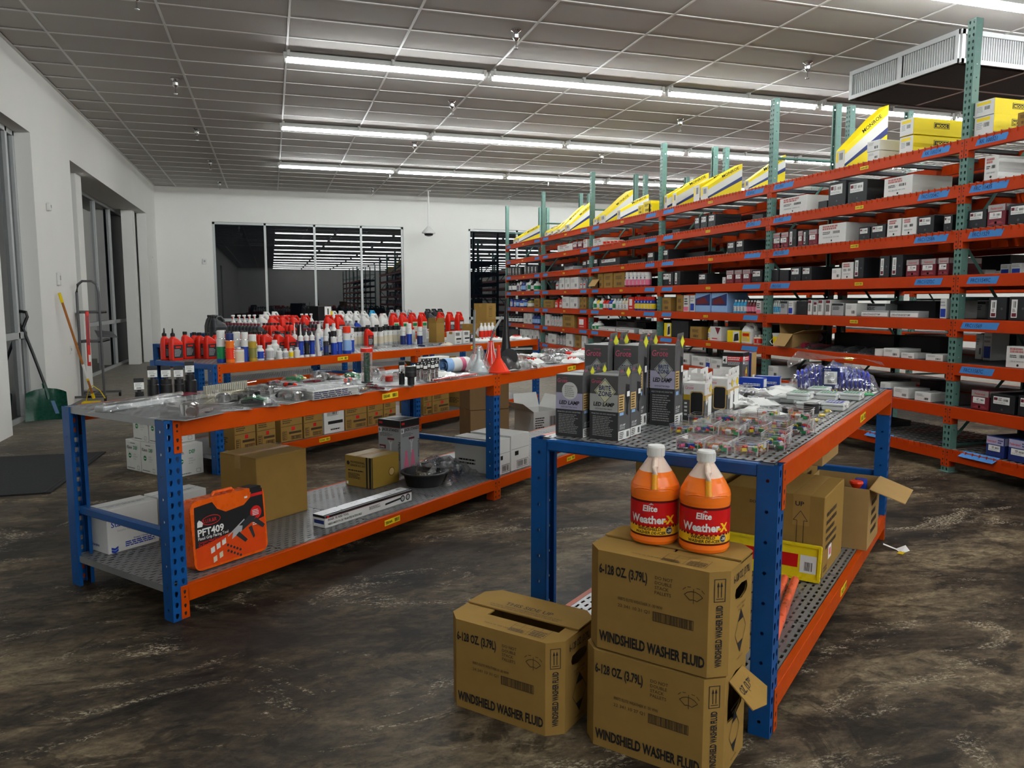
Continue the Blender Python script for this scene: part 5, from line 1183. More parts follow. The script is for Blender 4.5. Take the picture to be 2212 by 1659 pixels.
# table goods: table, kind, label, group, [(s, t, turn, lift)...]
TAB = [
('C','q_redn','red oil bottle with pointed black spout at the left corner of the bottle table',None,[(0.119,0.806,0)]),
('C','q_redn','front red oil bottle with pointed black spout at the left end of the bottle table',None,[(0.129,0.696,0)]),
('C','q_redt','red oil bottle with flat black cap behind the two spouted bottles',None,[(0.284,0.753,0)]),
('C','q_red','left red oil bottle of the trio beside the spouted bottles',None,[(0.397,0.783,0)]),
('C','q_red','middle red oil bottle of the trio beside the spouted bottles',None,[(0.388,0.694,0)]),
('C','q_red','front right red oil bottle of the trio next to the blue spray can',None,[(0.393,0.586,0)]),
('C','q_red','red oil bottle half hidden behind the tall blue and white spray can',None,[(0.538,0.674,0)]),
('C','a_bluegreen','tall white and blue spray can with a green panel',None,[(0.19,0.146,30)]),
('C','a_orange','orange spray can with a navy cap',None,[(0.21,0.055,30)]),
('C','a_white','white spray can standing behind a short white tin',None,[(0.39,0.204,30)]),
('C','tin','short white tin can with pale printed label',None,[(0.293,0.055,30)]),
('C','a_bluew','white to blue spray can behind the gold can',None,[(0.396,0.104,30)]),
('C','a_gold','gold spray can with white cap',None,[(0.439,0.055,30)]),
('C','jar_b','white jar with blue label beside the gold spray can',None,[(0.534,0.082,30)]),
('C','jar_w','white jar with pale label between the blue-labelled jar and small bottles',None,[(0.617,0.055,30)]),
('C','jar_big','largest white jar with domed cap behind the other jars',None,[(0.825,0.24,30)]),
('C','jar_s','small white bottle in front of the largest white jar',None,[(0.724,0.055,30)]),
('C','jar_s2','small white square-shouldered jar next to the yellow-labelled one',None,[(0.791,0.055,30)]),
('C','jar_y','tiny jar with yellow label on the bottle table',None,[(0.868,0.07,30)]),
('C','jar_s','small white bottle in front of the sealant tubes',None,[(0.925,0.055,30)]),
('C','c_navy','leftmost sealant tube with tall white nozzle and navy label',None,[(1.089,0.27,30)]),
('C','c_red','sealant tube with tall nozzle and red and blue label',None,[(0.974,0.055,30)]),
('C','c_black','sealant tube with black and orange label',None,[(1.04,0.055,30)]),
('C','c_blue','short-nozzled sealant tube with blue label',None,[(1.108,0.055,30)]),
('C','squeeze','wide white squeeze tube with blue label standing on its cap',None,[(1.188,0.055,30)]),
('C','b_tallw','tall white bottle behind the wide squeeze tube',None,[(1.633,0.534,30)]),
('C','b_tallw','tall white bottle behind the dark pump spray',None,[(1.782,0.572,30)]),
('C','b_tallw','tall white bottle behind the black trigger sprayer',None,[(1.928,0.628,30)]),
('C','a_dark','small dark grey spray can beside the squeeze tube',None,[(1.295,0.071,30)]),
('C','spr_black','black trigger sprayer among the blue spray cans',None,[(1.407,0.132,20)]),
('C','a_bluelogo','blue and white spray can with round red logo',None,[(1.382,0.055,30)]),
('C','a_blue2','pale blue and white spray can left of the red-capped one',None,[(1.455,0.061,30)]),
('C','a_redcap','fat blue and white spray can with red cap',None,[(1.554,0.055,30)]),
('C','a_blue2','blue and white spray can right of the red-capped one',None,[(1.762,0.208,30)]),
('C','bc','first white bottle with wide black cap from the left','black-capped white bottles',[(2.441,0.84,30)]),
('C','bc','second white bottle with wide black cap from the left','black-capped white bottles',[(2.514,0.84,30)]),
('C','bc','third white bottle with wide black cap from the left','black-capped white bottles',[(2.589,0.84,30)]),
('C','bc','fourth white bottle with wide black cap from the left','black-capped white bottles',[(2.557,0.729,30)]),
('C','bc','fifth white bottle with wide black cap from the left','black-capped white bottles',[(2.624,0.707,30)]),
('C','bc','sixth white bottle with wide black cap from the left','black-capped white bottles',[(2.695,0.68,30)]),
('C','bc','seventh white bottle with wide black cap from the left','black-capped white bottles',[(2.946,0.84,30)]),
('C','bc','eighth white bottle with wide black cap from the left','black-capped white bottles',[(3.027,0.84,30)]),
('C','bc','ninth white bottle with wide black cap from the left','black-capped white bottles',[(3.117,0.84,30)]),
('C','bc','tenth white bottle with wide black cap from the left','black-capped white bottles',[(3.192,0.84,30)]),
('C','a_navyw','white spray can with navy lower label beside black-capped bottles',None,[(3.052,0.649,30)]),
('C','a_bluew','pale blue and white spray can next to a clear bottle',None,[(3.092,0.589,30)]),
('C','b_clear','clear bottle with red top among spray cans',None,[(3.193,0.612,30)]),
('C','a_navyw','navy and white spray can nearest the brown open carton',None,[(3.162,0.483,30)]),
('C','tinrect','rectangular white solvent tin beside the brown open carton',None,[(3.508,0.687,20)]),
('C','q_red','red oil bottle in the first column behind the spray cans','red oil bottles in rear columns',[(0.678,0.47,0),(0.678,0.537,0),(0.678,0.604,0),(0.678,0.671,0),(0.678,0.738,0),(0.678,0.805,0)]),
('C','q_red','red oil bottle in the second column behind the spray cans','red oil bottles in rear columns',[(0.834,0.36,0),(0.834,0.427,0),(0.834,0.494,0),(0.834,0.561,0),(0.834,0.628,0),(0.834,0.695,0),(0.834,0.762,0)]),
('C','q_red','red oil bottle in the third column behind the jars','red oil bottles in rear columns',[(0.945,0.3,0),(0.945,0.8,0)]),
('C','q_red','red oil bottle in the column behind the small jars','red oil bottles in rear columns',[(0.992,0.22,0),(0.992,0.38,0),(0.992,0.54,0),(0.992,0.7,0)]),
('C','q_red','lone red oil bottle behind the black-capped white bottles',None,[(2.424,0.6,0)]),
('C','q_black','black oil bottle with red cap behind the sealant tubes','black oil bottles with red caps',[(1.699,0.66,0),(1.699,0.727,0),(1.699,0.794,0)]),
('C','blis_w','first flat clear tool pack from the left along the bottle table edge','flat packs on the bottle table',[(2.245,0.581,0)]),
('C','blis_g','second flat clear tool pack from the left along the bottle table edge','flat packs on the bottle table',[(2.197,0.361,40)]),
('C','blis_w','third flat clear tool pack from the left along the bottle table edge','flat packs on the bottle table',[(2.388,0.365,80)]),
('C','blis_g','fourth flat clear tool pack from the left along the bottle table edge','flat packs on the bottle table',[(2.586,0.368,120)]),
('C','blis_w','fifth flat clear tool pack from the left along the bottle table edge','flat packs on the bottle table',[(2.666,0.246,0)]),
('C','blis_b','sixth flat clear tool pack from the left along the bottle table edge','flat packs on the bottle table',[(2.804,0.194,40)]),
('C','blis_g','seventh flat clear tool pack from the left along the bottle table edge','flat packs on the bottle table',[(3.014,0.199,80)]),
('C','blis_b','eighth flat clear tool pack from the left along the bottle table edge','flat packs on the bottle table',[(3.144,0.167,120)]),
('C','ocar_s','tall brown open-topped carton on the bottle table',None,[(3.667,0.64,0)]),
('C','wcart','left white carton of a pair on the bottle table',None,[(3.463,0.203,0)]),
('C','wcart','right white carton of a pair on the bottle table',None,[(3.68,0.24,0)]),
('C','bkc','small black and white carton beside the white pair',None,[(3.982,0.36,0)]),
('C','brd','brown carton with a white diamond label',None,[(4.694,0.84,0)]),
('C','b_wj','white bottle with red stripe in a tight row of four','row of four white bottles',[(4.51,0.55,30),(4.595,0.55,30),(4.682,0.55,30),(4.77,0.55,30)]),
('C','brs','lower brown carton of the two stacked by the rack end',None,[(4.86,0.74,0)]),
('C','brs2','upper brown carton with two arrows, stacked by the rack end',None,[(4.86,0.74,0,0.24)]),
('C','fb_w','second white printed bag from the left on the far end of the bottle table','printed bags',[(4.216,0.413,0)]),
('C','fb_wr','third white printed bag from the left on the far end of the bottle table','printed bags',[(4.173,0.272,35)]),
('C','fb_wr','fourth white printed bag from the left on the far end of the bottle table','printed bags',[(4.542,0.346,70)]),
('C','fb_w','fifth white printed bag from the left on the far end of the bottle table','printed bags',[(4.511,0.177,105)]),
('C','fb_wr','sixth white printed bag from the left on the far end of the bottle table','printed bags',[(5.008,0.319,140)]),
('C','fb_w','seventh white printed bag from the left on the far end of the bottle table','printed bags',[(4.849,0.103,175)]),
('C','fb_c','first white printed bag from the left on the far end of the bottle table','printed bags',[(3.262,0.157,210)]),
('D','j_black','front black jug at the left end of the rear table','black jugs',[(0.395,0.16,0)]),
('D','j_black','middle black jug at the left end of the rear table','black jugs',[(0.514,0.38,0)]),
('D','j_black','rearmost black jug at the left end of the rear table','black jugs',[(0.658,0.62,0)]),
('D','q_black','black oil bottle with red cap in the first column of the rear table','black oil bottles with red caps',[(0.937,0.07,0),(0.937,0.138,0),(0.937,0.206,0),(0.937,0.274,0),(0.937,0.342,0),(0.937,0.41,0),(0.937,0.478,0),(0.937,0.546,0),(0.937,0.614,0),(0.937,0.682,0),(0.937,0.75,0)]),
('D','q_silver','silver oil bottle in the column behind red-capped black bottles','silver oil bottles',[(1.069,0.3,0),(1.069,0.368,0),(1.069,0.436,0),(1.069,0.504,0),(1.069,0.572,0),(1.069,0.64,0),(1.069,0.708,0),(1.069,0.776,0)]),
('D','q_silver','silver oil bottle in the second column behind black bottles','silver oil bottles',[(1.251,0.4,0),(1.251,0.468,0),(1.251,0.536,0),(1.251,0.604,0),(1.251,0.672,0),(1.251,0.74,0)]),
('D','q_red','red oil bottle in the front column of the rear table','red oil bottles in rear columns',[(1.13,0.07,0),(1.13,0.138,0),(1.13,0.206,0)]),
('D','q_red','red oil bottle in the second column of the rear table','red oil bottles in rear columns',[(1.247,0.07,0),(1.247,0.138,0),(1.247,0.206,0)]),
('D','q_red','red oil bottle right of the columns on the rear table','red oil bottles in rear columns',[(1.443,0.07,0),(1.443,0.138,0)]),
('D','j_white','white jug with blue spot behind the silver bottles',None,[(1.523,0.74,0)]),
('D','j_red','first red jug from the left in the row behind silver bottles','red oil jugs',[(1.415,0.4,0)]),
('D','j_red','second red jug from the left in the row behind silver bottles','red oil jugs',[(1.593,0.4,0)]),
('D','j_red','third red jug from the left in the row behind silver bottles','red oil jugs',[(1.775,0.4,0)]),
('D','j_red','fourth red jug from the left in the row behind silver bottles','red oil jugs',[(1.963,0.4,0)]),
('D','j_red','left red jug in the rear row behind the other red jugs','red oil jugs',[(1.659,0.62,0)]),
('D','j_red','right red jug in the rear row behind the other red jugs','red oil jugs',[(1.842,0.62,0)]),
('D','q_silver','silver oil bottle between two groups of red jugs','silver oil bottles',[(2.196,0.35,0),(2.196,0.418,0),(2.196,0.486,0),(2.196,0.554,0),(2.196,0.622,0),(2.196,0.69,0)]),
('D','q_black','black oil bottle with red cap in front of the red jugs','black oil bottles with red caps',[(1.662,0.07,0),(1.662,0.138,0),(1.662,0.206,0)]),
('D','q_black','black oil bottle with red cap left of the red jug pair','black oil bottles with red caps',[(1.905,0.07,0),(1.905,0.138,0),(1.905,0.206,0)]),
('D','j_red','left red jug of the pair left of the white jugs','red oil jugs',[(2.212,0.2,0)]),
('D','j_red','right red jug of the pair left of the white jugs','red oil jugs',[(2.396,0.2,0)]),
('D','q_grey','grey oil bottle in front of the white jugs','grey oil bottles',[(2.532,0.1,0),(2.532,0.17,0),(2.532,0.24,0)]),
('D','q_blue','blue oil bottle beside the grey bottles',None,[(2.681,0.12,0)]),
('D','j_whitel','first white jug from the left on the rear table','white jugs',[(2.863,0.5,0)]),
('D','j_whitel','second white jug from the left on the rear table','white jugs',[(3.045,0.5,0)]),
('D','j_whitel','third white jug from the left on the rear table','white jugs',[(3.232,0.5,0)]),
('D','j_whitel','fourth white jug from the left on the rear table','white jugs',[(2.934,0.22,0)]),
('D','j_whitel','fifth white jug from the left on the rear table','white jugs',[(3.12,0.22,0)]),
('D','j_whitel','sixth white jug from the left on the rear table','white jugs',[(3.321,0.22,0)]),
('D','j_whitel','seventh white jug from the left on the rear table','white jugs',[(3.424,0.5,0)]),
('D','j_redw','white and red jug behind the white jugs',None,[(3.633,0.5,0)]),
('D','j_red2','first red jug of four with pale labels on the rear table','red oil jugs',[(3.537,0.2,0)]),
('D','j_red2','second red jug of four with pale labels on the rear table','red oil jugs',[(3.751,0.2,0)]),
('D','j_red2','third red jug of four with pale labels on the rear table','red oil jugs',[(3.971,0.2,0)]),
('D','j_red2','fourth red jug of four with pale labels on the rear table','red oil jugs',[(4.209,0.2,0)]),
('D','j_black','black jug between two groups of red jugs',None,[(4.553,0.3,0)]),
('D','j_red3','left red jug of the three at the right end of the rear table','red oil jugs',[(4.585,0.12,0)]),
('D','j_red3','middle red jug of the three at the right end of the rear table','red oil jugs',[(4.832,0.12,0)]),
('D','j_red3','right red jug of the three at the right end of the rear table','red oil jugs',[(5.088,0.12,0)]),
('E','spr_w','single white trigger bottle at the left end of the farthest table',None,[(0.391,0.3,20)]),
('E','spr_w','first white and red trigger bottle in the left row on the farthest table','trigger bottles',[(0.445,0.22,20)]),
('E','spr_w','second white and red trigger bottle in the left row on the farthest table','trigger bottles',[(0.543,0.22,20)]),
('E','spr_w','third white and red trigger bottle in the left row on the farthest table','trigger bottles',[(0.642,0.22,20)]),
('E','spr_w','fourth white and red trigger bottle in the left row on the farthest table','trigger bottles',[(0.742,0.22,20)]),
('E','j_white','left white jug behind the trigger bottles','white jugs',[(1.211,0.5,0)]),
('E','j_white','right white jug behind the trigger bottles','white jugs',[(1.388,0.5,0)]),
('E','q_silver','silver oil bottle in the left row on the farthest table','silver oil bottles',[(1.25,0.25,90),(1.323,0.25,90),(1.396,0.25,90),(1.471,0.25,90),(1.546,0.25,90),(1.621,0.25,90)]),
('E','spr_w','first white and red trigger bottle right of the silver bottles','trigger bottles',[(1.722,0.2,20)]),
('E','spr_w','second white and red trigger bottle right of the silver bottles','trigger bottles',[(1.827,0.2,20)]),
('E','spr_w','third white and red trigger bottle right of the silver bottles','trigger bottles',[(1.933,0.2,20)]),
('E','mobil','tall black and silver display carton with a white number panel',None,[(2.253,0.3,0)]),
('E','j_white','left white jug right of the black display carton','white jugs',[(2.569,0.3,0)]),
('E','j_white','right white jug right of the black display carton','white jugs',[(2.755,0.3,0)]),
('E','j_whitel','first white jug in the row on the farthest table','white jugs',[(3.019,0.35,0)]),
('E','j_whitel','second white jug in the row on the farthest table','white jugs',[(3.202,0.35,0)]),
('E','j_whitel','third white jug in the row on the farthest table','white jugs',[(3.389,0.35,0)]),
('E','j_blue','bright blue jug on the farthest table',None,[(3.58,0.3,0)]),
('E','q_black','black oil bottle between the blue and silver jugs','black oil bottles with red caps',[(3.856,0.4,90),(3.943,0.4,90),(4.03,0.4,90)]),
('E','j_silver','first silver jug in the row of four below the window corner','silver jugs',[(4.304,0.45,0)]),
('E','j_silver','second silver jug in the row of four below the window corner','silver jugs',[(4.487,0.45,0)]),
('E','j_silver','third silver jug in the row of four below the window corner','silver jugs',[(4.673,0.45,0)]),
('E','j_silver','fourth silver jug in the row of four below the window corner','silver jugs',[(4.863,0.45,0)]),
('E','q_blue','blue oil bottle behind the red jugs','blue oil bottles',[(4.229,0.12,90),(4.321,0.12,90),(4.415,0.12,90),(4.509,0.12,90),(4.604,0.12,90)]),
('E','j_black','first black jug in the row behind the red jugs','black jugs',[(5.395,0.4,0)]),
('E','j_black','second black jug in the row behind the red jugs','black jugs',[(5.6,0.4,0)]),
('E','j_black','third black jug in the row behind the red jugs','black jugs',[(5.809,0.4,0)]),
('L','so1','first black impact socket from the left standing with hang tag','tagged impact sockets',[(0.313,0.709,-25)]),
('L','so2','second black impact socket from the left standing with hang tag','tagged impact sockets',[(0.407,0.737,-25)]),
('L','so2','third black impact socket from the left standing with hang tag','tagged impact sockets',[(0.452,0.687,-25)]),
('L','so3','fourth black impact socket from the left standing with hang tag','tagged impact sockets',[(0.524,0.685,-25)]),
('L','so4','fifth black impact socket from the left standing with hang tag','tagged impact sockets',[(0.6,0.698,-25)]),
('L','torq','long silver boxed torque wrench lying across the table end',None,[(0.243,0.527,10)]),
('L','bl_big','big clear dome blister pack at the near corner of the tool table',None,[(0.144,0.055,15)]),
('L','bl_w','clear blister pack with white and silver gauge',None,[(0.525,0.356,30)]),
('L','comb','beige ribbed plastic case lying behind the blister packs',None,[(0.734,0.569,12)]),
('L','bl_k','clear pack with a square black block',None,[(0.607,0.297,20)]),
('L','bl_k2','clear dome pack over a round black puck',None,[(0.724,0.327,0)]),
('L','glove','clear bag holding dark green gloves',None,[(0.552,0.089,40)]),
('L','bl_flat','flat clear pliers pack along the front edge',None,[(0.334,0.055,70)]),
('L','bl_flat','flat clear pack of a thin red tool beside the gloves',None,[(0.506,0.055,60)]),
('L','drv','red and black screwdriver near the front edge',None,[(0.774,0.146,10)]),
('L','drv2','stubby black screwdriver beside the red and black one',None,[(0.78,0.208,0)]),
('L','book','stack of white shrink-wrapped packs near the front edge',None,[(0.996,0.098,0)]),
('L','drv_r','red-handled tool lying near the table rear',None,[(0.972,0.824,20)]),
('L','drv_r2','dark red screwdriver behind the silver packs',None,[(1.15,0.736,10)]),
('L','bl_flat','first long flat grey blister pack from the left on the tool table','packaged tools',[(0.875,0.55,48)]),
('L','wr2','first short chrome wrench from the left on the tool table','packaged tools',[(1.056,0.698,141)]),
('L','wr','first long chrome wrench from the left on the tool table','packaged tools',[(0.644,0.176,56)]),
('L','bl_w','first white-carded blister pack from the left on the tool table','packaged tools',[(0.898,0.437,0)]),
('L','bl_flat','second long flat grey blister pack from the left on the tool table','packaged tools',[(1.218,0.725,8)]),
('L','bl_g','first black-carded blister pack from the left on the tool table','packaged tools',[(0.978,0.395,47)]),
('L','bl_w','second white-carded blister pack from the left on the tool table','packaged tools',[(0.737,0.055,103)]),
('L','bg_g','first clear bag with yellow card from the left on the tool table','packaged tools',[(1.422,0.814,55)]),
('L','drv','first red and black screwdriver from the left on the tool table','packaged tools',[(1.178,0.512,94)]),
('L','drv_r2','first dark red screwdriver from the left on the tool table','packaged tools',[(1.12,0.385,149)]),
('L','bl_flat2','first flat pack with dark red tool from the left on the tool table','packaged tools',[(1.399,0.645,102)]),
('L','bl_w','third white-carded blister pack from the left on the tool table','packaged tools',[(1.552,0.72,110)]),
('L','wr','second long chrome wrench from the left on the tool table','packaged tools',[(1.313,0.398,16)]),
('L','bl_g','second black-carded blister pack from the left on the tool table','packaged tools',[(1.644,0.688,157)]),
('L','bl_w','fourth white-carded blister pack from the left on the tool table','packaged tools',[(1.207,0.17,63)]),
('L','drv','second red and black screwdriver from the left on the tool table','packaged tools',[(1.095,0.055,134)]),
('L','drv','third red and black screwdriver from the left on the tool table','packaged tools',[(1.523,0.457,24)]),
('L','wr2','second short chrome wrench from the left on the tool table','packaged tools',[(1.362,0.234,71)]),
('L','bg_g','second clear bag with yellow card from the left on the tool table','packaged tools',[(1.764,0.616,165)]),
('L','bl_flat','third long flat grey blister pack from the left on the tool table','packaged tools',[(1.239,0.055,118)]),
('L','wr2','third short chrome wrench from the left on the tool table','packaged tools',[(1.239,0.055,1)]),
('L','bl_flat2','second flat pack with dark red tool from the left on the tool table','packaged tools',[(1.353,0.074,32)]),
('L','drv_r2','second dark red screwdriver from the left on the tool table','packaged tools',[(1.392,0.055,79)]),
('L','bl_w','fifth white-carded blister pack from the left on the tool table','packaged tools',[(1.989,0.619,173)]),
('L','bl_w','sixth white-carded blister pack from the left on the tool table','packaged tools',[(1.901,0.409,40)]),
('L','wr','third long chrome wrench from the left on the tool table','packaged tools',[(1.524,0.055,126)]),
('L','bl_g','third black-carded blister pack from the left on the tool table','packaged tools',[(2.087,0.471,87)]),
('L','bg_g','third clear bag with yellow card from the left on the tool table','packaged tools',[(2.465,0.669,95)]),
('L','bl_flat2','third flat pack with dark red tool from the left on the tool table','packaged tools',[(2.342,0.455,142)]),
('L','drv_r2','third dark red screwdriver from the left on the tool table','packaged tools',[(2.631,0.558,9)]),
('L','tubec','tall clear tube with red cap and dark green core',None,[(1.641,0.378,0)]),
('L','redpk','red and white tool pack behind the two-step black socket',None,[(1.752,0.314,20)]),
('L','bigso','large black two-step impact socket near the front edge',None,[(1.693,0.055,0)]),
('L','so5','black ratchet head standing beside the large socket',None,[(1.681,0.12,0)]),
('L','cs','chrome deep socket with black hang tag in the standing cluster','chrome sockets',[(1.908,0.181,-25),(1.967,0.199,-25),(1.912,0.122,-25),(2.017,0.178,-25),(1.984,0.119,-25),(2.068,0.155,-25),(2.141,0.329,-25),(2.209,0.345,-25),(2.253,0.339,-25),(2.296,0.336,-25)]),
('L','scrap','crumpled cream paper scrap tag beside the sockets',None,[(1.883,0.055,20)]),
('L','wbp','left white carton with red label at the rear of the tool table',None,[(2.819,0.84,0)]),
('L','wbp','right white carton with red label at the rear of the tool table',None,[(2.942,0.84,0)]),
('L','towel','rolled blue towel in printed wrapping',None,[(2.538,0.354,-10)]),
('L','ypk','long yellow-edged pack behind the rolled towel',None,[(3.096,0.783,0)]),
('L','fb_w','white printed bag left of the rolled towel',None,[(2.246,0.23,20)]),
('L','rodpk','long clear pack of red rods by the front edge',None,[(2.228,0.055,5)]),
('L','rodpk','second long clear pack by the front edge left of the funnels',None,[(2.05,0.055,5)]),
('L','fun_r','red cone funnel standing upside down at the front edge',None,[(2.657,0.055,0)]),
('L','fun_c','funnel wrapped in clear bag left of the red funnel',None,[(2.543,0.151,0)]),
('L','fun_s','red ribbed funnel behind the bagged funnel',None,[(3.107,0.44,0)]),
('L','fun_k','dark smoked funnel lying in clear bag right of the red funnel',None,[(2.863,0.066,0)]),
('L','spout_k','tall black tapering spout standing behind the funnels',None,[(3.922,0.84,0)]),
('L','spout_m','straight grey flexible metal spout standing in a base',None,[(3.426,0.84,0)]),
('L','spout_b','bent grey flexible metal spout standing in a base',None,[(3.67,0.84,0)]),
('L','bl_w','first white-carded blister pack from the left beyond the red funnel','packaged parts',[(3.519,0.489,22)]),
('L','bg_w','first clear bag with white parts from the left beyond the red funnel','packaged parts',[(3.25,0.223,0)]),
('L','bg_c','first clear bag of chrome parts from the left beyond the red funnel','packaged parts',[(3.869,0.619,159)]),
('L','bg_w','second clear bag with white parts from the left beyond the red funnel','packaged parts',[(3.087,0.055,96)]),
('L','fb_wr','first white and red printed bag from the left beyond the red funnel','packaged parts',[(3.523,0.306,53)]),
('L','fb_w','first white and silver printed bag from the left beyond the red funnel','packaged parts',[(4.181,0.665,32)]),
('L','bl_w','second white-carded blister pack from the left beyond the red funnel','packaged parts',[(3.746,0.327,106)]),
('L','bl_w','third white-carded blister pack from the left beyond the red funnel','packaged parts',[(4.495,0.751,64)]),
('L','bl_flat','first flat grey blister pack from the left beyond the red funnel','packaged parts',[(3.488,0.105,85)]),
('L','bg_c','second clear bag of chrome parts from the left beyond the red funnel','packaged parts',[(4.137,0.415,75)]),
('L','bg_w','third clear bag with white parts from the left beyond the red funnel','packaged parts',[(3.79,0.168,138)]),
('L','bg_c','third clear bag of chrome parts from the left beyond the red funnel','packaged parts',[(4.756,0.718,117)]),
('L','fb_wr','second white and red printed bag from the left beyond the red funnel','packaged parts',[(3.75,0.055,11)]),
('L','fb_w','second white and silver printed bag from the left beyond the red funnel','packaged parts',[(4.533,0.463,170)]),
('L','bl_flat','second flat grey blister pack from the left beyond the red funnel','packaged parts',[(4.071,0.117,43)]),
('L','fb_wr','third white and red printed bag from the left beyond the red funnel','packaged parts',[(4.884,0.525,149)]),
('L','ringw','black strap wrench ring with red handle',None,[(4.372,0.484,-10)]),
('L','rodk','short black handle lying on pale packs',None,[(3.744,0.515,10)]),
('L','bigw','long pale packaged bar behind the strap wrench',None,[(4.969,0.84,0)]),
('R','kitc_g','clear terminal kit with pale lid at the rear left of the kits',None,[(1.768,0.339,0)]),
('R','kitc_g','green-labelled front pale plastic terminal kit','terminal kits',[(1.85,0.216,0)]),
('R','kitc_g','rightmost green-labelled pale plastic terminal kit','terminal kits',[(1.917,0.113,0)]),
('R','kitc_w','white-labelled front pale plastic terminal kit','terminal kits',[(1.427,0.218,0)]),
('R','kitc_b','blue-labelled pale plastic terminal kit','terminal kits',[(1.46,0.11,0)]),
('R','kitc_g','small rear green-labelled pale plastic terminal kit','terminal kits',[(2.08,0.31,0)]),
('R','kitc_w','rear white-labelled pale plastic terminal kit','terminal kits',[(1.611,0.373,0)]),
('R','kitc_g','upper of two stacked clear terminal kits',None,[(1.467,0.276,0,0.037)]),
('R','tapek','black tape roll with pale core lying flat',None,[(1.245,0.268,0)]),
('R','tapek2','black tape roll standing taller beside the fuse kits',None,[(1.268,0.179,0)]),
('R','tapeg','grey tape roll behind the fuse kits',None,[(1.497,0.417,0)]),
('R','fk0','clear fuse kit box, lower one, front row, first from the left','fuse kits',[(0.132,0.332,-6)]),
('R','fk2','clear fuse kit box, upper one, front row, first from the left','fuse kits',[(-0.068,0.259,-4,0.041)]),
('R','fk1','clear fuse kit box, lower one, front row, second from the left','fuse kits',[(0.144,0.237,1)]),
('R','fk3','clear fuse kit box, upper one, front row, second from the left','fuse kits',[(-0.058,0.172,1,0.041)]),
('R','fk2','clear fuse kit box, lower one, front row, third from the left','fuse kits',[(0.171,0.138,-5)]),
('R','fk4','clear fuse kit box, upper one, front row, third from the left','fuse kits',[(-0.033,0.081,-3,0.041)]),
('R','fk3','clear fuse kit box, lower one, front row, rightmost','fuse kits',[(0.303,0.088,2)]),
('R','fk0','clear fuse kit box, upper one, front row, rightmost','fuse kits',[(0.169,0.055,2,0.041)]),
('R','fk4','clear fuse kit box, lower one, second row, first from the left','fuse kits',[(0.415,0.472,-4)]),
('R','fk0','clear fuse kit box, lower one, second row, second from the left','fuse kits',[(0.507,0.411,3)]),
('R','fk2','clear fuse kit box, upper one, second row, second from the left','fuse kits',[(0.278,0.332,3,0.041)]),
('R','fk1','clear fuse kit box, lower one, second row, third from the left','fuse kits',[(0.49,0.303,-3)]),
('R','fk3','clear fuse kit box, upper one, second row, third from the left','fuse kits',[(0.262,0.232,-1,0.041)]),
('R','fk2','clear fuse kit box, lower one, second row, fourth from the left','fuse kits',[(0.574,0.232,4)]),
('R','fk4','clear fuse kit box, upper one, second row, fourth from the left','fuse kits',[(0.339,0.167,4,0.041)]),
('R','fk3','clear fuse kit box, lower one, second row, rightmost','fuse kits',[(0.545,0.144,-2)]),
('R','fk0','clear fuse kit box, upper one, second row, rightmost','fuse kits',[(0.313,0.086,0,0.041)]),
('R','fk4','clear fuse kit box, lower one, third row, first from the left','fuse kits',[(0.695,0.507,5)]),
('R','fk0','clear fuse kit box, lower one, third row, second from the left','fuse kits',[(0.809,0.425,-1)]),
('R','fk2','clear fuse kit box, upper one, third row, second from the left','fuse kits',[(0.557,0.345,1,0.041)]),
('R','fk1','clear fuse kit box, lower one, third row, third from the left','fuse kits',[(0.795,0.311,6)]),
('R','fk3','clear fuse kit box, upper one, third row, third from the left','fuse kits',[(0.542,0.24,-3,0.041)]),
('R','fk2','clear fuse kit box, lower one, third row, fourth from the left','fuse kits',[(0.746,0.19,0)]),
('R','fk4','clear fuse kit box, upper one, third row, fourth from the left','fuse kits',[(0.498,0.128,2,0.041)]),
('R','fk3','clear fuse kit box, lower one, right end, tall stack','fuse kits',[(0.669,0.088,-6)]),
('R','fk0','clear fuse kit box, upper one, right end, tall stack','fuse kits',[(0.518,0.055,-2,0.041)]),
('R','fk4','clear fuse kit box, lower one, rear row','fuse kits',[(1.042,0.314,1)]),
('R','fk3','clear fuse kit box on top of the tall stack at the right end','fuse kits',[(0.511,0.055,4,0.081)]),
('R','fks','front small flat fuse pack right of the fuse kits','small fuse packs',[(0.98,0.098,0)]),
('R','fks','middle small flat fuse pack right of the fuse kits','small fuse packs',[(1.149,0.102,5)]),
('R','fks','rear small flat fuse pack right of the fuse kits','small fuse packs',[(1.297,0.108,10)]),
('R','bg_w','first loose bagged part behind the fuse kits','loose bags behind the fuse kits',[(1.233,0.511,0)]),
('R','fb_w','second loose bagged part behind the fuse kits','loose bags behind the fuse kits',[(1.46,0.473,40)]),
('R','bg_d','third loose bagged part behind the fuse kits','loose bags behind the fuse kits',[(1.726,0.581,80)]),
('R','fb_w','fourth loose bagged part behind the fuse kits','loose bags behind the fuse kits',[(1.508,0.63,120)]),
('R','fb_w','fifth loose bagged part behind the fuse kits','loose bags behind the fuse kits',[(1.922,0.549,160)]),
('R','bg_w','sixth loose bagged part behind the fuse kits','loose bags behind the fuse kits',[(1.879,0.694,200)]),
('R','fb_w','seventh loose bagged part behind the fuse kits','loose bags behind the fuse kits',[(1.12,0.377,240)]),
('R','fb_w','eighth loose bagged part behind the fuse kits','loose bags behind the fuse kits',[(2.079,0.513,280)]),
('R','bluebag','small blue and yellow packet in front of the hose bag',None,[(2.123,0.245,20)]),
('R','grnbag','small green packet near the table corner',None,[(2.177,0.086,20)]),
]
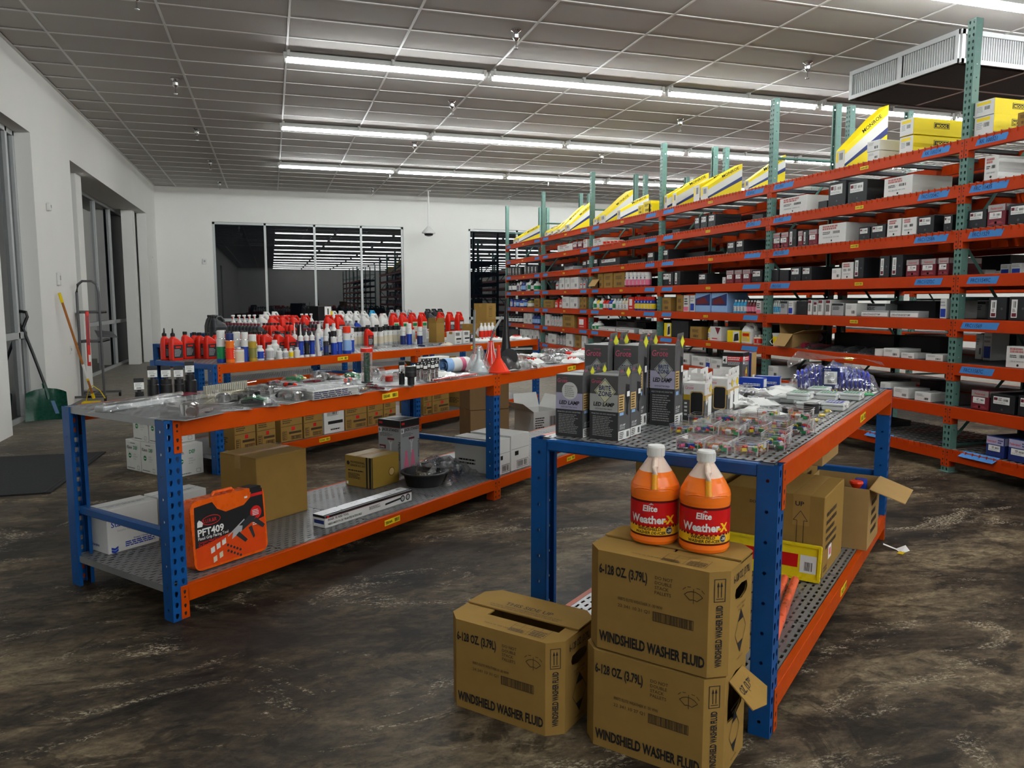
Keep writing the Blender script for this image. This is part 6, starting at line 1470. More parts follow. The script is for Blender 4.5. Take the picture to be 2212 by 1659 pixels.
# ---------------------------------------------------------------- goods on the pallet rack
SHELF = ['bottom shelf', 'second shelf up', 'third shelf up', 'fourth shelf up', 'fifth shelf up', 'third shelf down', 'second shelf down', 'top shelf']
BAYN = ['farthest rack bay', 'fifth bay from right', 'fourth bay from right', 'third bay from right', 'second bay from right', 'rightmost rack bay']
def rack_kind(st, w, h, d, seed, lift):
    if st == 'wd': return wedge_box(w, d, h, lift), 'sloped yellow strut carton'
    if st == 'mg': return stack_box(w, d, h, seed), 'white-fronted yellow MOOG carton'.replace(' MOOG', '')
    if st == 'yp':
        k, _ = goods_box('br', w, d, h, seed); k[2].materials[0] = M_yel; return k, 'low yellow carton'
    if st == 'gl':
        k, _ = goods_box('gy', w, d, h, seed); b = MB(); b.dec(fr(w, d, h, 'F'), .003, h * .1, w * .97, h * .72, M_paper, .0012); b.txt(fr(w, d, h, 'F'), w * .05, h * .24, 'LEVER ACTION BUCKET PUMP', h * .42, M_ink, 1, .012, .0018, maxw=w * .66)
        return (k[0], k[1], k[2], [('printed_panel', b.mesh('printed_panel'))]), 'long flat grey and white carton'
    if st == 'ocar': return open_carton(w, d, min(h, .15), M_card2, 'FLRK', seed, {'F': -55, 'K': 60, 'L': 75, 'R': 15}), 'open brown carton'
    if st == 'pail':
        b = MB().lathe([(w * .42, 0), (w * .5, h * .9), (w * .53, h * .9), (w * .53, h)], P_('white'), 16); l = MB().lathe([(w * .45, h * .25), (w * .49, h * .75)], P_('yellow'), 16, cap=False)
        hd = MB().tube([(-w * .5, 0, h * .8), (-w * .45, -w * .5, h * .35), (0, -w * .62, h * .15), (w * .45, -w * .5, h * .35), (w * .5, 0, h * .8)], .004, P_('white'), 5)
        return ('pail', 'pail', b.mesh('pail'), [('paper_label', l.mesh('paper_label')), ('handle', hd.mesh('handle'))]), 'small white pail with yellow label'
    if st == 'roll': return tape_roll('white', w / 2, h), 'thick white tape roll'
    if st.startswith('fb_'): return bag_pack(w, d, h, st[3:], seed), 'clear bagged %s part' % ('red' if st == 'fb_maroon' else 'black')
    if st == 'jr': return jar('cream', 'white', h, w / 2, 'red'), 'small red-labelled jar'
    if st.startswith('jg_'): return jug(st[3:], 'white' if st == 'jg_white' else 'black', 'yellow' if st == 'jg_white' else 'white', w, min(d, w * .7), h, 'red'), '%s jug' % st[3:]
    if st.startswith('q_'): return quart(st[2:], 'black', 'white' if st != 'q_white' else 'navy', False, max(w, .07), .07, h), '%s oil bottle' % st[2:]
    if st == 'a_purple': return aerosol('white', 'maroon', 'white', h, w / 2, 'pink'), 'white and pink spray can'
    if st == 'a_wd': return aerosol('blue', 'blue', 'red', h, w / 2, 'yellow'), 'blue and yellow spray can'
    if st == 'b_water': return bottle('clear', 'white', 'aqua', h, w / 2), 'clear bottle with blue label'
    if st == 'b_aqua': return bottle('aqua', 'white', 'white', h, w / 2), 'bright blue bottle'
    if st == 'b_wine': return bottle('wine', 'white', 'pink', h, w / 2), 'dark red bottle'
    if st.startswith('b_'):
        c = {'yel': 'yellow'}.get(st[2:], st[2:]); return bottle(c, 'white' if c in ('white', 'clear', 'cream', 'blue') else 'black', {'white': 'green', 'black': 'white', 'navy': 'lblue', 'blue': 'white', 'red': 'white'}.get(c, 'white'), h, w / 2), '%s bottle' % c
    return goods_box(st, w, d, h, seed)
_rows = []; _cnt = {}
for n, (k, st, x, w, h, d, ins, lift) in enumerate(RACK):
    h = min(h, .25) if k < 7 else h
    if st == 'wd': d = max(d, .5)
    _b = min(5, max(0, int(x / SPC))); lo, hi = _b * SPC + .045, (_b + 1) * SPC - .045; w = min(w, hi - lo); x = min(max(x, lo + w / 2), hi - w / 2)
    kd, words = rack_kind(st, w * .985, h, d, n, lift); bay = min(5, max(0, int(x / SPC))); _rows.append((bay, k, words, x, kd, d, ins, 0 if st == 'wd' else lift))
    _cnt[(bay, k, words)] = _cnt.get((bay, k, words), 0) + 1
_seen = {}
for bay, k, words, x, kd, d, ins, lift in sorted(_rows, key=lambda r: (r[0], r[1], r[3], r[7])):
    key = (bay, k, words); i = _seen[key] = _seen.get(key, 0) + 1
    lab = ('%s, %s, %s' % (words, SHELF[k], BAYN[bay])) if _cnt[key] == 1 else ('%s %s from left, %s, %s' % (ORD[i - 1], words, SHELF[k], BAYN[bay]))
    spawn(kd, (RX + ins + d / 2, RY - x, ZL[k] + lift + (.0015 if k in (1, 2, 3, 4) else .0075)), -math.pi / 2, lab, 'goods on the long pallet rack')
# goods on the rack behind, seen through the gaps
rg = random.Random(11); nb = 0
for bay in range(6):
    for k in (2, 3, 4, 5):
        x = bay * SPC + .12; i = 0
        while x < (bay + 1) * SPC - .60:
            w, h = rg.uniform(.22, .50), rg.uniform(.10, .22); st = rg.choice(['bd', 'bd', 'bd', 'bk', 'wp', 'mr', 'bw', 'bd'])
            if rg.random() < .8:
                nb += 1; i += 1; kd, words = goods_box(st, w, .3, h, nb)
                spawn(kd, (RX + 1.02 + .22, RY - x - w / 2, ZL[k] + .0015), -math.pi / 2, '%s box from left, rear rack, %s, behind %s' % (ORD[i - 1], SHELF[k], BAYN[bay]), 'goods on the rear pallet rack')
            x += w + rg.uniform(.01, .15)
# ---------------------------------------------------------------- goods on the tables
def cone(r0, r1, h, m, z0=0., n=20): return MB().lathe([(r0, z0), (r0, z0 + .006), (r1 * 1.2, z0 + h * .55), (r1, z0 + h)], m, n)
def one(name, cat, b, *parts): return (name, cat, b.mesh(name) if b else None, [(n_, m_.mesh(n_)) for n_, m_ in parts])
def mk_funnel(col, r=.085, h=.20):
    m = P_(col); b = MB().lathe([(r, 0), (r, .012), (r * .93, .014), (r * .22, h * .52), (r * .20, h * .56), (r * .13, h), (r * .10, h), (r * .16, h * .56), (r * .88, .016)], m, 24, cap=False)
    return one('funnel', 'funnel', b, ('spout_ring', MB().lathe([(r * .235, h * .50), (r * .235, h * .54)], m, 16)), ('paper_label', MB().X or _fl(r, h)))
def _fl(r, h):
    q = MB(); q.X = Matrix.Rotation(R_(-40), 4, 'Z') @ Matrix.Translation((r * .66, 0, h * .22)) @ Matrix.Rotation(R_(-32), 4, 'Y'); q.box(-.001, .002, -.012, .012, -.028, .028, M_paper); q.X = None; return q
def mk_bagfun():
    f = mk_funnel('clear', .075, .19); return ('bagged_funnel', 'funnel', f[2], [('plastic_bag', MB().lathe([(.09, .001), (.10, .02), (.075, .07), (.05, .13), (.028, .19), (.02, .20)], M_bag, 14).mesh('plastic_bag'))])
def mk_ribfun():
    b = MB(); m = P_('red'); b.lathe([(.07, 0), (.06, .03), (.03, .12), (.018, .20)], m, 20); p = MB()
    for k in range(8):
        a = k * .785; p.tube([(.071 * math.cos(a), .071 * math.sin(a), .004), (.031 * math.cos(a), .031 * math.sin(a), .12), (.02 * math.cos(a), .02 * math.sin(a), .19)], .0022, M_paper, 4)
    return one('funnel', 'funnel', b, ('ribs', p))
def mk_smoke():
    b = MB(); b.X = Matrix.Translation((0, 0, .075)) @ Matrix.Rotation(R_(115), 4, 'Y'); b.lathe([(.085, -.08), (.075, -.05), (.03, .04), (.018, .09)], P_('dark'), 18); b.X = None
    mn = min(v[2] for v in b.v); b.v = [(x, y, z - mn) for x, y, z in b.v]
    return one('funnel', 'funnel', b, ('plastic_bag', pillow(.30, .22, .15, 5, M_bag)))
def mk_spout(kind_):
    if kind_ == 'k': return one('pour_spout', 'spout', MB().lathe([(.055, 0), (.05, .05), (.035, .16), (.016, .40), (.011, .52)], P_('black'), 12), ('tip', MB().lathe([(.014, .50), (.012, .54)], P_('black'), 8)))
    P = [(0, 0, .01), (0, 0, .15), (.005, 0, .30), (.012, 0, .44)] if kind_ == 'm' else [(0, 0, .01), (.0, 0, .10), (.015, 0, .18), (.06, 0, .255), (.13, 0, .32), (.19, 0, .37)]
    b = MB().tube(P, .011, M_gtube, 8); rings = MB()
    for (a, c) in zip(P, P[1:]):
        for q in range(5):
            u = q / 5; p = [a[i] + (c[i] - a[i]) * u for i in range(3)]; rings.tube([tuple(p), tuple(p[i] + (c[i] - a[i]) * .02 for i in range(3))], .0128, M_gtube, 8)
    return one('pour_spout', 'spout', b, ('ribs', rings), ('base', MB().lathe([(.05, 0), (.045, .02), (.02, .06)], P_('clear'), 12)))
M_gtube = mat('grey_flex_tube', (.20, .21, .21), .4, .3)
def mk_stack(): 
    b = MB(); 
    for k in range(4): b.box(-.17 + .004 * (k % 2), .17 - .006 * (k % 3), -.12, .12, k * .012, k * .012 + .0112, M_wbox, .002)
    p = MB(); F = fr(.34, .24, .05, 'F'); p.fine(F, .01, .004, .3, .044, 4, M_navy, 3); p.fine(fr(.34, .24, .0475, 'T'), .03, .03, .3, .2, 6, M_gbox, 3)
    return one('pack_stack', 'packaged parts', b, ('printed_panel', p), ('shrink_wrap', MB().box(-.173, .173, -.123, .123, .0005, .0515, M_bag, .004)))
def mk_glove():
    core = MB(); 
    for k in range(4): core.tube([(-.05 + .03 * k, -.05, .018), (-.05 + .03 * k, 0, .026), (-.045 + .03 * k, .055, .016)], .015, P_('green' if k % 2 else 'dark'), 7)
    return one('bagged_gloves', 'gloves', None, ('gloves', core), ('plastic_bag', pillow(.20, .17, .055, 9, M_bag)))
def mk_tubec():
    b = MB().lathe([(.036, 0), (.036, .20)], M_clear, 16, cap=False); return one('clear_tube', 'tool tube', b, ('core', MB().lathe([(.020, .002), (.02, .19)], mat('dark_green_foam', (.008, .055, .03), .5), 12)), ('cap', MB().lathe([(.040, .195), (.040, .218)], P_('red'), 16)), ('foot', MB().lathe([(.037, 0), (.037, .006)], P_('dark'), 16)))
def mk_comb():
    b = MB().box(-.17, .17, -.03, .03, 0, .02, P_('cream'), .003); 
    r = MB()
    for k in range(22): r.box(-.16 + k * .0148, -.153 + k * .0148, -.012, .012, .02, .065, mat('ribbed_clear', (.45, .43, .36), .3), .001)
    return one('ribbed_case', 'plastic case', b, ('ribs', r))
def mk_torq():
    b = MB().box(-.27, .27, -.035, .035, 0, .03, P_('silver'), .006); h = MB().tube([(-.24, 0, .034), (.1, 0, .034), (.22, 0, .036)], [.010, .009, .014], M_chrome, 8)
    return one('torque_wrench', 'torque wrench', b, ('wrench_bar', h), ('plastic_bag', pillow(.60, .12, .055, 4, M_bag)), ('header_card', MB().box(.19, .30, -.05, .05, .03, .033, P_('maroon'), .001)))
def mk_big():
    return blister(.26, .22, .085, 'chrome', 3, 'grey', .7)
def mk_two():
    return one('impact_socket', 'socket', MB().lathe([(.022, 0), (.022, .045), (.036, .052), (.036, .115), (.02, .115)], M_black, 16), ('socket_ring', MB().lathe([(.037, .08), (.037, .084)], M_dsteel, 16)))
def mk_towel():
    P = [(math.cos(a * .5) * (.012 + .0016 * a), math.sin(a * .5) * (.012 + .0016 * a)) for a in range(0, 26)]
    b = MB(); b.X = Matrix.Translation((0, 0, .053)) @ Matrix.Rotation(R_(90), 4, 'Y'); b.lathe([(.050, -.12), (.052, -.11), (.052, .11), (.05, .12)], P_('lblue'), 16, cap=False)
    s = MB(); s.X = b.X
    for (p, q) in zip(P, P[1:]): s.add([(p[0], p[1], -.118), (q[0], q[1], -.118), (q[0], q[1], .118), (p[0], p[1], .118)], [(0, 1, 2, 3)], P_('lblue'))
    w = MB(); w.X = b.X; w.lathe([(.0535, -.06), (.0535, .11)], M_paper, 16, cap=False); w.lathe([(.054, .02), (.054, .06)], P_('pink'), 16, cap=False)
    return one('rolled_towel', 'towel', b, ('towel_spiral', s), ('paper_band', w))
def mk_rods(): 
    c = MB(); 
    for k in range(3): c.tube([(-.16, -.012 + .012 * k, .012), (.16, -.012 + .012 * k, .012)], .006, P_(['red', 'white', 'maroon'][k]), 6)
    return one('rod_pack', 'packaged part', None, ('rods', c), ('plastic_bag', pillow(.36, .08, .032, 8, M_bag)), ('header_card', MB().box(-.2, -.13, -.035, .035, .002, .004, P_('dark'))))
def mk_ring():
    P = [(-.06 + .05 * math.cos(a * .5236), .05 * math.sin(a * .5236), .03) for a in range(12)]; b = MB().tube(P, .009, P_('black'), 6, closed=True); 
    return one('strap_wrench', 'wrench', b, ('handle', MB().tube([(-.012, 0, .03), (.06, 0, .025), (.17, 0, .016)], [.008, .012, .014], P_('red'), 8)), ('pack_card', MB().box(-.13, .19, -.06, .06, 0, .004, P_('white'), .001)))
def mk_mobil():
    b = MB().box(-.17, .17, -.12, .12, 0, .42, P_('black'), .004); p = MB(); F = fr(.34, .24, .42, 'F'); p.dec(F, .15, .24, .31, .41, M_paper); p.txt(F, .23, .27, '1', .15, M_ink, 1.2, .03, al='c'); p.dec(F, .02, .02, .32, .16, P_('silver')); p.dec(F, .29, .26, .335, .33, P_('yellow'), .001); p.fine(F, .04, .04, .3, .14, 3, M_ink)
    return one('display_carton', 'carton', b, ('printed_panel', p))
def mk_squeeze():
    b = MB(); n = 4; b.loft([rrect(.05, .05, 0, .5, n), rrect(.05, .05, .035, .5, n)], P_('white')); b2 = MB().loft([rrect(.056, .054, .036, .5, n), rrect(.066, .044, .10, .45, n), rrect(.078, .012, .20, .4, n), rrect(.08, .003, .215, .3, n)], P_('white'))
    l = MB(); f = (Vector((-.03, -.030, .05)), Vector((1, 0, 0)), Vector((0, .16, 1)), Vector((0, -1, 0))); l.dec(f, 0, .0, .06, .11, P_('blue')); l.fine(f, .006, .03, .054, .09, 4, P_('white'))
    return one('squeeze_tube', 'squeeze tube', b2, ('cap', b), ('paper_label', l))
def mk_tin(w=.046, h=.115): return one('metal_tin', 'tin', MB().lathe([(w, 0), (w, h), (w * .9, h - .004), (w * .2, h - .004)], P_('white'), 18), ('rim', MB().lathe([(w * 1.03, h - .006), (w * 1.03, h + .001), (w * .92, h + .001)], M_chrome, 18, cap=False)), ('paper_label', MB().lathe([(w * 1.01, .012), (w * 1.01, h * .8)], P_('cream'), 18, cap=False)), ('cap', MB().lathe([(w * .4, h - .004), (w * .4, h + .012)], P_('white'), 12)))
def mk_tinr():
    b = MB().box(-.05, .05, -.03, .03, 0, .17, P_('silver'), .004); p = MB(); F = fr(.1, .06, .17, 'F'); p.dec(F, .004, .05, .096, .165, M_paper); p.dec(F, .05, .14, .09, .158, M_red, .001); p.fine(F, .01, .07, .09, .13, 4, M_gbox)
    return one('metal_tin', 'tin', b, ('paper_label', p), ('cap', MB().lathe([(.015, .17), (.015, .19)], P_('silver'), 10)))
def mk_wbp():
    k, _ = goods_box('wp', .15, .1, .07, 5); b = MB(); F = fr(.15, .1, .07, 'F'); b.dec(F, .02, .012, .13, .05, M_ink); b.dec(F, .04, .018, .11, .044, M_red, .0012); return (k[0], k[1], k[2], [('printed_panel', b.mesh('printed_panel'))])
def mk_diamond():
    k = carton(.20, .20, .20, 'plain'); b = MB(); F = fr(.2, .2, .2, 'F'); b.poly(F, [(.1, .02), (.16, .08), (.1, .15), (.04, .08)], M_paper); return (k[0], k[1], k[2], k[3] + [('printed_panel', b.mesh('printed_panel'))])
def mk_arrow(h):
    k = carton(.22, .22, h, 'plain'); b = MB(); F = fr(.22, .22, h, 'F'); b.frame(F, .05, .06, .12, .2, .004, M_dink)
    for u in (.07, .1): b.dec(F, u - .003, .08, u + .003, .16, M_dink); b.poly(F, [(u - .01, .16), (u + .01, .16), (u, .185)], M_dink)
    return (k[0], k[1], k[2], k[3] + [('printed_panel', b.mesh('printed_panel'))])
def mk_scrap():
    b = MB(); b.prism([(-.02, -.01), (.02, -.012), (.026, .012), (-.008, .02)], 0, .0015, P_('cream')); b.add([(-.018, .0, .001), (.016, .004, .001), (.010, .012, .06), (-.006, .01, .045)], [(0, 1, 2, 3), (3, 2, 1, 0)], P_('cream')); return one('paper_scrap', 'paper tag', b)
TK = {'q_red': lambda: quart('red'), 'q_redn': lambda: quart('red', nozzle=True), 'q_redt': lambda: quart('red', h=.245), 'q_black': lambda: quart('dark', 'maroon', 'white'), 'q_silver': lambda: quart('silver', 'silver', 'white'), 'q_grey': lambda: quart('grey', 'grey', 'white'), 'q_blue': lambda: quart('blue', 'black', 'white'),
      'a_bluegreen': lambda: aerosol('white', 'blue', 'white', .27, .037, 'green'), 'a_orange': lambda: aerosol('orange', 'orange', 'navy', .25, .036, 'pred'), 'a_white': lambda: aerosol('white', 'white', 'white', .25, .036, 'lblue'), 'a_bluew': lambda: aerosol('white', 'blue', 'white', .25, .033, 'blue'), 'a_gold': lambda: aerosol('gold', 'gold', 'white', .23, .036, 'olive'),
      'a_dark': lambda: aerosol('dark', 'dark', 'white', .18, .026, 'navy'), 'a_bluelogo': lambda: aerosol('white', 'blue', 'black', .23, .03, 'blue'), 'a_blue2': lambda: aerosol('white', 'blue', 'white', .24, .033, 'blue'), 'a_redcap': lambda: aerosol('white', 'blue', 'pred', .27, .043, 'lblue'), 'a_navyw': lambda: aerosol('white', 'navy', 'white', .21, .034, 'navy'),
      'jar_b': lambda: jar('white', 'white', .13, .037, 'blue'), 'jar_w': lambda: jar('white', 'white', .13, .037, 'silver'), 'jar_big': lambda: jar('white', 'white', .16, .042, 'white'), 'jar_s': lambda: jar('white', 'white', .095, .028, 'white'), 'jar_s2': lambda: jar('white', 'silver', .09, .028, 'silver'), 'jar_y': lambda: jar('white', 'white', .09, .022, 'yellow'),
      'c_navy': lambda: caulk('navy'), 'c_red': lambda: caulk('blue'), 'c_black': lambda: caulk('black', nozzle=False), 'c_blue': lambda: caulk('blue', nozzle=False), 'squeeze': mk_squeeze, 'tin': mk_tin, 'tinrect': mk_tinr,
      'b_tallw': lambda: bottle('white', 'white', 'lblue', .28, .042), 'bc': lambda: aerosol('white', 'silver', 'black', .22, .036, 'cream'), 'b_clear': lambda: bottle('clear', 'red', 'cream', .20, .03), 'b_wj': lambda: bottle('white', 'white', 'red', .22, .034), 'spr_black': lambda: sprayer('black', 'black', 'black', .22, .03, 'white'), 'spr_w': lambda: sprayer('white', 'white', 'red', .29, .045, 'red'),
      'j_black': lambda: jug('dark', 'black', 'dark', .19, .13, .34, 'silver'), 'j_white': lambda: jug('white', 'white', 'lblue', .155, .11, .33, 'blue'), 'j_whitel': lambda: jug('white', 'white', 'white', .155, .11, .32, 'dark'), 'j_red': lambda: jug('red', 'red', 'dark', .158, .11, .32, 'silver'), 'j_red2': lambda: jug('red', 'red', 'cream', .16, .11, .33, 'green'), 'j_red3': lambda: jug('red', 'red', 'dark', .16, .11, .33, 'white'),
      'j_redw': lambda: jug('white', 'red', 'red', .155, .11, .32, 'white'), 'j_silver': lambda: jug('silver', 'silver', 'white', .13, .11, .33, 'navy'), 'j_blue': lambda: jug('aqua', 'aqua', 'orange', .15, .11, .33, 'white'), 'mobil': mk_mobil,
      'blis_w': lambda: blister(.13, .2, .025, 'white', 2, 'white'), 'blis_g': lambda: blister(.12, .2, .03, 'chrome', 5, 'grey'), 'blis_b': lambda: blister(.12, .18, .03, 'navy', 6, 'silver'), 'bl_big': mk_big, 'bl_w': lambda: blister(.14, .2, .06, 'chrome', 7, 'white'), 'bl_k': lambda: blister(.12, .16, .05, 'black', 8, 'grey'), 'bl_k2': lambda: blister(.13, .15, .06, 'black', 9, 'grey'), 'bl_g': lambda: blister(.11, .22, .03, 'chrome', 10, 'dark'),
      'bl_flat': lambda: blister(.09, .26, .022, 'chrome', 11, 'grey', .75), 'bl_flat2': lambda: blister(.10, .24, .025, 'maroon', 12, 'silver', .7), 'bg_c': lambda: bag_pack(.15, .18, .05, 'chrome', 1), 'bg_d': lambda: bag_pack(.15, .17, .05, 'dark', 2, 'white'), 'bg_g': lambda: bag_pack(.14, .17, .045, 'green', 3, 'yellow'), 'bg_w': lambda: bag_pack(.17, .19, .05, 'white', 4, 'white'),
      'fb_w': lambda: flat_bag(.18, .16, .035, 'white', 5, 'silver'), 'fb_wr': lambda: flat_bag(.20, .17, .045, 'white', 6, 'red'), 'fb_c': lambda: flat_bag(.2, .14, .03, 'cream', 7, 'maroon'), 'wr': lambda: wrench(.22), 'wr2': lambda: wrench(.18), 'drv': lambda: driver('red', .2), 'drv2': lambda: driver('dark', .14), 'drv_r': lambda: driver('red', .24), 'drv_r2': lambda: driver('maroon', .22),
      'so1': lambda: tagged_socket(.022, .05), 'so2': lambda: tagged_socket(.029, .105), 'so3': lambda: tagged_socket(.026, .10), 'so4': lambda: tagged_socket(.034, .118, .72), 'so5': lambda: tagged_socket(.018, .07), 'bigso': mk_two, 'cs': lambda: chrome_socket(.011, .07), 'torq': mk_torq, 'comb': mk_comb, 'glove': mk_glove, 'book': mk_stack, 'tubec': mk_tubec,
      'redpk': lambda: blister(.16, .12, .05, 'red', 4, 'white'), 'scrap': mk_scrap, 'wbp': mk_wbp, 'towel': mk_towel, 'ypk': lambda: flat_bag(.30, .12, .04, 'yellow', 3, 'white'), 'rodpk': mk_rods, 'fun_r': lambda: mk_funnel('pred'), 'fun_c': mk_bagfun, 'fun_s': mk_ribfun, 'fun_k': mk_smoke, 'spout_k': lambda: mk_spout('k'), 'spout_m': lambda: mk_spout('m'), 'spout_b': lambda: mk_spout('b'),
      'ringw': mk_ring, 'rodk': lambda: driver('dark', .16), 'bigw': lambda: blister(.36, .1, .03, 'white', 3, 'white', .8), 'ocar_s': lambda: open_carton(.16, .13, .24, M_card, 'FLRK', 3, 80), 'wcart': lambda: carton(.13, .13, .15, 'white', 3, M_wbox), 'bkc': lambda: goods_box('bk', .09, .1, .1, 2)[0], 'brd': mk_diamond, 'brs': lambda: mk_arrow(.24), 'brs2': lambda: mk_arrow(.24),
      'kitc_g': lambda: kit_case('green', 1), 'kitc_w': lambda: kit_case('white', 2), 'kitc_b': lambda: kit_case('blue', 3), 'tapek': lambda: tape_roll('black', .037, .02), 'tapek2': lambda: tape_roll('black', .034, .045), 'tapeg': lambda: tape_roll('grey', .037, .03), 'fks': lambda: bag_pack(.07, .05, .018, 'yellow', 5), 'bluebag': lambda: flat_bag(.08, .07, .02, 'blue', 3, 'yellow'), 'grnbag': lambda: flat_bag(.1, .08, .015, 'green', 3, 'cream')}
for i in range(5): TK['fk%d' % i] = (lambda i=i: fuse_kit(20 + i))
TBO = {'L': TB_L, 'R': TB_R, 'C': TB_C, 'D': TB_D, 'E': TB_E}
for tb, k, lab, grp, pos in TAB:
    for q in pos: spawn(kind('T' + k, TK[k]), TL(TBO[tb], q[0], q[1], TOPZ + .0012 + (q[3] if len(q) > 3 else 0)), TANG + R_(q[2]), lab, grp)
# ================================================================ things close to the camera
V3 = Vector
def wrap_cyl(mb, r):
    """bend flat printing (x along, y=-lift, z up) around a vertical cylinder of radius r"""
    mb.v = [((r - y) * math.sin(x / r), -(r - y) * math.cos(x / r), z) for x, y, z in mb.v]; return mb
FLAT = (V3((0, 0, 0)), V3((1, 0, 0)), V3((0, 0, 1)), V3((0, -1, 0)))
def strip(mb, u0, u1, v0, v1, m, lift, n=14):
    for k in range(n): mb.dec(FLAT, u0 + (u1 - u0) * k / n, v0, u0 + (u1 - u0) * (k + 1) / n, v1, m, lift)
M_case = M_card
def arrows_icon(b, f, u0, v0, u1, v1, m):
    b.frame(f, u0, v0, u1, v1, .0022, m); w = u1 - u0; h = v1 - v0; b.dec(f, u0 + w * .18, v0 + h * .12, u1 - w * .18, v0 + h * .15, m, .0012)
    for k in (.36, .64): b.dec(f, u0 + w * k - .0012, v0 + h * .2, u0 + w * k + .0012, v0 + h * .7, m, .0012); b.poly(f, [(u0 + w * (k - .11), v0 + h * .66), (u0 + w * (k + .11), v0 + h * .66), (u0 + w * k, v0 + h * .87)], m)
def washer_case(code, opened, torn=False):
    w, d, h, c = .46, .30, .322, .048; m = M_case
    oc = [(-w / 2 + c, -d / 2), (w / 2 - c, -d / 2), (w / 2, -d / 2 + c), (w / 2, d / 2 - c), (w / 2 - c, d / 2), (-w / 2 + c, d / 2), (-w / 2, d / 2 - c), (-w / 2, -d / 2 + c)]
    b = MB(); t = .005
    def wall(i, hole=None):
        p, q = oc[i], oc[(i + 1) % 8]; L = math.hypot(q[0] - p[0], q[1] - p[1]); U = V3(((q[0] - p[0]) / L, (q[1] - p[1]) / L, 0)); f = (V3((p[0], p[1], 0)), U, V3((0, 0, 1)), V3((U.y, -U.x, 0)))
        if hole: b.holed(f, L, h - .005, hole, m); b.holed(f, L, h - .005, hole, m, -t)
        else: b.dec(f, 0, 0, L, h - .005, m, 0); b.dec(f, 0, 0, L, h - .005, m, -t)
        return f, L
    fs = {}
    for i in range(8):
        hole = None
        if i == 2: hole = [(.05, h - .105), (.10, h - .115), (.15, h - .105), (.16, h - .088), (.15, h - .072), (.10, h - .066), (.05, h - .072), (.042, h - .088)]
        if i == 2 and torn: hole = [(.03, h - .16), (.10, h - .17), (.17, h - .15), (.175, h - .09), (.165, h - .03), (.10, h - .02), (.04, h - .03), (.03, h - .09)]
        fs[i] = wall(i, hole)
    b.add([(x, y, .001) for x, y in oc], [tuple(range(8))], m)
    pr_ = MB(); F, L = fs[0]; K = M_ink; D = M_dink
    pr_.txt(F, .005, h - .072, '6-128 OZ. (3.79L)', .042, K, .72, .030, maxw=.165)
    for i, s in enumerate(('DO NOT', 'DOUBLE', 'STACK', 'PALLETS')): pr_.txt(F, .195, h - .055 - .0155 * i, s, .0145, D, 1, .004)
    # wiper icon
    g = lambda k, r: (.318 + r * math.cos(R_(k)), h - .105 + r * math.sin(R_(k)))
    pr_.line(F, [g(k, .037) for k in (40, 60, 80, 100, 120, 140)] + [g(140, .014), g(110, .012), g(70, .012), g(40, .014), g(40, .037)], .0022, D); pr_.line(F, [g(90, .0), g(90, .045)], .0018, D)
    for a, q in (((100, .05), (112, .052)), ((118, .052), (132, .05)), ((80, .05), (68, .052)), ((62, .052), (48, .05))): pr_.line(F, [g(*a), g(*q)], .002, D)
    pr_.txt(F, .072, h * .545, '00872 ELITE WEATHER X -30 WW', .014, D, .9, 0, maxw=.15); pr_.txt(F, .072, h * .475, code, .0145, D, 1.1, 0, maxw=.108)
    pr_.frame(F, .19, h * .415, .32, h * .51, .0018, D); pr_.bars(F, .193, h * .42, .317, h * .505, D, 24)
    pr_.txt(F, L / 2, .028, 'WINDSHIELD WASHER FLUID', .046, K, .72, .035, al='c', maxw=L * .96)
    G, Lc = fs[1]; arrows_icon(pr_, G, .016, h - .092, .052, h - .022, K); pr_.txt(G, .044, .03, 'WINDSHIELD WASHER FLUID', .028, K, .75, .035, rot=R_(90), maxw=.19)
    H, Lr = fs[2]; 
    if not torn: pr_.txt(H, Lr / 2, h - .048, '6-128 OZ. (3.79L)', .034, K, .6, .014, al='c', maxw=.15)
    pr_.txt(H, Lr / 2, h - .135, 'DO NOT DOUBLE', .010, D, 1, 0, al='c'); pr_.txt(H, Lr / 2, h - .149, 'STACK CASES', .010, D, 1, 0, al='c')
    cx, cy, a = Lr / 2, .105, .068; pr_.line(H, [(cx - a * .75, cy), (cx, cy + a), (cx + a * .75, cy), (cx, cy - a), (cx - a * .75, cy)], .002, K); pr_.poly(H, [(cx - a * .36, cy + a * .5), (cx + a * .36, cy + a * .5), (cx, cy + a * .98)], K); pr_.poly(H, [(cx - a * .36, cy - a * .5), (cx, cy - a * .98), (cx + a * .36, cy - a * .5)], K)
    pr_.txt(H, cx, .018, 'MADE IN USA', .009, D, 1, 0, al='c')
    parts = [('printed_panel', pr_.mesh('printed_panel'))]
    # top flaps
    z0, z1 = h - .005, h; ff = MB(); n0, n1 = (.05, .20) if opened else (.02, .05)
    Y = -.012
    ff.prism([(-w / 2 + c, -d / 2), (w / 2 - c, -d / 2), (w / 2, -d / 2 + c), (w / 2, Y), (n1 - .02, Y), (n1 - .02, Y - (.045 if opened else .02)), (n0 - .16 if opened else n0, Y - (.045 if opened else .02)), (n0 - .16 if opened else n0, Y), (-w / 2, Y), (-w / 2, -d / 2 + c)], z0, z1, m)
    T = (V3((-w / 2, -d / 2, z1)), V3((1, 0, 0)), V3((0, 1, 0)), V3((0, 0, 1)))
    ff.txt(T, .15, .028, 'MADE IN THE USA', .010, D, 1.2, 0); ff.frame(T, .25, .02, .39, .09, .0012, D)
    for k in range(1, 4): ff.dec(T, .25 + .035 * k, .02, .251 + .035 * k, .09, D, .0011)
    ff.dec(T, .25, .042, .39, .043, D, .0011); ff.dec(T, .25, .066, .39, .067, D, .0011); ff.fine(T, .252, .021, .315, .042, 4, D, 3); ff.fine(T, .33, .022, .388, .066, 4, D, 5)
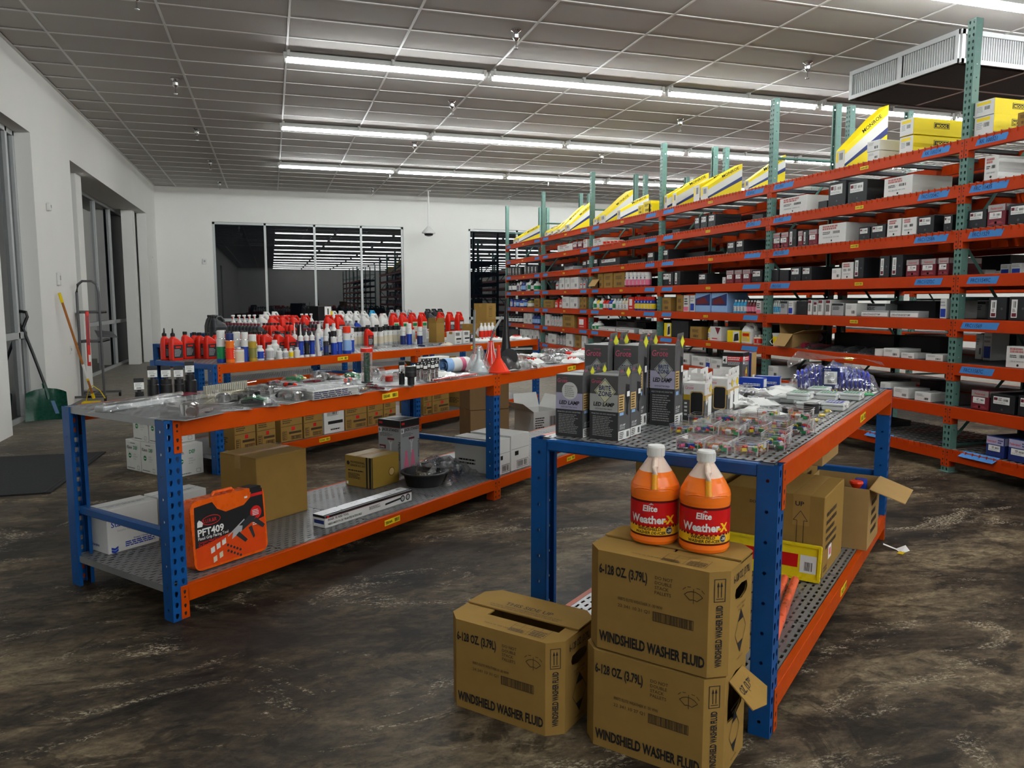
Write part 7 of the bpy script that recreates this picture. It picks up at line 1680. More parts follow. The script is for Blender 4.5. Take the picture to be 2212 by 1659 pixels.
    parts.append(('front_flap', ff.mesh('front_flap')))
    kf = MB(); kf.prism([(-w / 2, -.010), (w / 2, -.010), (w / 2, d / 2 - c), (w / 2 - c, d / 2), (-w / 2 + c, d / 2), (-w / 2, d / 2 - c)], z0 + .006, z1 + .006, m)
    T2 = (V3((-w / 2, -d / 2, z1 + .006)), V3((1, 0, 0)), V3((0, 1, 0)), V3((0, 0, 1)))
    if opened: kf.txt(T2, w / 2, d * .62, 'THIS SIDE UP', .034, D, 1, .012, al='c')
    kf.txt(T2, w / 2, d * .555, 'CAUTION, TIGHTEN CAPS BEFORE PLACING ON SHELF', .012, D, 1, 0, al='c', maxw=.36); kf.txt(T2, w / 2, d * .51, 'PLASTIC BOTTLES, DO NOT CUT DEEPLY INTO BOX', .012, D, 1, 0, al='c', maxw=.36)
    parts.append(('rear_flap', kf.mesh('rear_flap')))
    if opened:
        jc = MB()
        for x in (-.07, .07): jc.lathe([(.03, .20), (.024, .26), (.024, .29)], P_('silver'), 14, (x, -.035)); jc.lathe([(.070, .02), (.070, .16), (.03, .25)], P_('white'), 14, (x, -.045))
        parts.append(('jug_tops', jc.mesh('jug_tops')))
    if torn:
        tf = MB(); P = [(w / 2, -.07, h - .028), (w / 2, .06, h - .03), (w / 2 + .075, .075, h - .085), (w / 2 + .09, .02, h - .115), (w / 2 + .07, -.055, h - .105)]; n = V3((.5, 0, .8)).normalized() * .004
        tf.loft([P, [tuple(V3(p) + n) for p in P]], m, False); ft = (V3(P[0]) + n, V3((0, 1, 0)), (V3(P[4]) - V3(P[0])).normalized() * -1, V3((.55, 0, .8)).normalized())
        tf.txt(ft, .012, -.06, 'OZ. (3.79L)', .036, K, .62, .014, maxw=.11); parts.append(('torn_flap', tf.mesh('torn_flap')))
    return ('washer_fluid_case', 'carton', b.mesh('washer_fluid_case'), parts)
RZE = TANG - math.pi / 2          # facing the near end of the tables
spawn(washer_case('24 241 13 31 Q1', True), (.818, 2.491, 0), RZE + R_(1), 'single washer fluid carton on the floor, left of the stacked pair', )
spawn(washer_case('22 341 10 27 Q1', False, True), (1.187, 2.122, 0), RZE, 'lower washer fluid carton of the stack with a torn side flap')
spawn(washer_case('22 341 10 31 Q1', False), (1.196, 2.118, .329), RZE - R_(1), 'upper washer fluid carton of the stack, carrying two orange jugs')
# --- de-icer jugs
M_fluid = mat('orange_fluid_jug', (.95, .20, .012), .22, var=.03, sss=.35, spec=.45)
M_empty = mat('milky_jug', (.80, .62, .52), .25, var=.03, sss=.3, spec=.45)
M_amber = mat('amber_handle', (.80, .33, .01), .25, var=.05, sss=.3)
M_capw = mat('jug_cap', (.78, .77, .74), .4, var=.02)
M_lred = mat('label_red', (.55, .006, .006), .35, var=.05); M_ldk = mat('label_dark_red', (.09, .004, .004), .35); M_lyel = mat('label_yellow', (.85, .48, .01), .35, var=.04); M_lsil = mat('label_silver', (.55, .56, .58), .3, .3)
def deicer():
    r = .0735; b = MB(); z = .221
    prof = [(.055, 0), (.069, .006), (r, .016), (r * .985, .028), (r * .985, .142), (r * 1.0, .150), (r * 1.0, .170), (r * .965, .182), (.058, .207), (.049, z), (.036, .240), (.0245, .258), (.0225, .266)]
    mats = [M_fluid] * 9 + [M_empty] * 3
    b.lathe(prof, M_fluid, 40, mats=mats)
    hd = MB().tube([(0, -.020, .256), (0, -.036, .250), (0, -.050, .238), (0, -.058, .216)], [.0085, .0095, .0095, .009], M_empty, 10); lo = MB().tube([(0, -.058, .216), (0, -.065, .197), (0, -.070, .174)], [.009, .009, .011], M_amber, 10)
    ridge = MB()
    for s in (-1, 1): ridge.tube([(s * .010, -.0705, .174), (s * .030, -.0665, .177), (s * .050, -.052, .174), (s * .0545, -.047, .171)], .0028, M_fluid, 6)
    cp = MB().lathe([(.0262, .264), (.0262, .291), (.0245, .296)], M_capw, 40); rib = MB()
    for k in range(36):
        a = k * math.pi / 18; rib.X = Matrix.Rotation(a, 4, 'Z'); rib.box(.0258, .0272, -.0010, .0010, .266, .290, M_capw)
    rib.X = None
    R2 = r * .99; l = MB(); H = math.pi * R2
    strip(l, -H * .62, H * .60, .030, .140, M_ldk, .0002, 40); strip(l, -H * .62, H * .585, .062, .1335, M_lred, .0006, 40); strip(l, -H * .62, H * .585, .036, .062, M_lyel, .0006, 40); strip(l, -H * .62, H * .585, .058, .0645, M_ldk, .0008, 20)
    x0 = -.012
    l.txt(FLAT, x0 - .022, .108, 'Elite', .0255, M_paper, 1, .03, .0012, shear=.1); l.poly(FLAT, [(x0 - .004, .128), (x0 + .004, .134), (x0 + .012, .128)], M_lsil, .0013); l.poly(FLAT, [(x0 - .024, .1035), (x0 + .026, .1015), (x0 + .022, .0975), (x0 - .019, .0995)], P_('navy'), .001)
    l.txt(FLAT, x0 - .066, .0715, 'Weather', .033, M_paper, .92, .035, .0012); l.txt(FLAT, x0 + .040, .0705, '-X', .034, M_lyel, 1, .05, .0012)
    l.txt(FLAT, x0 - .044, .0598, 'BUG, SNOW & ICE DETERRENT', .0072, M_lred, 1, .02, .0013); l.txt(FLAT, x0 - .038, .0495, 'WINDSHIELD', .0118, M_ink, 1, .03, .0012, shear=.12); l.txt(FLAT, x0 - .046, .0385, 'WASHER DE-ICER', .0118, M_ink, 1, .03, .0012, shear=.12)
    l.disc(FLAT, x0 + .060, .049, .0115, P_('grey'), .0011, 20); l.disc(FLAT, x0 + .060, .049, .0095, P_('dark'), .0014, 20); l.txt(FLAT, x0 + .060, .045, '-30', .011, M_paper, 1, .03, .0018, al='c')
    wrap_cyl(l, R2)
    return ('washer_fluid_jug', 'jug', b.mesh('washer_fluid_jug'), [('handle', hd.mesh('handle'), [('handle_fill', lo.mesh('handle_fill'))]), ('moulded_ridge', ridge.mesh('moulded_ridge')), ('cap', cp.mesh('cap'), [('cap_ribs', rib.mesh('cap_ribs'))]), ('paper_label', l.mesh('paper_label'))])
KJ = deicer()
spawn(KJ, (1.182, 2.205, .652), R_(-30), 'left jug of orange windshield de-icer on the stacked cartons', None, (1.07,) * 3)
spawn(KJ, (1.292, 2.080, .652), R_(-24), 'right jug of orange windshield de-icer on the stacked cartons', None, (1.07,) * 3)
# --- lamp boxes on the right table
M_lg = mat('lamp_box_grey', (.080, .080, .082), .45, var=.06); M_lk = mat('lamp_box_black', (.038, .038, .040), .45, var=.1); M_lp = mat('lamp_box_lilac', (.40, .38, .52), .45); M_ls = mat('lamp_box_silver', (.40, .41, .39), .4); M_lt = mat('lamp_box_tan', (.52, .34, .13), .45); M_pinkl = mat('pink_script', (.62, .10, .18), .5); M_cream = mat('diamond_cream', (.62, .62, .44), .45); M_lgold = mat('lamp_box_gold', (.42, .28, .02), .4)
def script_logo(b, f, u, v, s, m): b.txt(f, u, v, 'Grote', s, m, .82, .004, .0014, shear=.1); b.dec(f, u + s * 1.05, v + s * .80, u + s * 1.95, v + s * .85, m, .0014)
def diamond(b, f, u, v, r, mcream, txt=True):
    b.poly(f, [(u - r, v), (u, v - r * 1.08), (u + r, v), (u, v + r * 1.08)], mcream, .0012); q = r * .90; b.line(f, [(u - q, v), (u, v - q * 1.08), (u + q, v), (u, v + q * 1.08), (u - q, v)], r * .04, M_ink, .0016)
    if txt: b.txt(f, u, v + r * .06, 'BRITE', r * .56, M_navy, .8, .02, .0018, al='c'); b.txt(f, u, v - r * .42, 'ZONE', r * .56, M_navy, .8, .02, .0018, al='c')
def lamp_box(w, d, h, circle=False, tall=False, pal=M_ls):
    b = MB().box(-w / 2, w / 2, -d / 2, d / 2, 0, h, M_lg, .0025); p = MB(); F = fr(w, d, h, 'F'); R = fr(w, d, h, 'R')
    y0, y1 = (h * .46, h * .68) if tall else (h * .44, h * .705)
    for f, W in ((F, w), (R, d)): p.dec(f, .001, .001, W - .001, y0, M_lk if f is F else M_lg, .0006)
    p.dec(F, .001, y0, w - .001, y1, pal, .0008); p.dec(R, .001, y0, d * .48, y1, M_lt, .0008); p.fine(R, d * .06, y0 + .004, d * .44, y1 - .004, 6, M_ink, 4)
    script_logo(p, F, w * .06, h * (.87 if not tall else .86), .022 if not tall else .036, M_pinkl)
    if circle: p.disc(F, w * .52, h * .74, w * .285, M_wbox, .0012, 24); p.fine(F, w * .34, h * .64, w * .72, h * .83, 6, M_gbox, 3, lift=.0016)
    else: diamond(p, F, w * .54, h * (.755 if not tall else .70), w * .37, M_cream if not tall else M_ls)
    p.txt(F, w * .5, y0 + (y1 - y0) * (.30 if not tall else .38), 'LED LAMP', h * .085 if not tall else .024, M_ink, .95, .03, .0016, al='c', shear=.15, maxw=w * .74); p.txt(F, w * .5, y0 + (y1 - y0) * .10, 'WITH BATTERY PACK', h * .030 if not tall else .009, M_ink, 1, 0, .0016, al='c', maxw=w * .6)
    p.txt(F, w * .5, y0 - h * .05, 'PROJECTEUR LED AVEC UNE BATTERIE', h * .028, M_lsil, .9, 0, .0016, al='c', maxw=w * .84); p.fine(F, w * .12, h * .05, w * .86, y0 - h * .07, 12, mat('grey_print', (.30, .30, .29), .6), 7, .42, lift=.0014)
    # side: lamp picture, LED LAMP, white barcode panel
    p.poly(R, [(d * .60, h * .40), (d * .80, h * .36), (d * .78, h * .52), (d * .92, h * .62), (d * .90, h * .84), (d * .60, h * .86), (d * .58, h * .66), (d * .68, h * .52)], M_navy if False else M_ink, .0012)
    p.txt(R, d * .12, h * .215, 'LED LAMP', h * .045, M_paper, .9, .01, .0014, shear=.15, maxw=d * .5); p.fine(R, d * .12, h * .165, d * .6, h * .205, 2, M_lsil, 3); p.dec(R, .001, .001, d - .001, h * .145, M_paper, .0012); p.bars(R, d * .68, h * .03, d * .9, h * .12, M_ink, 6, lift=.0016); p.fine(R, d * .08, h * .02, d * .5, h * .13, 4, M_ink, 2, lift=.0016); p.dec(R, d * .10, h * .385, d * .42, h * .43, P_('lblue'), .0012); p.dec(R, d * .68, h * .66, d * .9, h * .74, M_paper, .0016)
    t = MB(); th = .035 if not tall else .05
    t.X = Matrix.Translation((w / 2, 0, h)); t.prism([(-d / 2 + .002, 0), (d / 2 - .002, 0), (d / 2 - .004, th), (-d / 2 + .02, th * .92)], -.0025, 0, M_lg, 'x'); t.X = None
    f2 = (V3((w / 2, -d / 2, h)), V3((0, 1, 0)), V3((0, 0, 1)), V3((1, 0, 0))); diamond(t, f2, d * .78, th * .25, .020 if not tall else .026, mat('tag_yellow', (.72, .72, .05), .5), False); t.poly(f2, [(d * .4, th * .45), (d * .52, th * .4), (d * .46, th * .8)], M_ink); t.txt(f2, d * .1, th * .35, 'Grote', .013, M_pinkl, .8)
    return ('lamp_box', 'lamp box', b.mesh('lamp_box'), [('printed_panel', p.mesh('printed_panel')), ('hang_tab', t.mesh('hang_tab'))])
LBS = lamp_box(.122, .098, .244); LBC = lamp_box(.118, .098, .240, True, pal=M_lp); LBT = lamp_box(.112, .090, .338, False, True, M_lp); LBG = lamp_box(.118, .098, .244, pal=M_lgold)
for K, s, t, tl, lab in ((LBC, .150, .818, 1, 'short LED lamp box with round white notice, at the table corner'), (LBS, .166, .676, -2, 'short LED lamp box with cream diamond, nearest the camera'), (LBG, .272, .676, 0, 'short gold-banded LED lamp box right behind the cream diamond one'), (LBC, .262, .822, 0, 'short LED lamp box hidden behind the round notice one'),
                        (LBT, .455, .862, 0, 'leftmost of the three tall LED lamp boxes'), (LBT, .490, .742, 0, 'middle of the three tall LED lamp boxes'), (LBT, .590, .622, 0, 'rightmost of the three tall LED lamp boxes'), (LBT, .556, .862, 0, 'tall LED lamp box hidden behind the leftmost tall one'), (LBT, .592, .742, 0, 'tall LED lamp box hidden behind the middle tall one')):
    spawn(K, TL(TB_R, s, t, TOPZ + .0012), RZE + R_(tl), lab, 'LED lamp boxes')
M_lw = mat('lamp_box_white', (.66, .64, .62), .45)
def work_box(w=.098, d=.098, h=.165):
    b = MB().box(-w / 2, w / 2, -d / 2, d / 2, 0, h, M_lw, .003); p = MB(); F = fr(w, d, h, 'F'); R = fr(w, d, h, 'R')
    for f, W in ((F, w), (R, d)): p.dec(f, .001, .001, W - .001, h * .54, M_lg, .0006); p.dec(f, .001, h * .54, W - .001, h * .68, M_lgold if f is F else M_lt, .0006)
    rr = [(q[0] + w * .62, q[1] + h * .45) for q in [(p_[0], p_[1]) for p_ in rrect(w * .62, h * .66, 0, .2, 4)]]; p.poly(F, rr, M_lt, .0009); rr = [(q[0] + w * .62, q[1] + h * .45) for q in [(p_[0], p_[1]) for p_ in rrect(w * .54, h * .60, 0, .2, 4)]]; p.poly(F, rr, M_ink, .0013)
    script_logo(p, F, w * .08, h * .83, .019, M_pinkl); script_logo(p, R, d * .15, h * .83, .013, M_pinkl); p.fine(F, w * .06, h * .1, w * .24, h * .5, 4, M_paper, 3); p.dec(R, d * .42, h * .12, d * .95, h * .62, M_paper, .001); p.bars(R, d * .5, h * .02, d * .9, h * .10, M_paper, 6); diamond(p, R, d * .2, h * .5, .016, M_paper, False)
    t = MB(); t.prism([(-d / 2, h), (d / 2, h), (d / 2 - .004, h + .045), (-d / 2 + .01, h + .038)], w / 2 - .002, w / 2, M_lw, 'x'); t.prism([(-w / 2, h), (w * .1, h), (w * .1, h + .034), (-w / 2, h + .034)], d / 2 - .002, d / 2, M_lw, 'y')
    f2 = (V3((w / 2, -d / 2, h)), V3((0, 1, 0)), V3((0, 0, 1)), V3((1, 0, 0))); t.poly(f2, [(d * .5, .014), (d * .62, .014), (d * .56, .03)], M_ink); diamond(t, f2, d * .75, -.028, .02, P_('yellow'), False); t.txt(f2, d * .1, .01, 'Grote', .014, M_pinkl, .8)
    return ('work_light_box', 'lamp box', b.mesh('work_light_box'), [('printed_panel', p.mesh('printed_panel')), ('hang_tab', t.mesh('hang_tab'))])
WB_ = work_box()
for i, (s, t, lab) in enumerate(((.80, .560, 'small windowed work light box in front of its group'), (.79, .672, 'small windowed work light box half hidden behind the tall lamp box'), (1.06, .545, 'small work light box at the right of its group'), (1.04, .665, 'small work light box in the rear row, middle'), (1.02, .785, 'small work light box in the rear row, left'), (1.18, .560, 'rearmost small work light box at the right'), (.92, .672, 'small work light box between the front and rear rows'))):
    spawn(WB_, TL(TB_R, s, t, TOPZ + .0012), RZE + R_(-4 if i % 2 else 3), lab, 'work light boxes')
def jack_box():
    w, d, h = .128, .128, .205; b = MB().box(-w / 2, w / 2, -d / 2, d / 2, 0, h, M_lg, .0025); p = MB()
    for sd, W in (('F', w), ('R', d)):
        f = fr(w, d, h, sd); p.dec(f, .001, h * .88, W - .001, h - .001, M_ink, .0006); p.dec(f, W * .24, h * .74, W - .001, h * .88, M_red, .0008); p.dec(f, W * .02, h * .66, W * .24, h * .88, M_paper, .0008); p.txt(f, W * .05, h * .70, '4', .034, M_ink, .9, .03); p.fine(f, W * .28, h * .76, W * .9, h * .87, 2, M_paper, 3); p.fine(f, W * .28, h * .62, W * .9, h * .73, 3, M_lsil, 3)
        p.prism and p.poly(f, [(W * .42, h * .06), (W * .70, h * .06), (W * .72, h * .24), (W * .64, h * .28), (W * .64, h * .46), (W * .58, h * .50), (W * .58, h * .56), (W * .50, h * .56), (W * .50, h * .50), (W * .42, h * .46)], P_('yellow'), .001); p.dec(f, W * .46, h * .26, W * .60, h * .36, M_red, .0014); p.dec(f, W * .02, h * .38, W * .22, h * .45, M_maroon, .0008)
    return ('bottle_jack_box', 'box', b.mesh('bottle_jack_box'), [('printed_panel', p.mesh('printed_panel'))])
spawn(jack_box(), TL(TB_R, 2.26, .845, TOPZ + .0012), RZE, 'dark grey box with yellow bottle jacks and a number four')
def blue_side_box(w, d, h):
    b = MB().box(-w / 2, w / 2, -d / 2, d / 2, 0, h, M_navy, .003); p = MB(); F = fr(w, d, h, 'F'); p.dec(F, w * .3, h * .2, w * .85, h * .8, P_('lblue')); p.fine(F, w * .35, h * .25, w * .8, h * .75, 5, M_navy); R = fr(w, d, h, 'R'); p.dec(R, .001, .001, d - .001, h - .001, M_card2, .0006); p.dec(R, d * .3, h * .05, d * .7, h * .25, M_paper, .001)
    return ('parts_box', 'box', b.mesh('parts_box'), [('printed_panel', p.mesh('printed_panel'))])
spawn(blue_side_box(.12, .11, .19), TL(TB_R, 2.50, .862, TOPZ + .0012), RZE, 'dark blue box with tan side, behind the two small blue boxes')
def tilt_box(w, d, h):
    b = MB().box(-w / 2, w / 2, -d / 2, d / 2, 0, h, P_('aqua' if False else 'blue'), .003); p = MB(); F = fr(w, d, h, 'F'); R = fr(w, d, h, 'R'); p.dec(R, d * .1, h * .1, d * .9, h * .9, M_paper); p.fine(F, w * .2, h * .2, w * .9, h * .5, 2, M_paper); p.dec(fr(w, d, h, 'T'), w * .1, d * .2, w * .9, d * .6, M_wbox)
    return ('parts_box', 'box', b.mesh('parts_box'), [('printed_panel', p.mesh('printed_panel'))])
KT = tilt_box(.15, .075, .06)
for s, t, tl, lab in ((2.18, .715, 0, 'left small blue box lying beside the bottle jack box'), (2.33, .665, 8, 'right small blue box lying beside the bottle jack box')):
    spawn(KT, TL(TB_R, s, t, TOPZ + .0012), RZE + R_(tl), lab, 'small blue boxes')
# coiled hose in a bag
root = tag(obj('bagged_hose', None, None, TL(TB_R, 2.33, .29, TOPZ + .0012), RZE + R_(12)), 'clear bag with a coiled blue air hose at the far end', 'air hose')
b = MB(); P = []
for k in range(0, 17 * 12 + 1):
    u = k / (17 * 12.); a = k * math.pi / 6; rr = .062 * (1 - .25 * abs(2 * u - 1) ** 3); P.append((-.20 + .40 * u, .055 * math.cos(a) - .01, .068 + rr * math.sin(a) - .012 * abs(2 * u - 1)))
b.tube(P, .0075, mat('blue_hose', (.035, .05, .40), .3, var=.1), 6); obj('hose_coil', b, root)
obj('spring_guard', MB().tube([(.05 + .16 * k / 30, -.085 - .01 * math.sin(k * .3), .012 + .006 * math.sin(k * 2.)) for k in range(31)], .006, M_chrome, 6), root)
b = MB(); b.X = Matrix.Rotation(R_(8), 4, 'X'); b.box(-.06, .03, -.088, -.086, .03, .15, P_('navy'), .0005); f = (V3((-.06, -.088, .03)), V3((1, 0, 0)), V3((0, 0, 1)), V3((0, -1, 0))); b.dec(f, .012, .022, .08, .098, M_paper); b.bars(f, .03, .03, .065, .05, M_ink, 8); b.fine(f, .016, .055, .076, .092, 4, M_gbox); b.txt(f, .01, .104, 'Grote', .015, M_paper); b.X = None
obj('header_card', b, root)
b = pillow(.50, .30, .175, 3, M_bag, 14); top = MB(); 
top.add([(-.25, -.02, .12), (-.26, .06, .15), (-.20, .05, .22), (-.16, -.01, .17), (-.10, .03, .175), (.02, .05, .19), (.15, .03, .185), (.26, .06, .165), (.27, -.02, .15)], [(0, 1, 2, 3), (3, 2, 4), (4, 2, 5), (5, 6, 4), (6, 7, 8)], M_bag, True)
obj('plastic_bag', b, root); obj('bag_top', top, root)
# ================================================================ goods on the lower shelves
LZ = LOWZ + .0015
def face_box(w, d, h, m, name='shipping_carton', cat='carton'):
    return MB().box(-w / 2, w / 2, -d / 2, d / 2, 0, h, m, .003), MB(), fr(w, d, h, 'F'), fr(w, d, h, 'L'), fr(w, d, h, 'R')
def at(tb, s0, s1, t0, t1, z=LZ): return TL(tb, (s0 + s1) / 2, (t0 + t1) / 2, z)
def starplex():
    w, d, h = .275, .16, .23; b, p, F, L, R = face_box(w, d, h, M_wbox); B = P_('blue')
    p.txt(F, .02, .135, 'Starplex', .040, B, 1, .012); p.txt(F, .05, .108, 'Starplex HD 1', .016, M_gbox, .9, 0); p.txt(F, w - .012, .052, 'Grease / Grasa / Graisse', .013, B, 1, .01, al='r'); p.fine(F, .09, .018, .262, .048, 3, B, 3, .6)
    for k in (0, 1): p.poly(F, [(.016, .034 - .014 * k), (.034, .026 - .014 * k), (.052, .034 - .014 * k), (.052, .022 - .014 * k), (.034, .014 - .014 * k), (.016, .022 - .014 * k)][::-1], B)
    for u in (.022, .03): p.dec(F, u, .185, u + .003, .205, B); p.poly(F, [(u - .003, .203), (u + .006, .203), (u + .0015, .212)], B)
    p.txt(L, .01, .03, 'Starplex', .022, B, 1, .01); p.fine(fr(w, d, h, 'T'), .03, .04, .24, .07, 2, M_gbox)
    return ('grease_carton', 'carton', b.mesh('grease_carton'), [('printed_panel', p.mesh('printed_panel')), ('lid_seam', MB().box(-w / 2 - .0008, w / 2 + .0008, -.001, .001, h, h + .0012, M_gbox).mesh('lid_seam'))])
KS2 = starplex()
spawn(KS2, at(TB_L, .095, .37, .69, .85), TANG, 'left white and blue grease carton under the tool table'); spawn(KS2, at(TB_L, .39, .665, .69, .85), TANG, 'right white and blue grease carton under the tool table')
spawn(carton(.37, .33, .385, 'plain', 3, M_card), at(TB_L, .86, 1.23, .50, .83), TANG, 'large plain brown carton under the tool table')
# orange tool case with printed sleeve
M_oc = mat('orange_case', (.72, .10, .006), .28, var=.05)
root = tag(obj('tool_case', None, None, at(TB_L, .168, .592, .075, .165, LZ + .004), TANG, rot=(R_(-4), 0, TANG)), 'orange and black flaring tool case standing on the lower shelf', 'tool case')
w, d, h = .42, .085, .335; b = MB(); b.loft([[(x, -d / 2, z) for x, z, _ in [(q[0], q[1] + h / 2, 0) for q in rrect(w, h, 0, .12, 5)]], [(x, d / 2, z) for x, z, _ in [(q[0], q[1] + h / 2, 0) for q in rrect(w, h, 0, .12, 5)]]][::-1], M_oc, True); obj('case_shell', b, root)
p = MB(); F = (V3((-w / 2, -d / 2, 0)), V3((1, 0, 0)), V3((0, 0, 1)), V3((0, -1, 0)))
p.poly(F, [(.012, .012), (w - .012, .012), (w - .010, .175), (.010, .110)], mat('sleeve_orange_red', (.60, .055, .006), .35), .0012); p.poly(F, [(.010, .110), (w - .010, .175), (w - .010, h - .012), (w * .82, h - .008), (w * .80, h - .045), (w * .70, h - .075), (w * .45, h - .085), (w * .34, h - .06), (w * .28, h - .022), (.02, h - .03)], M_ink, .0012)
p.dec(F, w * .80, h - .045, w - .012, h - .03, M_red, .0016); p.disc(F, w * .86, h * .62, .034, M_red, .0016, 24); p.fine(F, w * .81, h * .575, w * .91, h * .67, 4, M_paper, 3, lift=.002)
p.disc(F, .105, h * .685, .052, M_red, .0014, 24, .023); p.disc(F, .105, h * .685, .049, M_ink, .0018, 24, .020); p.txt(F, .06, h * .66, 'S.U.R.&R', .024, M_red, .85, .01, .0022); p.poly(F, [(.028, h * .62), (.055, h * .62), (.06, h * .67), (.05, h * .70), (.04, h * .72), (.03, h * .69)], M_paper, .002)
p.txt(F, .028, h * .49, 'PFT409', .047, M_paper, 1, .03, .002, maxw=.16); p.txt(F, .028, h * .435, 'Pistol Grip Flaring Tool', .020, M_paper, .9, .01, .002, maxw=.165); p.txt(F, .028, h * .385, 'Compact Head Dry Design', .015, M_red, .9, .01, .002, maxw=.15); p.txt(F, .028, h * .345, 'For Easy On The Car Use', .015, M_red, .9, .01, .002, maxw=.15); p.fine(F, w * .80, h * .43, w * .95, h * .48, 2, M_paper, lift=.002)
p.line(F, [(.19, h * .38), (.29, h * .56)], .006, M_lsil, .0016); p.poly(F, [(.21, h * .32), (.27, h * .40), (.285, h * .47), (.255, h * .49), (.22, h * .42)], M_lsil, .0018); p.poly(F, [(.27, h * .40), (.34, h * .50), (.36, h * .56), (.32, h * .60), (.28, h * .52)], P_('dark'), .002)
p.poly(F, [(.335, h * .50), (.395, h * .36), (.41, h * .40), (.36, h * .54)][::-1], P_('dark'), .0022); p.poly(F, [(.235, h * .36), (.285, h * .22), (.30, h * .25), (.255, h * .40)], P_('dark'), .0022); p.poly(F, [(.31, h * .42), (.335, h * .24), (.345, h * .27), (.33, h * .44)], P_('dark'), .0022)
for k in range(3): p.poly(F, [(.09 + .032 * k, h * .20 + .012 * k), (.112 + .032 * k, h * .22 + .012 * k), (.112 + .032 * k, h * .30 + .012 * k), (.09 + .032 * k, h * .28 + .012 * k)], M_wbox, .0018)
for k in range(2): p.poly(F, [(.10 + .034 * k, h * .06 + .012 * k), (.12 + .034 * k, h * .08 + .012 * k), (.12 + .034 * k, h * .16 + .012 * k), (.10 + .034 * k, h * .14 + .012 * k)], P_('cream'), .0018)
for k in range(10): p.disc(F, .185 + .017 * (k // 2), h * .20 - .028 * (k % 2) - .010 * (k // 2) + .018, .007, P_('dark'), .002, 8)
p.fine(F, .30, h - .05, .32, h - .03, 1, M_paper)
obj('printed_sleeve', p, root); obj('handle', MB().tube([(-.06, 0, h - .002), (-.05, 0, h + .012), (.05, 0, h + .012), (.06, 0, h - .002)], .009, M_oc, 8), root); obj('sleeve_band', MB().box(w * .30, w * .46, -d / 2 - .001, d / 2 + .001, h - .02, h + .001, M_ink), root); obj('case_foot', MB().box(-w * .42, w * .42, -d * .42, d * .42, -.001, .006, M_black), root)
# kit carton, jack stand box, long tool box
def ac_kit():
    w, d, h = .28, .25, .215; b, p, F, L, R = face_box(w, d, h, mat('gold_carton', (.30, .185, .03), .5, var=.05)); K = M_ink
    for f, W in ((L, d),): p.txt(f, .055, .165, 'PROFESSIONAL', .020, K, 1, .012); p.txt(f, .055, .142, 'GRADE A/C KIT', .020, K, 1, .012); p.disc(f, .032, .162, .014, K); p.fine(f, .03, .105, .18, .12, 1, K); p.fine(f, .03, .055, .15, .095, 5, K); p.dec(f, .012, .012, .03, .032, M_paper); p.dec(f, W - .05, .001, W - .035, h, K); p.dec(f, W - .022, .001, W - .001, h, K)
    p.dec(F, .004, .001, .012, h, K); p.disc(F, .2, .09, .03, K); p.disc(F, .2, .09, .026, M_lt, .0014)
    return ('ac_kit_carton', 'carton', b.mesh('ac_kit_carton'), [('printed_panel', p.mesh('printed_panel')), ('packing_tape', MB().box(-w / 2, w / 2, -.025, .025, h, h + .0008, M_pktape).mesh('packing_tape'))])
spawn(ac_kit(), at(TB_L, 1.82, 2.10, .53, .78), TANG, 'gold brown kit carton with black stripes on the lower shelf')
def jackstands():
    w, d, h = .21, .22, .41; b, p, F, L, R = face_box(w, d, h, M_gbox); K = M_ink
    for f, W in ((F, w), (L, d)):
        p.dec(f, .001, h * .88, W - .001, h - .001, K, .0006); p.dec(f, .001, h * .865, W - .001, h * .88, M_maroon, .0006); p.dec(f, .012, h * .92, .045, h * .96, M_red, .001)
        p.dec(f, .006, h * .765, .036, h * .855, M_paper, .0008); p.txt(f, .010, h * .785, '6', .036, K, .9, .03); p.txt(f, .04, h * .80, 'JACK STANDS', .028, K, .9, .022, maxw=W * .78, shear=.12); p.fine(f, .02, h * .70, W * .7, h * .77, 3, K, 2, .3); p.dec(f, W * .42, h * .64, W * .72, h * .675, M_maroon, .001)
        p.txt(f, W * .90, h * .62, 'Performance', .03, K, .9, .01, rot=R_(-90), maxw=h * .52)
        p.poly(f, [(W * .52, h * .40), (W * .60, h * .40), (W * .60, h * .56), (W * .66, h * .62), (W * .62, h * .63), (W * .56, h * .59), (W * .50, h * .63), (W * .46, h * .62), (W * .52, h * .56)], M_lsil, .001)
    p.dec(L, .012, h * .47, .075, h * .54, M_maroon, .001); p.txt(L, .016, h * .485, '12,000 lb', .016, M_paper, .8, .02, .0016, maxw=.055)
    for x in (.28, .62): p.poly(F, [(w * (x - .16), h * .06), (w * (x - .10), h * .06), (w * x, h * .2), (w * (x + .10), h * .06), (w * (x + .16), h * .06), (w * (x + .05), h * .40), (w * (x + .07), h * .44), (w * (x - .07), h * .44), (w * (x - .05), h * .40)], P_('pink'), .001)
    p.poly(fr(w, d, h, 'T'), [(.02, .02), (w - .02, .02), (w * .7, d * .6), (w * .2, d - .02)], M_ink)
    return ('jack_stand_box', 'box', b.mesh('jack_stand_box'), [('printed_panel', p.mesh('printed_panel'))])
spawn(jackstands(), at(TB_L, 2.22, 2.43, .62, .84), TANG, 'tall grey jack stands box behind the gold brown carton')
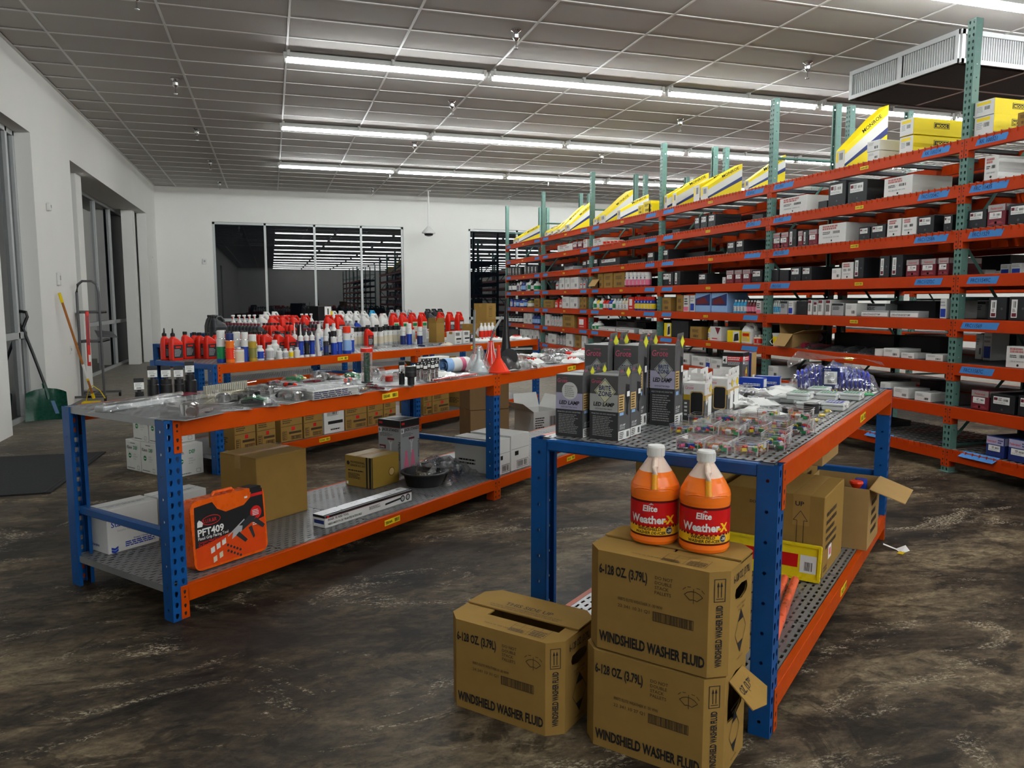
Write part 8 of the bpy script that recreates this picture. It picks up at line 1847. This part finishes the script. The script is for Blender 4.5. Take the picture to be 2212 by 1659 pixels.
def tierod():
    w, d, h = .74, .10, .072; b, p, F, L, R = face_box(w, d, h, M_wbox); K = M_ink; T = fr(w, d, h, 'T')
    p.dec(F, .001, h * .82, w - .001, h - .001, K, .0006); p.dec(F, .001, h * .78, w - .001, h * .82, M_maroon, .0006); p.dec(T, .001, .001, w - .001, .02, K, .0006); p.dec(T, .001, .02, w - .001, d - .001, M_lsil, .0006); p.dec(F, .01, h * .8, .03, h * .95, M_red, .001)
    p.txt(F, .02, h * .55, 'INNER TIE ROD TOOL', .018, K, .9, .02, maxw=.17); p.txt(F, .02, h * .2, 'HERRAMIENTA DE TIRANTES INTERIORES', .018, K, .8, .015, maxw=.32); p.fine(F, .35, h * .35, .45, h * .65, 4, K); p.line(F, [(.49, h * .40), (.64, h * .52)], .012, K)
    for u in (.65, .70): p.disc(F, u, h * .45, .021, K); p.disc(F, u, h * .45, .014, M_gbox, .0014)
    p.dec(L, .001, h * .78, d - .001, h - .001, K, .0006); p.dec(L, .01, h * .3, d * .9, h * .6, M_navy, .001)
    return ('tie_rod_box', 'box', b.mesh('tie_rod_box'), [('printed_panel', p.mesh('printed_panel'))])
spawn(tierod(), at(TB_L, 1.015, 1.755, .115, .215), TANG, 'long white tie rod tool box at the front of the lower shelf')
basin = MB().lathe([(.125, 0), (.15, .085), (.168, .090), (.168, .096), (.146, .094), (.12, .008), (0, .008)], M_black, 28, cap=False)
spawn(('drain_basin', 'basin', basin.mesh('drain_basin'), [('rim', MB().lathe([(.169, .084), (.171, .092), (.165, .097)], M_black, 28, cap=False).mesh('rim'))]), TL(TB_L, 2.14, .33, LZ), 0, 'open round black drain basin on the lower shelf')
root = tag(obj('bagged_basin', None, None, TL(TB_L, 2.36, .37, LZ), TANG), 'black drain pan wrapped in crinkled clear plastic', 'basin')
obj('drain_pan', MB().lathe([(.15, 0), (.17, .07), (.14, .10), (.05, .115), (0, .115)], M_black, 24, cap=False), root); obj('plastic_bag', pillow(.46, .44, .16, 12, clear_mat('dark_bag', op=.22, rough=.12), 16), root); q = pillow(.22, .12, .06, 4, M_bag, 7); q.v = [(x + .05, y - .20, z) for x, y, z in q.v]; obj('bag_tail', q, root)
def wcase(w, d, h, seed):
    k = carton(w, d, h, 'plain', seed, M_wbox); p = MB(); F = fr(w, d, h, 'F'); p.dec(F, w * .02, h * .60, w * .98, h * .615, M_gbox); p.dec(F, w * .2, h * .42, w * .4, h * .54, M_ink); p.bars(F, w * .35, h * .08, w * .9, h * .24, M_ink, 10); p.frame(F, w * .3, h * .05, w * .94, h * .27, .003, M_ink); p.fine(fr(w, d, h, 'L'), d * .1, h * .2, d * .5, h * .4, 2, M_ink)
    return (k[0], k[1], k[2], k[3][:1] + [('printed_panel', p.mesh('printed_panel'))])
spawn(wcase(.16, .40, .26, 1), at(TB_L, 2.625, 2.785, .04, .44), TANG, 'left white carton on the second lower bay of the tool table'); spawn(wcase(.25, .38, .27, 2), at(TB_L, 2.80, 3.05, .04, .42), TANG, 'right white carton on the second lower bay of the tool table')
# floor between the tables
K2 = carton(.42, .36, .33, 'side', 4, mat('dark_cardboard', (.20, .12, .052), .8, var=.08))
spawn(K2, (2.08, 7.62, 0), TANG - R_(35), 'lower dark brown carton stacked in the aisle between tables'); spawn(K2, (2.08, 7.62, .332), TANG - R_(36), 'upper dark brown carton stacked in the aisle between tables')
k = open_carton(.34, .34, .26, M_wbox, 'LRK', 5, {'L': 35, 'R': 60, 'K': 75}); p = MB(); F = fr(.34, .34, .26, 'F'); p.bars(F, .22, .02, .32, .2, M_ink, 6); p.fine(F, .02, .05, .15, .2, 6, M_ink)
spawn((k[0], k[1], k[2], k[3] + [('printed_panel', p.mesh('printed_panel'))]), (2.72, 7.80, 0), TANG - R_(20), 'open white carton with torn flaps in the aisle')
# diesel fluid cartons on the floor at the table end
def kleen():
    w, d, h = .215, .28, .262; b, p, F, L, R = face_box(w, d, h, M_wbox); G = P_('green')
    for f, W in ((F, w), (R, d)):
        p.txt(f, W * .10, h * .70, 'Kleen', .042, M_ink, .8, 0, maxw=W * .42); p.txt(f, W * .54, h * .70, 'DEF', .042, G, .8, .025, maxw=W * .36); p.disc(f, W * .27, h * .48, .022, G); p.dec(f, W * .2, h * .465, W * .34, h * .495, M_paper, .0014)
        for i, s in enumerate(('DIESEL', 'EXHAUST', 'FLUID')): p.txt(f, W * .52, h * (.52 - .075 * i), s, .016, M_gbox, .9)
        p.fine(f, W * .08, h * .06, W * .6, h * .1, 1, M_ink); p.frame(f, W * .76, h * .06, W * .9, h * .18, .002, M_ink)
    p.fine(F, w * .35, h * .88, w * .7, h * .92, 1, M_ink)
    return ('def_carton', 'carton', b.mesh('def_carton'), [('printed_panel', p.mesh('printed_panel'))])
KK = kleen(); n = 0
for s, t, z, lab in ((-.02, .745, 0, 'lowest left white carton with green logo, at the bottle table end'), (-.02, .52, 0, 'lowest middle white carton with green logo, at the bottle table end'), (-.02, .29, 0, 'lowest right white carton with green logo, at the bottle table end'), (-.02, .62, .264, 'upper left white carton with green logo, in the second layer'), (-.02, .39, .264, 'upper right white carton with green logo, in the second layer')):
    spawn(KK, TL(TB_C, s - .12, t, z), RZE, lab, 'diesel fluid cartons')
# oil cartons on the lower shelf of the bottle table
E_ = [(.21, .43), (.44, .645), (.70, .955), (.968, 1.205), (1.218, 1.485), (1.495, 1.80), (1.81, 2.04), (2.05, 2.24), (2.69, 2.84), (2.85, 3.43), (3.445, 3.66)]
for i, (a, c) in enumerate(E_):
    st_ = 'white' if i == 4 else 'oil'; wd_ = min(c - a - .006, .30); kd = carton(wd_, .36, .235 if i != 4 else .25, st_, i, M_wbox if i == 4 else M_card)
    spawn(kd, TL(TB_C, a + wd_ / 2, .22, LZ), TANG, '%s %s carton from the left in the lower layer under the bottle table' % (ORD[i], 'white' if i == 4 else 'brown'), 'oil cartons')
for i, (a, c) in enumerate([(.30, .53), (.72, .94), (.948, 1.144), (1.15, 1.33), (1.50, 1.70), (1.82, 2.03)]):
    kd = carton(c - a - .006, .34, .235, 'oil', i + 30, M_card); spawn(kd, TL(TB_C, (a + c) / 2, .24, LZ + .2365 + (.0 if i < 5 else 0)), TANG, '%s brown carton from the left in the upper layer under the bottle table' % ORD[i], 'oil cartons')
spawn(open_carton(.36, .34, .24, M_card, 'FLR', 6, {'F': 70, 'L': 40, 'R': 55}), TL(TB_C, 2.48 + .62, .25, LZ + .24), TANG, 'open brown carton on top of the oil cartons')
# ---- right table, lower shelf
def upbox():
    w, d, h = .46, .46, .385; b, p, F, L, R = face_box(w, d, h, M_card); D = M_ink
    p.txt(F, .33, h * .86, 'UP', .030, D, 1.1, .02); u, y = .355, h * .42; p.line(F, [(u - .015, .05), (u - .015, h * .68), (u - .032, h * .68), (u, h * .80), (u + .032, h * .68), (u + .015, h * .68), (u + .015, .05), (u - .015, .05)], .0022, D); p.txt(F, .12, h * .82, 'DO NOT DROP!', .019, D, 1, .01)
    p.fine(R, .05, h * .3, .3, h * .8, 5, M_dink); p.dec(R, .12, .06, .19, .13, M_paper); p.dec(R, .14, .075, .175, .11, M_pinkl, .0012); p.fine(R, .02, .02, .1, .05, 2, M_dink)
    return ('shipping_carton', 'carton', b.mesh('shipping_carton'), [('printed_panel', p.mesh('printed_panel')), ('packing_tape', MB().box(.09, .165, -d / 2 - .0008, -d / 2 - .0002, h * .62, h, M_pktape).box(.09, .165, -d / 2, d / 2, h + .0002, h + .0008, M_pktape).mesh('packing_tape'))])
spawn(upbox(), at(TB_R, 1.19, 1.65, .085, .545), RZE, 'large brown carton marked with an upward arrow')
k = open_carton(.32, .36, .32, M_card2, 'R', 7, {'R': -18}); j = MB(); j.lathe([(.03, .22), (.03, .33)], P_('blue'), 12, (.09, .02)); j.lathe([(.02, .30), (.035, .325), (.032, .335)], P_('pred'), 14, (.08, -.07))
hs = MB(); hs.poly(fr(.32, .36, .32, 'F'), [(.06 + .035 * math.cos(R_(a)) * (1 if abs(math.sin(R_(a))) < .5 else .7), .25 + .013 * math.sin(R_(a))) for a in range(0, 360, 30)], mat('slot_dark', (.05, .035, .018), .9)); hs.fine(fr(.32, .36, .32, 'R'), .1, .05, .28, .25, 4, M_dink)  # hand slot: its shaded inside is painted as a flat dark patch
spawn((k[0], k[1], k[2], k[3] + [('jug_tops', j.mesh('jug_tops')), ('printed_panel', hs.mesh('printed_panel'))]), at(TB_R, 1.74, 2.10, -.02, .30), RZE, 'open brown carton with a long flap hanging over the shelf edge')
spawn(carton(.46, .50, .40, 'side', 9, M_card), at(TB_R, 1.78, 2.28, .345, .80), RZE, 'closed brown carton behind the open one on the lower shelf')
kb = carton(.40, .42, .315, 'print', 8, M_card2); p = MB(); p.fine(fr(.40, .42, .315, 'R'), .06, .05, .17, .27, 16, M_dink, 3); p.poly(fr(.40, .42, .315, 'R'), [(.33, .26), (.37, .255), (.375, .275), (.335, .28)], M_ink)
spawn((kb[0], kb[1], kb[2], kb[3][:1] + [('printed_panel', p.mesh('printed_panel'))]), TL(TB_R, 2.0, .42, LZ + .4025), RZE, 'brown carton on top, right under the table deck')
spawn(carton(.28, .80, .52, 'plain', 4, M_card), at(TB_R, 1.72, 2.52, .615, .895) if False else TL(TB_R, 1.28, .745, LZ), RZE, 'tall plain brown carton at the left of the lower shelf')
root = tag(obj('marker_tray', None, None, TL(TB_R, 1.125, .33, LZ + .003), RZE, rot=(R_(-9), 0, RZE)), 'yellow plastic marker panel with a red block leaning on the carton', 'marker panel')
w, h = .50, .165; b = MB().box(-w / 2, w / 2, -.012, .012, 0, h, M_ylp, .006) if False else MB(); M_ylp = mat('yellow_marker_plastic', (.80, .60, .01), .3, var=.05); b.box(-w / 2, w / 2, -.012, .012, 0, h, M_ylp, .006); obj('panel', b, root)
p = MB(); F = (V3((-w / 2, -.012, 0)), V3((1, 0, 0)), V3((0, 0, 1)), V3((0, -1, 0))); p.dec(F, .10, .055, .40, .115, M_lred); p.dec(F, .41, .035, .482, .115, M_paper); p.bars(F, .43, .045, .465, .085, M_ink, 8); obj('printed_panel', p, root); obj('rim', MB().box(-w / 2, w / 2, -.018, -.012, h - .012, h, M_ylp).box(-w / 2, w / 2, -.018, -.012, 0, .012, M_ylp).box(w / 2 - .012, w / 2, -.018, -.012, .012, h - .012, M_ylp), root)
root = tag(obj('bagged_rods', None, None, TL(TB_R, .70, .15, LZ), TANG + R_(7)), 'two bright orange rods in a long clear bag', 'rods'); M_ro = mat('coral_rod', (.85, .14, .06), .3, var=.05)
for y in (-.022, .022): obj('rod', MB().tube([(-.34, y, .026), (.34, y, .026)], .018, M_ro, 12), root)
obj('plastic_bag', pillow(.76, .13, .055, 6, M_bag, 10), root)
for i, (s, t) in enumerate(((.56, .86), (.45, .82))): spawn(('hand_grip', 'tool', MB().tube([(-.06, 0, .022), (0, 0, .022), (.05, 0, .022)], [.016, .02, .017], P_('red'), 10).mesh('hand_grip'), [('tip', MB().tube([(-.095, 0, .022), (-.06, 0, .022)], .012, P_('black'), 8).mesh('tip'))]), TL(TB_R, s, t, LZ), RZE + R_(150), '%s red grip with black tip on the right table lower shelf' % ['rear', 'front'][i])
# ================================================================ by the left wall
mt_ = MB().prism([(-.64, -.8), (.62, -.8), (.7, .8), (-.5, .8)], 0, .012, mat('floor_mat_rubber', (.012, .013, .015), .85, var=.25, scale=60, bump=.3))
o = tag(obj('floor_mat', mt_, None, (-2.44 + .2, 7.18, .0005), 0), 'dark grey floor mat at the left edge', 'floor mat'); obj('mat_border', MB().box(.0, .02, -.8, .8, 0, .014, M_rubber).mesh('mat_border'), o, (.61, 0, 0), R_(-2.9))
# snow shovel leaning on the window jamb
M_sg = mat('green_shovel_plastic', (.004, .060, .035), .28, var=.08)
root = tag(obj('snow_shovel', None, None, (-2.63, 10.47, 0)), 'dark green snow shovel with black handle leaning by the window', 'shovel')
b = MB(); Q = []
for j in range(9):
    v = j / 8.; y = -.15 * (1 - v) ** 1.6; z = .012 + .35 * v
    Q.append([(u * (.225 - .015 * v), y - .07 * abs(u) ** 3 + .005 * math.cos(u * 12.5), z - .03 * abs(u) ** 3 * v + .02 * (1 - abs(u)) * v) for u in [i / 6. - 1 for i in range(13)]])
Pv = [p_ for r_ in Q for p_ in r_] + [(x, y + .008, z) for r_ in Q for x, y, z in r_]; Fv = []
for j in range(8):
    for i in range(12): a = j * 13 + i; Fv += [(a, a + 1, a + 14, a + 13), (117 + a, 117 + a + 13, 117 + a + 14, 117 + a + 1)]
b.add(Pv, Fv, M_sg, True); bl = obj('blade', b, root, (0, 0, 0), R_(12))
obj('price_sticker', MB().add([(.04, -.046, .23), (.08, -.046, .23), (.125, -.126, .08), (.085, -.126, .08)], [(0, 1, 2, 3), (3, 2, 1, 0)], P_('lblue')), bl)
obj('shaft', MB().tube([(.0, .02, .36), (-.13, .08, .78), (-.24, .14, 1.10)], .018, M_black, 8), root)
obj('grip', MB().tube([(-.24, .14, 1.10), (-.33, .16, 1.22), (-.33, .16, 1.28), (-.27, .16, 1.31), (-.20, .16, 1.295), (-.19, .16, 1.24), (-.24, .14, 1.10)], .018, M_black, 8), root); obj('socket', MB().tube([(.02, .005, .24), (-.03, .03, .44)], [.035, .022], M_sg, 8), root)
# rake-like floor tool with wooden handle
M_wood = mat('varnished_wood', (.36, .13, .03), .35, var=.2, scale=6)
root = tag(obj('floor_scraper', None, None, (-2.42, 11.95, 0)), 'wooden-handled yellow tool leaning across the grey stand', 'hand tool')
A, B_ = V3((0, 0, .07)), V3((-.22, -.55, 1.53)); lerp = lambda u: tuple(A + (B_ - A) * u)
obj('wooden_handle', MB().tube([lerp(.02), lerp(.5), lerp(.94)], .016, M_wood, 8), root); obj('grip', MB().tube([lerp(.92), lerp(1.)], .020, P_('yellow'), 8), root); obj('paper_label', MB().tube([lerp(.20), lerp(.34)], .0172, M_paper, 8), root); obj('label_band', MB().tube([lerp(.18), lerp(.20)], .0176, P_('yellow'), 8), root)
obj('bow', MB().tube([(-.10, .02, .03), (-.06, 0, .20), (0, -.02, .25), (.08, 0, .18), (.14, .02, .06)], .007, P_('yellow'), 6), root); obj('head', MB().box(-.14, .08, -.10, .05, .004, .03, P_('yellow'), .005), root); obj('ferrule', MB().tube([lerp(.0), lerp(.05)], .021, P_('yellow'), 8), root)
# grey display stand on casters
M_gs = mat('grey_stand_paint', (.10, .10, .105), .4, .3)
root = tag(obj('display_stand', None, None, (-2.50, 12.35, 0)), 'empty grey metal display stand on casters beside the column', 'display stand')
arch = [(-.14, 0, .06), (-.14, 0, 1.55), (-.12, 0, 1.66), (-.06, 0, 1.71), (.06, 0, 1.71), (.12, 0, 1.66), (.14, 0, 1.55), (.14, 0, .06)]; obj('arch_frame', MB().tube(arch, .019, M_gs, 6), root)
for z, l in ((1.28, .50), (.86, .62)):
    obj('shelf_arm', MB().box(-.15, .15, -.01, .01, z - .012, z + .012, M_gs).box(-.12, .14, 0, l, z - .03, z - .016, M_gs).box(.10, .14, 0, l, z - .03, z + .005, M_gs).box(-.14, -.10, 0, l * .8, z - .03, z + .005, M_gs), root)
obj('sign_plate', MB().add([(.05, .25, .90), (.30, .40, .88), (.18, .55, .97), (-.02, .38, 1.0)], [(0, 1, 2, 3), (3, 2, 1, 0)], M_gs), root)
obj('base_frame', MB().box(-.22, .22, -.28, -.24, .06, .09, M_gs).box(-.22, .30, .36, .40, .06, .09, M_gs).box(-.02, .02, -.28, .40, .06, .09, M_gs).box(-.15, .15, -.02, .02, .06, .09, M_gs), root)
for x, y in ((-.20, -.26), (.20, -.26), (-.20, .38), (.28, .38)): obj('caster', MB().prism([(y + .03 * math.cos(R_(a)), .03 + .03 * math.sin(R_(a))) for a in range(0, 360, 30)], x - .014, x + .014, M_rubber, 'x'), root)
lv_ = tag(obj('long_carton', MB().box(-.02, .02, -.03, .03, 0, .78, P_('red'), .004), None, (-2.52, 12.28, .50), rot=(R_(-1.5), R_(1), R_(20))), 'long red carton hanging upright inside the grey stand', 'carton'); obj('paper_label', MB().box(-.008, .019, -.0312, -.0302, .06, .16, M_paper), lv_); obj('printed_panel', MB().box(-.012, .012, -.0312, -.0302, .30, .72, P_('maroon')), lv_)
# paper scrap on the floor, small blue packet
sc = MB(); sc.add([(-.06, -.02, .002), (.03, -.04, .002), (.09, .0, .012), (.02, .03, .002), (-.02, .09, .03), (-.04, .085, .028), (-.01, .02, .004)], [(0, 1, 2, 3), (3, 6, 5, 4), (0, 3, 6)], M_paper); o = tag(obj('torn_label', sc, None, (3.42, 3.42, .001), R_(30)), 'torn white and yellow paper label on the floor', 'paper scrap'); obj('yellow_end', MB().box(-.07, -.02, -.03, .0, .002, .004, P_('yellow')), o)
for i, (x, l) in enumerate(((11.99, .30), (13.05, .32))): o = tag(obj('fallen_tape', tape_mesh('', l, .06, .02, 70 + i), None, (RX - .006, RY - x, ZL[0] - .012), rot=(R_(-35), 0, -math.pi / 2)), ['crumpled blue tape strip on the lowest beam, left of the post', 'blue tape strip on the lowest beam, right of the post'][i], 'tape')
# rack across the next aisle
rack('pallet rack across the next aisle, seen through the gaps', RX + 4.6, RY, -math.pi / 2, 6, (), range(1, 8), chan=False)
